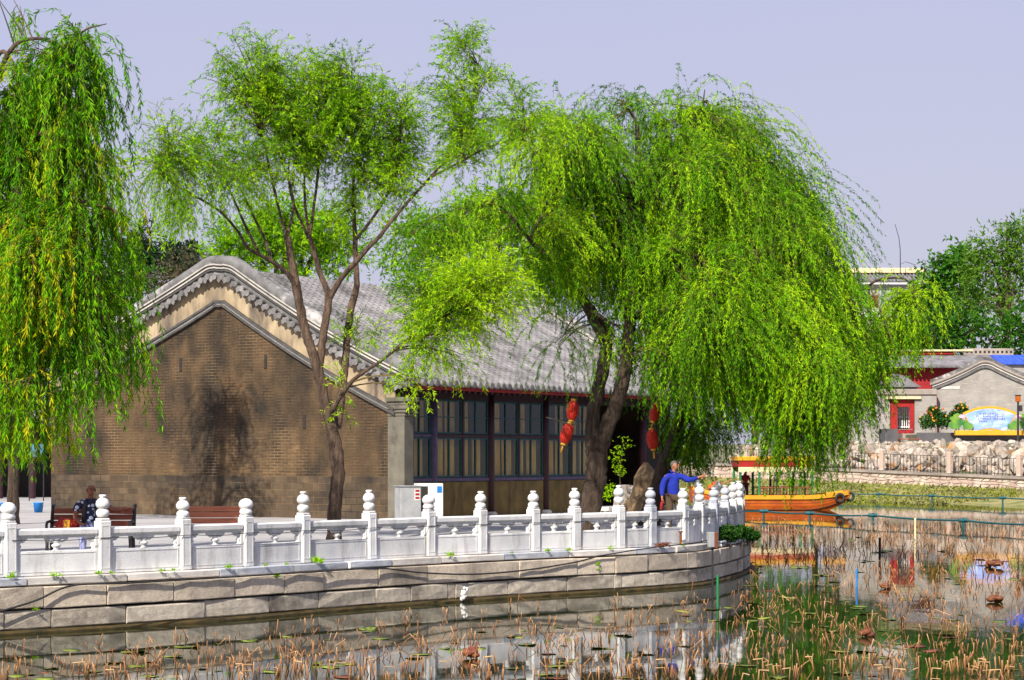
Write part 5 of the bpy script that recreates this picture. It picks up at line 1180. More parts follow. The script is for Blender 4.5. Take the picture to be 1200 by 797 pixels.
# tree B: the big forked weeping willow before the window front
dB = 50.0
B_limbs = [
    [(688, 640, dB, .34), (690, 622, dB, .29), (692, 595, dB, .265), (697, 565, dB, .27), (699, 540, dB, .255), (697, 520, dB, .235), (694, 500, dB, .18), (697, 475, dB, .165), (703, 450, dB, .16), (709, 420, dB, .155), (710, 402, dB, .145), (702, 383, dB, .18), (690, 362, dB - .2, .14), (674, 339, dB - .4, .11), (655, 318, dB - .6, .085), (638, 298, dB - .8, .07), (620, 280, dB - 1, .055), (600, 255, dB - 1.2, .04), (580, 235, dB - 1.3, .025)],
    [(700, 535, dB, .22), (708, 508, dB, .20), (720, 480, dB, .185), (728, 452, dB, .175), (733, 430, dB, .165), (736, 404, dB, .155), (738, 375, dB, .145), (737, 350, dB, .135), (736, 315, dB, .15), (732, 285, dB, .12), (738, 250, dB, .09), (746, 205, dB, .075), (747, 165, dB, .06), (744, 140, dB, .04), (728, 118, dB, .02)],
    [(737, 352, dB, .11), (749, 345, dB - .3, .09), (763, 324, dB - .6, .06), (794, 312, dB - 1, .045), (825, 300, dB - 1.4, .035), (860, 290, dB - 1.6, .025), (885, 290, dB - 1.6, .015)],
    [(736, 316, dB, .12), (750, 309, dB + .2, .11), (763, 306, dB + .4, .10), (772, 280, dB + .5, .09), (782, 245, dB + .6, .075), (795, 205, dB + .6, .06), (812, 165, dB + .6, .045), (822, 130, dB + .6, .03), (826, 105, dB + .6, .012)],
    [(782, 245, dB + .6, .07), (805, 225, dB + .3, .06), (840, 205, dB, .05), (880, 190, dB - .2, .035), (905, 190, dB - .2, .015)],
    [(772, 285, dB + .5, .08), (810, 270, dB + .4, .065), (850, 262, dB + .2, .055), (885, 258, dB, .05), (905, 250, dB, .04), (918, 244, dB, .03), (930, 250, dB, .015)],
    [(850, 262, dB + .2, .05), (880, 283, dB - .4, .045), (915, 285, dB - .6, .035), (930, 286, dB - .6, .025), (942, 298, dB - .6, .012)],
    [(885, 258, dB, .05), (930, 300, dB + .4, .045), (970, 348, dB + .8, .04), (1008, 340, dB + 1, .035), (1030, 328, dB + 1.1, .03), (1056, 326, dB + 1.2, .022), (1072, 335, dB + 1.2, .012)],
    [(746, 205, dB, .05), (738, 190, dB, .04), (720, 160, dB, .03), (705, 150, dB, .015)],
    [(621, 281, dB - 1, .04), (640, 240, dB - .8, .035), (660, 205, dB - .7, .028), (650, 165, dB - .6, .02), (625, 145, dB - .6, .01)],
    [(690, 362, dB - .2, .06), (712, 376, dB - .5, .04), (730, 385, dB - .7, .02)],
]
def cw2(x, y, rx, ry, n, L, dd=0.0, **k):
    q = dict(droop=.40, dir=(.12, 0, .3), out=.45, jit=.10, K=10, rd=1.9, arch=.2, tint=.55, btv=.24, bdir=.35, fan=.25, nb=max(4, int(n / 20)), back=.3, gap=.92); n = int(n * 1.15)
    if y < 200: y += 22 if x > 700 else 8
    q.update(above=True, bsw=.8, wind=.25 if x < 760 else .7)
    if 830 < x < 1000 and y < 430: x = 830 + (x - 830) * .76; q.update(out=.25, dir=(.1, 0, .15), arch=.08)
    if 840 < x < 1000: q['ymin'] = 512
    if x > 960: q['wind'] = .1
    elif x > 870 and y < 340: q['wind'] = .35
    q.update(k); return cl(x, y, dB + dd, rx, ry, n, L, **q)
B_cl = [cw2(818, 122, 40, 16, 170, (1.2, 3.2), dd=.5), cw2(785, 140, 32, 25, 150, (1.2, 3.2), dd=.5), cw2(856, 165, 30, 24, 170, (1.5, 3.5)), cw2(722, 118, 18, 14, 90, (1.0, 2.0), tint=.3, wind=0, out=.2),
        cw2(665, 160, 38, 25, 150, (1.2, 2.8), dd=-.6), cw2(632, 185, 35, 30, 170, (1.0, 2.6), dd=-.8), cw2(600, 235, 38, 30, 190, (.8, 2.4), dd=-1), cw2(690, 215, 40, 35, 210, (1.2, 3.0)), cw2(655, 265, 45, 35, 230, (1.0, 2.4), dd=-.6, ymin=400),
        cw2(740, 235, 35, 40, 170, (1.2, 3.0), dd=.5), cw2(800, 210, 45, 35, 260, (1.5, 3.2)), cw2(850, 235, 40, 30, 240, (1.5, 3.8), dd=-.4), cw2(890, 215, 32, 28, 170, (1.5, 3.6), dd=-.2), cw2(925, 255, 35, 22, 190, (1.8, 4.2)), cw2(940, 240, 22, 14, 95, (1.5, 3.6), tint=.45, dir=(-.05, 0, .1)), cw2(955, 272, 18, 22, 130, (2, 4.2), dir=(0, 0, .1)),
        cw2(760, 300, 40, 30, 200, (1.2, 2.6), ymin=425), cw2(810, 300, 45, 30, 240, (1.4, 3.0), dd=-.8, ymin=470), cw2(860, 310, 45, 30, 260, (1.4, 3.2), dd=-1, ymin=490), cw2(915, 310, 40, 28, 270, (1.6, 3.8), dd=-1.2, ymin=520), cw2(948, 325, 26, 30, 220, (1.6, 3.6), dd=-.8, dir=(.05, 0, .2)), cw2(968, 350, 18, 26, 140, (2, 3.8), dd=.4, dir=(0, 0, .1)),
        cw2(720, 300, 35, 35, 170, (1.0, 2.2), dd=.4, ymin=420), cw2(580, 290, 40, 35, 170, (.8, 1.8), dd=-1.2, ymin=430, tint=.6), cw2(540, 270, 35, 35, 150, (.7, 1.6), dd=-1, ymin=400), cw2(500, 290, 30, 40, 130, (.7, 1.6), dd=-.8, tint=.45, ymin=380),
        cw2(640, 330, 40, 30, 150, (.8, 1.8), dd=-.6, ymin=400, tint=.6), cw2(655, 400, 10, 14, 16, (1.2, 2.2), dd=-1, ymin=480, tint=.4), cw2(720, 400, 16, 20, 34, (.8, 1.6), dd=.2, ymin=450),
        cw2(800, 375, 40, 25, 200, (1.5, 3.0), dd=-1.2, ymin=490), cw2(850, 385, 42, 25, 240, (1.8, 3.8), dd=-1.4, ymin=498, tint=.4), cw2(905, 385, 42, 26, 300, (1.4, 2.8), dd=-1.6, ymin=505), cw2(975, 420, 26, 26, 260, (1.6, 3.0), dd=-1.4, tint=.6, ymin=560), cw2(985, 415, 25, 30, 190, (1.2, 2.6), dd=0, tint=.42, ymin=505),
        cw2(780, 420, 22, 20, 80, (1.0, 2.0), dd=-1, ymin=500), cw2(1070, 348, 10, 7, 140, (1.2, 2.2), dd=1.2, ymin=435, dir=(0, 0, .1), out=.15, bsw=.3, wind=0, rd=.5, nb=5), cw2(1040, 415, 14, 14, 80, (.8, 1.6), dd=1.1, tint=.4, ymin=480), cw2(1012, 420, 16, 18, 70, (1.0, 2.0), dd=.8, tint=.4), cw2(944, 462, 13, 22, 230, (1.6, 3.0), bsw=.3, bdir=.1, out=.1, dd=-1.6, ymin=605, tint=.5, gap=.1, dir=(0, 0, .1), wind=0, rd=.9), cw2(940, 505, 12, 18, 230, (1.3, 2.2), bsw=.3, bdir=.1, out=.1, dd=-1.7, ymin=608, tint=.45, gap=0, dir=(0, 0, 0), wind=0, rd=.8), cw2(885, 432, 28, 16, 150, (1.0, 1.6), dd=-1, ymin=500, tint=.3), cw2(975, 455, 22, 22, 170, (.9, 1.6), dd=-.5, ymin=520, tint=.35), cw2(1018, 455, 16, 18, 120, (.8, 1.4), dd=.6, ymin=505, tint=.35)]  # lowest clumps tinted darker: shade under the bulges put into leaf colour
B_cl += [dict(c, d=c['d'] + 1.9, n=int(c['n'] * .45), tint=.10, btv=.08, gap=0.2) for c in B_cl if c['y'] < 430 and 600 < c['x'] < 1000]  # extra back layer, leaves tinted very dark to paint shade between clumps
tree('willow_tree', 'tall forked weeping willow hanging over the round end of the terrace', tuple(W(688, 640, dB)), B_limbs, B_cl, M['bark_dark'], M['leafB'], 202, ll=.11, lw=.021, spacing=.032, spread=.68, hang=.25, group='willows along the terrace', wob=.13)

# tree C: dark leaning willow behind the standing man
dC = 55.0
C_limbs = [[(757, 627, dC, .36), (762, 605, dC, .30), (768, 585, dC, .25), (778, 550, dC, .22), (790, 515, dC, .20), (800, 480, dC, .17), (812, 445, dC, .13), (826, 415, dC, .09), (845, 390, dC, .05)],
           [(790, 515, dC, .12), (806, 490, dC + .3, .09), (830, 465, dC + .5, .06), (860, 450, dC + .5, .03)],
           [(778, 550, dC, .1), (770, 500, dC + .4, .08), (765, 450, dC + .5, .06), (770, 410, dC + .5, .03)]]
def cc(x, y, rx, ry, n, L, dd=0.0, **k):
    q = dict(above=True, droop=.4, up=.1, out=.4, jit=.22, K=9, rd=1.4, tint=.28, dir=(.25, 0, .05), gap=.5, btv=.2, nb=max(4, n // 16)); q.update(k); return cl(x, y, dC + dd, rx, ry, n, L, **q)  # low tint paints the crown's deep shade into its leaf colour
C_cl = [cc(795, 425, 30, 25, 120, (1, 2.2), ymin=500), cc(826, 430, 30, 25, 220, (1.4, 2.6), ymin=550), cc(860, 430, 30, 22, 180, (1.0, 2.0), ymin=505), cc(895, 430, 25, 20, 150, (1.0, 2.0), ymin=505), cc(826, 490, 22, 22, 220, (1.0, 1.9), ymin=570), cc(815, 515, 18, 20, 130, (.8, 1.3), ymin=575), cc(775, 400, 28, 28, 90, (.8, 1.6), ymin=455)]
tree('willow_tree', 'dark leaning willow behind the man in the blue jacket', tuple(W(757, 627, dC)), C_limbs, C_cl, M['bark_dark'], M['leafB'], 303, ll=.11, lw=.021, spacing=.032, spread=.68, hang=.25, group='willows along the terrace', wob=.13)

# tree L: nearest willow at the left edge
dL = 36.0
L_limbs = [[(-140, 680, 37.0, .45), (-135, 600, 37.0, .38), (-125, 500, 37.0, .34), (-105, 400, 36.8, .30), (-75, 310, 36.5, .25), (-40, 240, 36.2, .19), (-8, 195, 36.0, .14), (15, 160, 36.0, .11), (35, 139, 36.0, .09), (52, 128, 35.9, .08), (68, 122, 35.8, .065), (85, 119, 35.7, .05), (101, 117, 35.6, .04), (106, 100, 35.6, .02), (98, 86, 35.6, .008)],
           [(-75, 310, 36.5, .16), (-30, 285, 35.8, .12), (5, 262, 35.4, .085), (22, 222, 35.3, .07), (28, 185, 35.3, .06), (38, 168, 35.3, .05), (50, 155, 35.2, .035), (72, 158, 35.2, .015)],
           [(-40, 240, 36.2, .07), (-20, 120, 36.3, .05), (0, 62, 36.2, .04), (18, 78, 36.0, .03), (32, 100, 36.0, .025), (48, 132, 36.0, .02), (50, 200, 36.0, .01)],
           [(-60, 280, 36.3, .09), (-20, 150, 35.5, .06), (10, 62, 35.0, .04), (45, 45, 35.0, .03), (75, 55, 35.0, .022), (100, 35, 35.0, .018), (125, 28, 35.0, .008)],
           [(100, 118, 35.6, .025), (99, 140, 35.6, .02), (92, 165, 35.6, .017), (90, 205, 35.6, .01)],
           [(-30, 285, 35.8, .09), (40, 235, 35.4, .05), (80, 232, 35.3, .04), (110, 240, 35.3, .03), (138, 250, 35.3, .02), (143, 290, 35.3, .008)],
           [(-105, 400, 36.8, .1), (-50, 340, 36.0, .08), (0, 310, 35.6, .06), (60, 300, 35.4, .04), (110, 305, 35.4, .02)]]
def cL(x, y, rx, ry, n, L, dd=0.0, **k):
    q = dict(droop=.6, dir=(-.05, 0, .1), out=.12, jit=.10, K=10, rd=1.2, tint=.36, arch=.05, btv=.14, fan=.2, bdir=.2, nb=max(4, int(n / 18)), gap=.95 if y < 260 else .8); n = int(n * (.8 if y < 260 else .95))
    if x > 60: x -= 22
    rx *= .85
    q.update(k); return cl(x, y, dL + dd, rx, ry, n, (L[0] * 1.1, L[1] * 1.12), **q)
L_cl = [cL(20, 85, 24, 18, 110, (.7, 1.6), dd=-.6, gap=.4), cL(18, 150, 26, 24, 120, (.8, 1.8), dd=-.4, gap=.4), cL(48, 60, 16, 14, 50, (.6, 1.3), dd=-.6, gap=.4), cL(8, 0, 16, 12, 50, (.4, .8), dd=-1, ymin=42), cL(122, 52, 18, 16, 110, (1.0, 2.4), dd=-.9), cL(112, 78, 20, 22, 90, (1.0, 2.4), dd=-.9, tint=.35), cL(58, 92, 26, 20, 80, (.7, 1.7), dd=-.6), cL(18, 125, 24, 24, 90, (.8, 1.8), dd=-.5), cL(50, 140, 34, 22, 100, (.8, 1.8), dd=-.2, tint=.33),
        cL(72, 60, 10, 14, 12, (.3, .7), dd=-1), cL(20, 200, 35, 30, 170, (1.0, 2.4)), cL(112, 190, 20, 34, 110, (1.0, 2.2), dd=-.5, tint=.33), cL(128, 130, 12, 40, 90, (1.2, 2.2), dd=-.8), cL(55, 240, 45, 25, 200, (1.0, 2.2), dd=-.4, tint=.5), cL(12, 265, 30, 28, 170, (1.2, 2.4), dd=-.6, tint=.6), cL(110, 250, 25, 25, 110, (1.0, 2.2), dd=-.4, tint=.4),
        cL(80, 295, 40, 22, 190, (.9, 1.9), dd=-1, tint=.62, tv=.3, ymin=410), cL(35, 305, 35, 25, 190, (.8, 1.9), dd=-1, tint=.6, tv=.3, ymin=430), cL(130, 290, 16, 22, 100, (1.0, 2.4), dd=-.2, tint=.38), cL(146, 330, 12, 22, 60, (1.0, 2.4), tint=.32),
        cL(20, 370, 35, 25, 190, (1.2, 2.3), tint=.25, ymin=570), cL(70, 375, 30, 22, 190, (1.4, 2.4), dd=-.4, tint=.5, ymin=565), cL(112, 375, 22, 20, 170, (1.5, 2.5), dd=-.5, tint=.34, ymin=562, gap=.3), cL(140, 400, 10, 20, 60, (1.0, 1.8), dd=-.4, tint=.4, ymin=540), cL(152, 425, 7, 16, 26, (.9, 1.5), dd=-.5, tint=.55, ymin=540), cL(10, 440, 26, 24, 150, (.9, 1.6), tint=.22, ymin=565), cL(50, 450, 20, 20, 110, (.9, 1.5), dd=-.7, tint=.6, ymin=560), cL(100, 450, 22, 20, 90, (.9, 1.5), dd=-.3, tint=.3, ymin=562), cL(-60, 240, 50, 90, 180, (1.2, 2.6), rd=1.5)]
tree('willow_tree', 'nearest weeping willow with yellowing strands at the left edge of the picture', tuple(W(-140, 660, 37)), L_limbs, L_cl, M['bark'], M['leafL'], 404, ll=.135, lw=.023, spacing=.036, spread=.6, hang=.3, group='willows along the terrace', wob=.12, tj=.1)

# tree D: dark trunk seen between the strands of the nearest willow; its crown shades the gable
dD = 56.0
D_limbs = [[(14, 620, dD, .24), (15, 590, dD, .17), (16, 540, dD, .15), (18, 470, dD, .14), (30, 380, dD, .13), (55, 290, dD, .11), (70, 200, dD, .07), (75, 140, dD, .03)],
           [(30, 380, dD, .1), (80, 300, dD + .5, .07), (95, 240, dD + .8, .04), (105, 190, dD + 1, .02)], [(18, 470, dD, .1), (0, 380, dD, .08), (-30, 280, dD, .05)],
           [(55, 290, dD, .07), (80, 250, dD - .6, .045), (105, 265, dD - .8, .02)]]
D_cl = [cl(x, y, dD + dd, rx, ry, n, (.7, 1.8), droop=.3, up=.2, out=.5, jit=.14, K=7, rd=1.2, tint=.4) for x, y, rx, ry, n, dd in
        ((70, 140, 26, 26, 90, 0), (95, 200, 16, 28, 80, .8), (60, 200, 30, 30, 90, 0), (90, 250, 22, 24, 80, -.5), (30, 290, 30, 30, 80, 0), (-30, 270, 40, 40, 110, 0), (70, 320, 24, 22, 60, .3))]
tree('willow_tree', 'slim dark-trunked willow standing on the paving behind the nearest willow', tuple(W(14, 620, dD)), D_limbs, D_cl, M['bark_dark'], M['leafB'], 505, ll=.115, lw=.024, spacing=.04, spread=.5, hang=.3, group='willows along the terrace')

# ---- background trees
def bgtree(px, gy, d, crown, label, leaf, seed, ll=.30, lw=.12, bark='bark_dark', name='broadleaf_tree', gz=None, tr=.25, L=(.5, 1.4), sp=.16, **k):
    base = G(px, d, TZ if gz is None else gz); topy = min(c[1] - c[3] * 0.6 for c in crown); by = HY + (CAMZ - base.z) * F / d
    mid = crown[len(crown) // 2]
    limbs = [[(px, by + 3, d, tr * 1.2), (px, by * .7 + mid[1] * .3, d, tr), (px, mid[1], d, tr * .6), (px, topy, d, tr * .1)]]
    limbs += [[(px, mid[1] * .6 + by * .4, d, tr * .6), ((px + c[0]) / 2, (mid[1] + c[1]) / 2 + 6, d, tr * .4), (c[0], c[1], d, tr * .12)] for c in crown]
    cls = [cl(c[0], c[1], d + (c[5] if len(c) > 5 else 0), c[2], c[3], c[4], L, **dict(dict(droop=.12, up=.2, out=.7, jit=.3, K=4, sp=sp, tint=.5, rd=(c[2] + c[3]) * .5 * d / F), **k)) for c in crown]
    return tree(name, label, tuple(base), limbs, cls, M[bark], M[leaf], seed, ll=ll, lw=lw, spread=.8, hang=.1, group='trees beyond the hall and the pond')
bgtree(335, 0, 98, [(265, 300, 32, 25, 240), (300, 275, 35, 30, 300), (345, 262, 38, 28, 320), (385, 275, 35, 30, 300), (330, 300, 50, 30, 320), (405, 300, 25, 25, 150)], 'bright green bushy willow rising behind the brick gable ridge', 'leafA', 11, ll=.26, lw=.07, sp=.09, tint=.42, name='willow_tree')
bgtree(165, 0, 150, [(165, 278, 9, 8, 60), (166, 292, 14, 9, 110), (166, 305, 18, 10, 150), (166, 322, 20, 14, 160)], 'dark conifer with a narrow pointed top left of the gable', 'leafD', 12, name='conifer_tree', ll=.45, lw=.14, droop=.05)
bgtree(207, 0, 150, [(196, 298, 14, 9, 110), (216, 295, 12, 9, 90), (206, 312, 24, 14, 190), (235, 312, 12, 10, 60)], 'broad dark conifer left of the gable, behind a greyish tree', 'leafD', 13, name='conifer_tree', ll=.45, lw=.16, droop=.05)
bgtree(208, 0, 110, [(190, 335, 22, 20, 120), (215, 325, 26, 20, 150), (235, 330, 18, 18, 90), (200, 360, 30, 22, 160)], 'sparse grey-brown tree just left of the gable slope', 'leafX', 14, ll=.26, lw=.09)
bgtree(140, 0, 100, [(130, 320, 25, 25, 190), (150, 345, 25, 30, 210), (110, 360, 40, 40, 300), (60, 330, 50, 60, 420), (20, 400, 50, 60, 380), (70, 430, 60, 50, 360)], 'mid green leafy tree filling the gap behind the left willow', 'leafG', 15, ll=.3, lw=.11)
bgtree(560, 0, 100, [(480, 285, 35, 35, 240), (520, 300, 40, 35, 260), (570, 275, 45, 40, 340), (620, 260, 45, 40, 340), (660, 300, 45, 40, 320)], 'leafy green tree behind the hall roof, left of the forked willow', 'leafA', 16, ll=.28, lw=.09, sp=.1, tint=.35)
bgtree(770, 0, 105, [(700, 300, 45, 40, 300), (745, 330, 50, 45, 320), (800, 330, 50, 50, 340), (840, 380, 45, 50, 300), (770, 400, 55, 50, 320)], 'dense dark green tree behind the far end of the hall', 'leafG', 17, ll=.32, lw=.12, gz=.4)
FG = 3.7
bgtree(1000, 0, 165, [(930, 420, 40, 40, 300), (975, 430, 35, 40, 300), (1015, 440, 28, 40, 260), (900, 460, 50, 40, 260), (1000, 400, 40, 30, 260)], 'dark drooping tree beside the gate wall behind the willow strands', 'leafG', 18, ll=.42, lw=.16, gz=FG)
bgtree(885, 0, 168, [(850, 330, 35, 40, 260), (885, 300, 38, 40, 300), (905, 350, 40, 45, 320), (860, 400, 45, 40, 300), (900, 440, 45, 35, 280)], 'tall dark tree on the far bank hidden behind the hanging willow strands', 'leafT', 22, ll=.5, lw=.22, gz=FG)
bgtree(955, 0, 172, [(940, 330, 24, 34, 200), (955, 370, 34, 36, 280), (935, 410, 40, 35, 280), (970, 430, 36, 35, 260)], 'second dark tree on the far bank, nearer to the gate wall', 'leafT', 23, ll=.5, lw=.22, gz=FG)
bgtree(1095, 0, 205, [(1092, 345, 16, 12, 120), (1105, 322, 20, 16, 180), (1130, 305, 24, 16, 180), (1098, 372, 26, 20, 210), (1125, 350, 34, 26, 300), (1065, 398, 36, 14, 200)], 'dark green spreading tree in front of the white-banded building', 'leafG', 19, ll=.55, lw=.26, gz=FG, tint=.45)
bgtree(1180, 0, 200, [(1190, 262, 22, 14, 110), (1170, 290, 28, 22, 210), (1205, 300, 35, 30, 260), (1155, 320, 28, 22, 210), (1190, 345, 45, 30, 340), (1150, 360, 35, 22, 240)], 'tall pale feathery tree at the right edge above the blue roof', 'leafP', 20, ll=.5, lw=.16, gz=FG, tint=.5, bark='bark')
bgtree(1140, 0, 190, [(1050, 410, 35, 18, 220), (1095, 395, 38, 18, 280), (1140, 390, 40, 20, 300), (1185, 395, 40, 22, 300), (1225, 385, 35, 30, 220)], 'low dark broadleaf tree behind the red hall ridge', 'leafG', 21, ll=.5, lw=.22, gz=FG, tint=.3)

# ------------------------------------------------------------------ small plants
def rand_unit(rg, n): return unit(rg.normal(0, 1, (n, 3)))
def shrub(px, d, z, lobes, n, label, leaf, seed, ll=.09, lw=.05, name='shrub', group=None, loc=None, flowers=None, stems=True):
    rg = np.random.default_rng(seed); base = G(px, d, z) if loc is None else loc
    root = thing(name, label, 'shrub', tuple(base), 0, group); Ps = []
    for (x, y, zc, r, f) in lobes:
        q = rand_unit(rg, int(n * f)); Ps.append(np.array([x, y, zc]) + q * r * (rg.random((len(q), 1)) ** .35) * np.array([1, 1, .85]))
    P = np.concatenate(Ps); m = len(P); Dr = unit(rand_unit(rg, m) + np.array([0, -.2, .25])); Sd = unit(np.cross(Dr, rand_unit(rg, m)))
    me = leaf_mesh('foliage', P, Dr, Sd, ll * rg.uniform(.6, 1.2, m), lw * rg.uniform(.7, 1.2, m), np.clip(rg.normal(.5, .2, m), 0, 1), [leaf, M['twig']])
    tag(link('foliage', me, root), kind='stuff')
    if stems:
        for (x, y, zc, r, f) in lobes: MB().tube([(x * .4, y * .4, -.05), (x * .7, y * .7, zc * .5), (x, y, zc + r * .3)], [.02, .014, .006], 5).build('stem', M['bark'], root)
    for (cnt, mt, r) in (flowers or []):
        for i in range(cnt):
            x, y, zc, rr, f = lobes[rg.integers(len(lobes))]; q = rand_unit(rg, 1)[0]; q[1] = -abs(q[1]); q[2] = abs(q[2]) * 1.1 - .2; q = q / np.linalg.norm(q)
            c = np.array([x, y, zc]) + q * rr * 1.02
            fl = MB()
            for k in range(5): w = 2 * math.pi * k / 5 + q[0]; fl.ball((c[0] + math.cos(w) * r * .55, c[1], c[2] + math.sin(w) * r * .55), r * .6, 6, sc=(1, .6, 1))
            fl.build('flower', M[mt], root, True)
    return root
# three leafy bushes on the wall top at the round end
for px, o, z, sz, sd, lab in ((840, .22, .72, .30, 1, 'dark green bush growing from the wall top beside the small grey box'), (856, .22, .70, .27, 2, 'green bush growing from the wall top, middle of the three by the round end'), (872, .20, .66, .2, 3, 'small dark bush overhanging the water at the outermost wall end')):
    p = along(s_px(px if px < 866 else 864), o if px < 866 else .3)
    shrub(0, 0, 0, [(-.15 * sz / .3, 0, sz * .8, sz * .62, .35), (.15 * sz / .3, .02, sz * .85, sz * .62, .35), (0, -.04, sz * 1.1, sz * .55, .3)], 1700, lab, M['leafF'], sd, .075, .05, group='bushes on the wall at the round end', loc=(p.x, p.y, z))
shrub(1098, 147.3, W(0, 506, 147.3).z, [(-.6, .3, .7, .65, .25), (.1, .3, 1.0, .75, .3), (.6, .3, .7, .6, .25), (-.2, .3, 1.45, .45, .2)], 2200, 'leafy bush dotted with orange and yellow blossoms beside the red doorway', M['leafF'], 7, .2, .1, 'flowering_bush', flowers=[(11, 'orange', .07), (9, 'yellow', .06)])
shrub(1120, 147.6, W(0, 504, 147.6).z, [(0, .3, 1.0, .5, .5), (.5, .4, 1.5, .5, .5)], 1100, 'smaller blossoming bush behind the left lotus leaves of the fan sign', M['leafF'], 8, .2, .1, 'flowering_bush', flowers=[(5, 'yellow', .065), (3, 'orange', .065)])
# sapling in front of the dark porch
sp_ = thing('sapling', 'thin sapling with a few bright leaves before the dark porch', 'sapling', G(726, 58.5, TZ)); rg = np.random.default_rng(4)
MB().tube([(0, 0, 0), (.03, 0, .8), (0, 0, 1.5), (.12, 0, 2.3)], [.03, .025, .02, .008], 6).build('trunk', M['bark'], sp_)
P = np.concatenate([np.array([x, 0, z]) + rand_unit(rg, 55) * r * rg.random((55, 1)) ** .4 for x, z, r in ((.1, 2.15, .3), (-.05, 1.8, .26), (.0, 1.45, .2), (-.3, 1.0, .18), (-.32, .75, .15))]); m = len(P)
Dr = unit(rand_unit(rg, m) + np.array([0, -.3, -.2])); tag(link('crown', leaf_mesh('crown', P, Dr, unit(np.cross(Dr, rand_unit(rg, m))), np.full(m, .10), np.full(m, .04), np.clip(rg.normal(.7, .2, m), 0, 1), [M['leafA'], M['twig']]), sp_), kind='stuff')
# weeds in the coping joints
def weed(px, z, sz, sd, where, o=.235):
    rg = np.random.default_rng(sd); p = along(s_px(px), o); n = 30; sz *= .55
    q = rand_unit(rg, n); q[:, 2] = np.abs(q[:, 2]) + .15; q[:, 0] *= 1.3; Dr = unit(q); P = Dr * rg.uniform(0, .05, (n, 1)) * sz / .1
    me = leaf_mesh('weed', P, Dr, unit(np.cross(Dr, rand_unit(rg, n))), sz * rg.uniform(.6, 1.2, n), sz * .3 * rg.uniform(.6, 1.2, n), np.clip(rg.normal(.6, .2, n), 0, 1), [M['leafA'], M['twig']])
    o_ = link('weed', me, None, (p.x, p.y, z)); tag(o_, 'green weed tuft ' + where, 'weed', 'weeds in the embankment joints')
for i, (px, sz, wh) in enumerate(((5, .15, 'at the foot of the round-topped post by the left picture edge'), (55, .13, 'under the panel in front of the red bag'), (64, .08, 'just right of the bigger tuft under the red bag'), (107, .12, 'left of the post that hides the seated man'),
    (122, .09, 'at the foot of the post beside the seated man'), (178, .11, 'left one of a pair midway between the two benches'), (191, .10, 'right one of a pair midway between the two benches'), (258, .13, 'on the coping below the empty salmon bench'),
    (300, .08, 'just right of the round-topped post at the salmon bench end'), (323, .08, 'below the panel left of the slim tree trunk'), (362, .2, 'tallest of all, on the coping below the slim trunk'), (517, .16, 'on the coping below the white cabinet'),
    (589, .07, 'tiny, on the coping below the second window bay'), (631, .12, 'on the coping left of the lanterns'), (657, .11, 'on the coping right below the lanterns'), (706, .12, 'on the coping below the forked trunk'), (790, .10, 'beside the rusty iron bracket'))): weed(px, .853, sz, i + 50, wh)
for i, (px, z, sz, wh) in enumerate(((33, .35, .09, 'low between granite courses at the left picture edge'), (310, .66, .12, 'hanging in a granite joint left of the slim trunk'), (690, .55, .12, 'hanging in the granite joint, upper of two below the forked trunk'), (690, .45, .1, 'hanging in the granite joint, lower of two below the forked trunk'))): weed(px, z, sz, i + 80, wh, .27)
dp = MB(); rgp = random.Random(4)
for q in range(30): dp.tube([(0, 0, 0), (rgp.uniform(-.12, .12), rgp.uniform(-.1, .05), rgp.uniform(.02, .09)), (rgp.uniform(-.22, .22), rgp.uniform(-.16, .05), rgp.uniform(-.03, .1))], .006, 4)
dp = dp.build('dead_tuft', M['rust']); p = along(s_px(766), .24); dp.location = (p.x, p.y, .86); tag(dp, 'brown withered tuft on the coping left of the small grey box', 'dead weed')

# ------------------------------------------------------------------ dry lotus in the pond
rg = np.random.default_rng(77); WE = np.array([[p.x, p.y] for p in (along(s, .36) for s in np.linspace(0, END * .9, 200))])
wx = 600 + F * WE[:, 0] / WE[:, 1]; wy = HY + CAMZ * F / WE[:, 1]
front = slice(0, int(np.argmax(wx)) + 1)
def water_row(px): return np.interp(px, wx[front], wy[front], left=745, right=0)
def patch(px, py):
    """how thick the stalks stand at a photo position"""
    if px < 872:
        if py < water_row(px) + 12: return 0
        return (.16 + .34 * min(1, (py - water_row(px) - 12) / 40)) * (.45 + .55 * math.sin(px * .021 + 2 * math.sin(py * .05)) ** 2)
    if py < 612: return 0
    if py < 660: return 1.0 if px > 882 or py < 640 else .5
    clear = math.exp(-((px - 935) / 55) ** 2 - ((py - 672) / 16) ** 2)
    return (.72 if py > 690 else 1.0) * max(.04, .6 - .6 * clear + .25 * math.sin(px * .03) * math.sin(py * .09))
S = []
tries = 0
while len(S) < 2900 and tries < 60000:
    tries += 1
    px = rg.uniform(-10, 1215); py = 612 + 190 * rg.random() ** 1.0
    if rg.random() < patch(px, py):
        d = CAMZ * F / (py - HY)
        for k in range(int(rg.choice([1, 1, 2, 3, 4]))):
            x = (px - 600) * d / F + rg.normal(0, .1); y = d + rg.normal(0, .22); S.append((x, y))
def stalk_arr(x, y, rg):
    far = np.clip((y - 30) / 40, 0, 1); h = rg.uniform(.05, .18) * (1 + .6 * far) * (1.7 if rg.random() < .07 else 1)
    ln = rg.normal(0, .16, 2) * (3.5 if rg.random() < .2 else 1); r = rg.uniform(.0045, .008) * (1 + .5 * far)
    return h, ln, r
STM = []
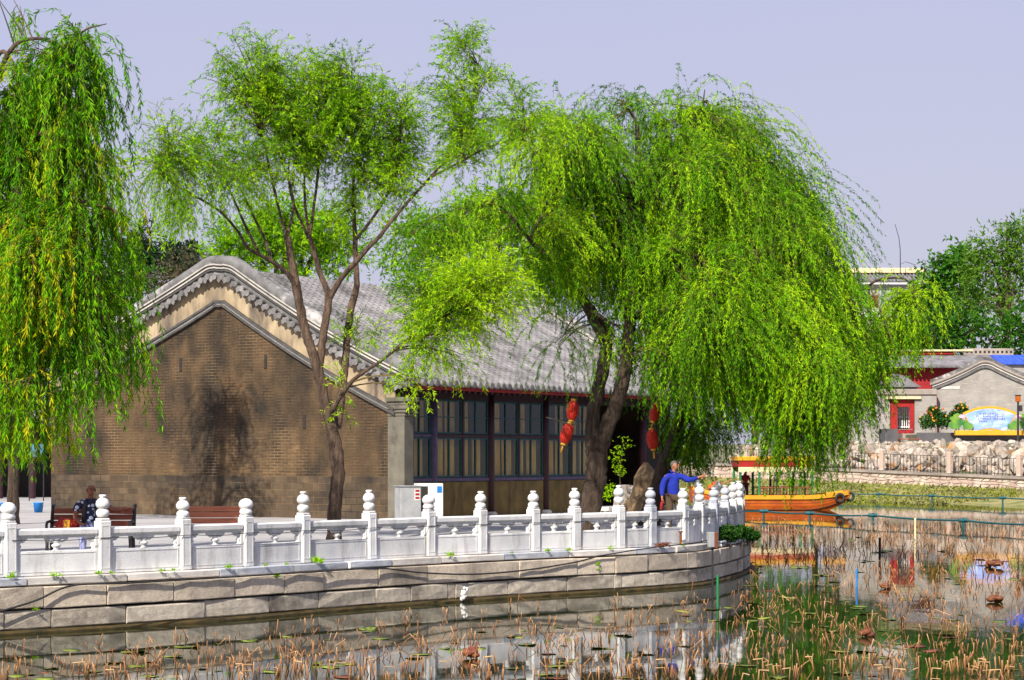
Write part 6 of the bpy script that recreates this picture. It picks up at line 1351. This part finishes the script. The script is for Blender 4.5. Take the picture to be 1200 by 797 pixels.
for k in range(12):
    h, ln, r = .15 + .02 * (k % 4), (rnd.gauss(0, .12), rnd.gauss(0, .1)), .0085
    if k % 4 == 3: pts = [(0, 0, -.25), (ln[0] * .2, 0, 0), (.03, .02, h * .8), (.16, .02, h * .75)]
    else: pts = [(-ln[0] * .2, 0, -.25), (0, 0, 0), (ln[0] * h * .6, ln[1] * h * .6, h * .5), (ln[0] * h * 1.4, ln[1] * h * 1.4, h)]
    mb = MB().tube(pts, [r, r, r * .95, r * 1.05], 5); me = mb.mesh('lotus_stalk', M['stalk'])
    at = me.attributes.new('tint', 'FLOAT', 'POINT'); c = [.35, .5, .62, .8][k % 4]
    at.data.foreach_set('value', [min(1, max(0, -.15 + (v.co.z + .02) / h * 1.5 * c)) for v in me.vertices]); STM.append(me)
S.sort(key=lambda p: p[1])
for (x, y) in S[:300]:
    sc = rg.uniform(.45, 1.25); o = link('lotus_stalk', STM[rg.integers(12)], None, (x, y, 0), (0, 0, rg.uniform(0, 6.28)), (rg.uniform(.7, 1.1), rg.uniform(.7, 1.1), sc))
    tag(o, 'dry broken orange-tan lotus stalk standing in the near pond water', 'lotus stalk', 'dry lotus stalks in the near water')
V = []; Fc = []; Tn = []
for (x, y) in S[300:]:
    h, ln, r = stalk_arr(x, y, rg); b = len(V); c = rg.choice([.3, .5, .6, .75]); bend = rg.random() < .08
    for t, zz_ in ((0, -.2), (0, 0.0), (1, h)):
        for q in range(4):
            w = q * math.pi / 2 + x
            V.append((x + ln[0] * h * t * 1.6 + r * math.cos(w), y + ln[1] * h * t * 1.6 + r * math.sin(w), zz_)); Tn.append(min(1, max(0.0, (.02 if t == 0 else c * 1.25))))
    for s_ in range(2):
        for q in range(4): Fc.append((b + s_ * 4 + q, b + s_ * 4 + (q + 1) % 4, b + s_ * 4 + 4 + (q + 1) % 4, b + s_ * 4 + 4 + q))
    Fc.append((b + 8, b + 9, b + 10, b + 11))
    if rg.random() < .14:                       # snapped stalk: the tip hangs over sideways
        w = rg.uniform(0, 6.28); e = rg.uniform(.4, 1.0) * h; tx, ty, tz = V[b + 8][0] + math.cos(w) * e, V[b + 8][1] + math.sin(w) * e, h - rg.uniform(-.1, .9) * e * .7
        for q in range(4): a_ = q * math.pi / 2 + x; V.append((tx + r * math.cos(a_) * .8, ty, tz + r * math.sin(a_) * .8)); Tn.append(min(1, c * 1.1))
        for q in range(4): Fc.append((b + 8 + q, b + 8 + (q + 1) % 4, b + 12 + (q + 1) % 4, b + 12 + q))
me = bpy.data.meshes.new('lotus_stalks'); me.from_pydata(V, [], Fc); me.materials.append(M['stalk'])
at = me.attributes.new('tint', 'FLOAT', 'POINT'); at.data.foreach_set('value', Tn)
tag(link('lotus_stalks', me), kind='stuff')
# floating lotus leaves
PADS = []
for k in range(6):
    b = MB(); n = 14; vs = [(0, 0, .012)]
    for i in range(n):
        w = 2 * math.pi * i / n; r = 1 + rnd.uniform(-.12, .12) - (.35 if i == 0 else 0); vs.append((r * math.cos(w), r * math.sin(w), .012 + rnd.uniform(0, .05) + (.12 if k % 3 == 2 and i % 5 == 1 else 0)))
    vs += [(0, 0, .0)] + [(v[0] * .98, v[1] * .98, v[2] - .012) for v in vs[1:]]
    b.add(vs, [(0, i + 1, (i + 1) % n + 1) for i in range(n)] + [(n + 1, n + 1 + (i + 1) % n + 1, n + 1 + i + 1) for i in range(n)] + [(i + 1, n + 2 + i, n + 2 + (i + 1) % n, (i + 1) % n + 1) for i in range(n)])
    PADS.append((b.mesh('lotus_leaf', M['pad'], True), None)); m2 = PADS[-1][0].copy(); m2.materials[0] = M['pad_brown']; PADS[-1] = (PADS[-1][0], m2)
cnt = 0
while cnt < 150:
    px = rg.uniform(-5, 1205); py = 622 + 175 * rg.random() ** .85
    if px < 872 and py < water_row(px) + 22: continue
    d = CAMZ * F / (py - HY); br_ = rg.random() < .13
    r = rg.uniform(.05, .15) * (1.5 if d > 45 else 1)
    o = link('lotus_leaf', PADS[rg.integers(6)][1 if br_ else 0], None, G(px, d, 0.004), (rg.normal(0, .06), rg.normal(0, .06), rg.uniform(0, 6.28)), (r * rg.uniform(.9, 1.5), r, r))
    tag(o, 'withered brown lotus leaf curled on the pond surface' if br_ else 'round yellow-green lotus leaf floating flat among the dry stalks', 'lotus leaf', 'withered lotus leaves on the pond' if br_ else 'floating lotus leaves'); cnt += 1
def curled(px, py, r, lab, mt):
    d = CAMZ * F / (py - HY); b = MB(); g2 = random.Random(int(px))
    for k in range(5): b.ball((g2.uniform(-.6, .6) * r, g2.uniform(-.4, .4) * r, g2.uniform(.2, .7) * r), r * g2.uniform(.4, .65), 9, sc=(1, 1, .6))
    for k in range(4): b.tube([(g2.uniform(-.5, .5) * r, 0, -.1), (g2.uniform(-.8, .8) * r, 0, r * 1.3)], .008, 4)
    o = b.build('withered_leaf_clump', M[mt], None, True); o.location = G(px, d, 0); tag(o, lab, 'leaf clump')
curled(555, 771, .16, 'dark brown withered lotus leaf clump in pale reflecting water', 'pad_brown')
curled(1017, 746, .12, 'orange-brown withered lotus pod clump in green water', 'rust')
curled(1167, 706, .15, 'dark withered lotus clump near the right edge of the pond', 'pad_brown')
curled(1164, 665, .2, 'reddish withered lotus clump among far stalks at the right', 'rust')
curled(1037, 690, .13, 'small dark red withered lotus clump near the blue stake', 'pad_brown')
# duckweed and low weeds along the far shore
n = 9000; s = rg.uniform(-26, 26, n); oo = rg.uniform(-14.5, 0.0, n)
B0 = np.array([tuple(bank(a, b, 0)) for a, b in zip(s, oo)])
zb_ = np.interp(oo, [-15.5, -13, -8, .4], [-.15, .015, .30, 0]) ; zf_ = np.array([zfoot(a) for a in s]); zb_ = np.where(oo > -8, .30 + (zf_ - .30) * (oo + 8) / 8.4, zb_)
B0[:, 2] = np.maximum(zb_, .0); Dr = unit(rand_unit(rg, n) * np.array([1, 1, .4]) + np.array([0, 0, .45]))
pm_n = np.sin(s * .9 + np.sin(oo * 1.3) * 2) * np.sin(oo * .8 + s * .23)
tag(link('shore_weeds', leaf_mesh('shore_weeds', B0, Dr, unit(np.cross(Dr, rand_unit(rg, n))), rg.uniform(.12, .34, n), rg.uniform(.06, .14, n), np.clip(.45 + .3 * pm_n + rg.normal(0, .15, n), 0, 1),
    [leaf_mat('shore_weed_leaf', (.10, .085, .035, 1), (.17, .19, .03, 1), (.26, .30, .03, 1), .15), M['twig']])), kind='stuff')

# ------------------------------------------------------------------ people
def skinned(name, J, E, mat, parent, sub=2):
    """one continuous body grown along a skeleton: J name -> (x, y, z, radius[, radius y])"""
    ks = list(J); me = bpy.data.meshes.new(name); me.from_pydata([J[k][:3] for k in ks], [(ks.index(a), ks.index(b)) for a, b in E], [])
    o = link(name, me, parent); m = o.modifiers.new('skin', 'SKIN'); m.branch_smoothing = 0.6; m.use_smooth_shade = True
    sv = me.skin_vertices[0].data
    for i, k in enumerate(ks): r = J[k][3]; sv[i].radius = (r, J[k][4] if len(J[k]) > 4 else r); sv[i].use_root = (i == 0)
    s_ = o.modifiers.new('smooth', 'SUBSURF'); s_.levels = s_.render_levels = sub
    dg = bpy.context.evaluated_depsgraph_get(); m2 = bpy.data.meshes.new_from_object(o.evaluated_get(dg)); o.modifiers.clear(); o.data = m2; m2.materials.clear(); m2.materials.append(mat); m2.shade_smooth()
    bpy.data.meshes.remove(me); return o
def hand(J, E, wrist, root, dirv, side, s=1.0, curl=.5):
    """palm, four unequal bent fingers and a thumb from the palm's side"""
    d = Vector(dirv).normalized(); sd = Vector(side).normalized(); nn = d.cross(sd).normalized(); w = Vector(J[wrist][:3])
    pk_ = root + '_palm'; p = w + d * .055 * s; J[pk_] = (*p, .026 * s, .034 * s); E.append((wrist, pk_))
    for k, (off_, ln) in enumerate(((-.03, .062), (-.01, .072), (.011, .068), (.03, .052))):
        a = w + d * .088 * s + sd * off_ * s; b = a + (d * (1 - curl * .4) + nn * curl).normalized() * ln * .55 * s; c = b + (d * (1 - curl) + nn * curl * 1.3).normalized() * ln * .5 * s
        for q, (pt, r) in enumerate(((a, .0105), (b, .0088), (c, .0072))): J[f'{root}_f{k}{q}'] = (*pt, r * s)
        E += [(pk_, f'{root}_f{k}0'), (f'{root}_f{k}0', f'{root}_f{k}1'), (f'{root}_f{k}1', f'{root}_f{k}2')]
    a = w + d * .035 * s - sd * .04 * s; b = a + (d * .7 - sd * .6 + nn * .4).normalized() * .035 * s; c = b + (d * .9 + nn * .5).normalized() * .028 * s
    J[root + '_t0'] = (*a, .0115 * s); J[root + '_t1'] = (*b, .0098 * s); J[root + '_t2'] = (*c, .008 * s); E += [(pk_, root + '_t0'), (root + '_t0', root + '_t1'), (root + '_t1', root + '_t2')]
def head(parent, c, turn, tilt, skin, hair, bald=False, s=1.0):
    """face details on the body's head: nose, ears, eyes, mouth, brows and hair, in a frame facing -Y"""
    R = Matrix.Rotation(turn, 4, 'Z') @ Matrix.Rotation(tilt, 4, 'X'); T = Matrix.Translation(Vector(c)) @ R
    def put(mb, nm, mt):
        mb.v = [tuple(T @ (Vector(v) * s)) for v in mb.v]; return mb.build(nm, M[mt], parent, True)
    put(MB().ball((0, -.096, -.012), .017, 8, sc=(.8, 1, 1.5)).ball((0, -.1, -.03), .016, 8, sc=(1.25, .8, .7)), 'nose', skin)
    for sg in (-1, 1):
        put(MB().ball((sg * .077, .006, -.01), .03, 8, sc=(.35, .7, 1.1)), 'ear', skin)
        put(MB().ball((sg * .031, -.083, .012), .0115, 8, sc=(1.3, .6, .75)), 'eye', 'black')
        put(MB().ball((sg * .031, -.088, .034), .011, 8, sc=(2, .5, .45)), 'eyebrow', 'hair')
    put(MB().ball((0, -.088, -.058), .012, 8, sc=(2.1, .6, .5)), 'mouth', 'rust')
    if not bald:
        b = MB(); b.ball((0, .012, .03), .098, 14, sc=(.86, 1.02, .95)); b.v = [v if (v[2] > .03 or v[1] > -.01) else (v[0] * .7, v[1] * .6 + .03, v[2] * .5) for v in b.v]
        put(b, 'hair', 'hair')
    else: put(MB().ball((0, .035, -.03), .084, 12, sc=(.86, .75, .55)), 'hair', 'hair')
HEADJ = lambda c, t, k: {}
def add_head(J, E, neck, c, R, s=1.0):
    for nm, off_, r, r2 in (('jaw', (0, -.030, -.075), .060, .062), ('face', (0, -.014, -.02), .090, .096), ('skull', (0, .006, .04), .100, .110), ('crown_', (0, .012, .085), .066, .074)):
        v = Vector(c) + R @ (Vector(off_) * s); J[nm] = (*v, r * s, r2 * s)
    E += [(neck, 'face'), ('face', 'jaw'), ('face', 'skull'), ('skull', 'crown_')]
# man in the blue jacket, standing, head turned to the pond, right hand with a red bottle
mb_ = thing('person', 'standing man in a royal blue jacket and brown trousers holding a red bottle', 'person', G(789, 48.5, TZ), 0.25)
J = dict(pel=(0, 0, .94, .125, .10), waist=(0, .005, 1.08, .12, .09), chest=(0, 0, 1.30, .15, .105), nb=(0, .005, 1.44, .065), neck=(0.01, -.01, 1.51, .052),
         hipR=(-.095, 0, .88, .085), kneeR=(-.10, -.02, .49, .056), ankR=(-.10, .02, .09, .038), toeR=(-.11, -.13, .03, .035),
         hipL=(.095, 0, .88, .085), kneeL=(.13, -.06, .49, .056), ankL=(.14, 0, .09, .038), toeL=(.16, -.15, .03, .035),
         shR=(-.19, 0, 1.385, .058), elR=(-.27, .02, 1.10, .042), wrR=(-.31, -.09, .86, .028), shL=(.19, 0, 1.385, .058), elL=(.36, -.10, 1.27, .042), wrL=(.60, -.18, 1.36, .028))
E = [('pel', 'waist'), ('waist', 'chest'), ('chest', 'nb'), ('nb', 'neck'), ('pel', 'hipR'), ('hipR', 'kneeR'), ('kneeR', 'ankR'), ('ankR', 'toeR'), ('pel', 'hipL'), ('hipL', 'kneeL'), ('kneeL', 'ankL'), ('ankL', 'toeL'), ('chest', 'shR'), ('shR', 'elR'), ('elR', 'wrR'), ('chest', 'shL'), ('shL', 'elL'), ('elL', 'wrL')]
hc = (.03, -.03, 1.625); tn, tl = .75, -.2; R3 = Matrix.Rotation(tn, 3, 'Z') @ Matrix.Rotation(tl, 3, 'X')
add_head(J, E, 'neck', hc, R3); hand(J, E, 'wrR', 'hR', (-.05, -.15, -1), (0, 1, 0), curl=.8); hand(J, E, 'wrL', 'hL', (1, -.2, .25), (0, 0, 1), curl=.4)
skinned('body', J, E, M['skin_pale'], mb_)
head(mb_, hc, tn, tl, 'skin_pale', 'hair')
def cloth(nm, keys, grow, Es, mt, par, JJ, extra=None):
    K = {}
    for k in keys: v = JJ[k]; K[k] = (*v[:3], v[3] + grow, (v[4] if len(v) > 4 else v[3]) + grow)
    if extra: K.update(extra)
    return skinned(nm, K, Es, M[mt], par, 2)
cloth('jacket', ('waist', 'chest', 'nb', 'shR', 'elR', 'shL', 'elL'), .036, [('waist', 'hem'), ('waist', 'chest'), ('chest', 'upper'), ('upper', 'nb'), ('upper', 'shR'), ('shR', 'elR'), ('elR', 'cuffR'), ('upper', 'shL'), ('shL', 'elL'), ('elL', 'cuffL'), ('nb', 'collar')], 'jacket', mb_, J,
      dict(upper=(0, 0, 1.39, .155, .125), hem=(0, 0, .88, .17, .135), cuffR=(-.308, -.08, .89, .045), cuffL=(.57, -.17, 1.345, .045), collar=(0.01, -.005, 1.50, .10)))
cloth('trousers', ('pel', 'hipR', 'kneeR', 'hipL', 'kneeL'), .026, [('pel', 'hipR'), ('hipR', 'kneeR'), ('kneeR', 'aR'), ('pel', 'hipL'), ('hipL', 'kneeL'), ('kneeL', 'aL')], 'trousers', mb_, J, dict(aR=(-.10, .01, .10, .062), aL=(.14, -.005, .10, .062)))
for sg, k in ((-1, 'R'), (1, 'L')):
    a, t_ = J['ank' + k], J['toe' + k]; MB().ball((a[0], (a[1] + t_[1]) / 2, .045), .05, 10, sc=(1, 2.4, .9)).build('shoe', M['black'], mb_, True)
bo_ = MB().lathe([(.03, -.16), (.036, -.14), (.036, .0), (.02, .04), (.014, .06), (.014, .08)], n=12).build('bottle', M['red'], None, True)
bo_.location = mb_.location + Matrix.Rotation(.25, 3, 'Z') @ Vector((-.33, -.13, .74)); bo_.rotation_euler = (.2, .1, 0); tag(bo_, 'small red bottle held in the right hand of the man in blue', 'bottle')
# man seated on the bench, arm along the back
ms_ = thing('person', 'seated bald man in a dark floral shirt with one arm along the bench back', 'person', G(106, 36.93, TZ), 0.30)
J = dict(pel=(0, .10, .53, .13, .11), waist=(0, .13, .68, .125, .105), chest=(0, .15, .90, .155, .115), nb=(0, .14, 1.06, .068), neck=(0.01, .115, 1.12, .058),
         hipR=(-.10, .03, .53, .088), kneeR=(-.17, -.36, .50, .06), ankR=(-.17, -.38, .09, .04), toeR=(-.18, -.53, .035, .036), hipL=(.10, .03, .53, .088), kneeL=(.17, -.36, .50, .06), ankL=(.20, -.30, .09, .04), toeL=(.22, -.45, .035, .036),
         shR=(-.20, .14, 1.0, .062), elR=(-.27, .05, .72, .046), wrR=(-.17, -.16, .62, .031), shL=(.20, .15, 1.0, .062), elL=(.44, .16, .86, .046), wrL=(.66, .08, .90, .031))
E = [('pel', 'waist'), ('waist', 'chest'), ('chest', 'nb'), ('nb', 'neck'), ('pel', 'hipR'), ('hipR', 'kneeR'), ('kneeR', 'ankR'), ('ankR', 'toeR'), ('pel', 'hipL'), ('hipL', 'kneeL'), ('kneeL', 'ankL'), ('ankL', 'toeL'), ('chest', 'shR'), ('shR', 'elR'), ('elR', 'wrR'), ('chest', 'shL'), ('shL', 'elL'), ('elL', 'wrL')]
hc = (.02, .09, 1.225); tn, tl = .25, .08; R3 = Matrix.Rotation(tn, 3, 'Z') @ Matrix.Rotation(tl, 3, 'X')
add_head(J, E, 'neck', hc, R3, 1.05); hand(J, E, 'wrR', 'hR', (.4, -.8, -.2), (1, .5, 0), curl=.5); hand(J, E, 'wrL', 'hL', (1, -.3, -.25), (0, 1, 0), curl=.6)
skinned('body', J, E, M['skin'], ms_)
head(ms_, hc, tn, tl, 'skin', 'hair', True, 1.05)
cloth('shirt', ('waist', 'chest', 'nb', 'shR', 'shL'), .036, [('waist', 'hem'), ('waist', 'chest'), ('chest', 'upper'), ('upper', 'nb'), ('upper', 'shR'), ('shR', 'sR'), ('upper', 'shL'), ('shL', 'sL')], 'floral', ms_, J,
      dict(upper=(0, .145, 1.0, .15, .125), hem=(0, .10, .55, .165, .14), sR=(-.255, .08, .82, .074), sL=(.36, .157, .905, .07)))
for sg in (-1, 1): MB().tube([(sg * .075, .03, 1.07), (sg * .11, .0, .92), (sg * .125, -.005, .62)], [.012, .03, .034], 8).build('vest_front', M['black'], ms_, True)
cloth('trousers', ('pel', 'hipR', 'kneeR', 'hipL', 'kneeL'), .024, [('pel', 'hipR'), ('hipR', 'kneeR'), ('kneeR', 'aR'), ('pel', 'hipL'), ('hipL', 'kneeL'), ('kneeL', 'aL')], 'navy', ms_, J, dict(aR=(-.17, -.38, .12, .06), aL=(.195, -.31, .12, .06)))
for k in 'RL':
    a, t_ = J['ank' + k], J['toe' + k]; MB().ball((a[0], (a[1] + t_[1]) / 2, .045), .05, 10, sc=(1, 2.4, .9)).build('shoe', M['black'], ms_, True)
# boatman under the canopy
pb_ = thing('person', 'boatman in dark red clothes and white cap standing under the boat canopy', 'person', Vector(bo.location) + Vector((-1.15, .2, .55)), 0.5)
J = dict(pel=(0, 0, .80, .12), waist=(0, 0, .95, .12), chest=(0, 0, 1.12, .145), neck=(0, 0, 1.28, .055), hipR=(-.09, 0, .74, .085), kneeR=(-.1, -.03, .42, .058), ankR=(-.1, 0, .06, .045), hipL=(.09, 0, .74, .085), kneeL=(.1, -.03, .42, .058), ankL=(.1, 0, .06, .045),
         shR=(-.18, 0, 1.19, .06), elR=(-.26, -.06, .95, .045), wrR=(-.18, -.25, .88, .032), shL=(.18, 0, 1.19, .06), elL=(.26, -.06, .95, .045), wrL=(.16, -.25, .9, .032))
E = [('pel', 'waist'), ('waist', 'chest'), ('chest', 'neck'), ('pel', 'hipR'), ('hipR', 'kneeR'), ('kneeR', 'ankR'), ('pel', 'hipL'), ('hipL', 'kneeL'), ('kneeL', 'ankL'), ('chest', 'shR'), ('shR', 'elR'), ('elR', 'wrR'), ('chest', 'shL'), ('shL', 'elL'), ('elL', 'wrL')]
add_head(J, E, 'neck', (0, -.02, 1.41), Matrix.Identity(3)); hand(J, E, 'wrR', 'hR', (.3, -1, 0), (1, .3, 0), curl=.8); hand(J, E, 'wrL', 'hL', (-.3, -1, 0), (1, -.3, 0), curl=.8)
skinned('body', J, E, M['skin'], pb_); head(pb_, (0, -.02, 1.41), 0, 0, 'skin', 'hair')
cloth('coat', ('waist', 'chest', 'neck', 'shR', 'elR', 'shL', 'elL'), .026, [('waist', 'hem'), ('waist', 'chest'), ('chest', 'neck'), ('chest', 'shR'), ('shR', 'elR'), ('chest', 'shL'), ('shL', 'elL')], 'redwall', pb_, J, dict(hem=(0, 0, .72, .16)))
cloth('trousers', ('pel', 'hipR', 'kneeR', 'ankR', 'hipL', 'kneeL', 'ankL'), .022, [('pel', 'hipR'), ('hipR', 'kneeR'), ('kneeR', 'ankR'), ('pel', 'hipL'), ('hipL', 'kneeL'), ('kneeL', 'ankL')], 'maroon', pb_, J)
MB().lathe([(.10, 1.46), (.105, 1.50), (.09, 1.55), (.03, 1.57)], (0, -.01, 0), 12).build('cap', M['white'], pb_, True)
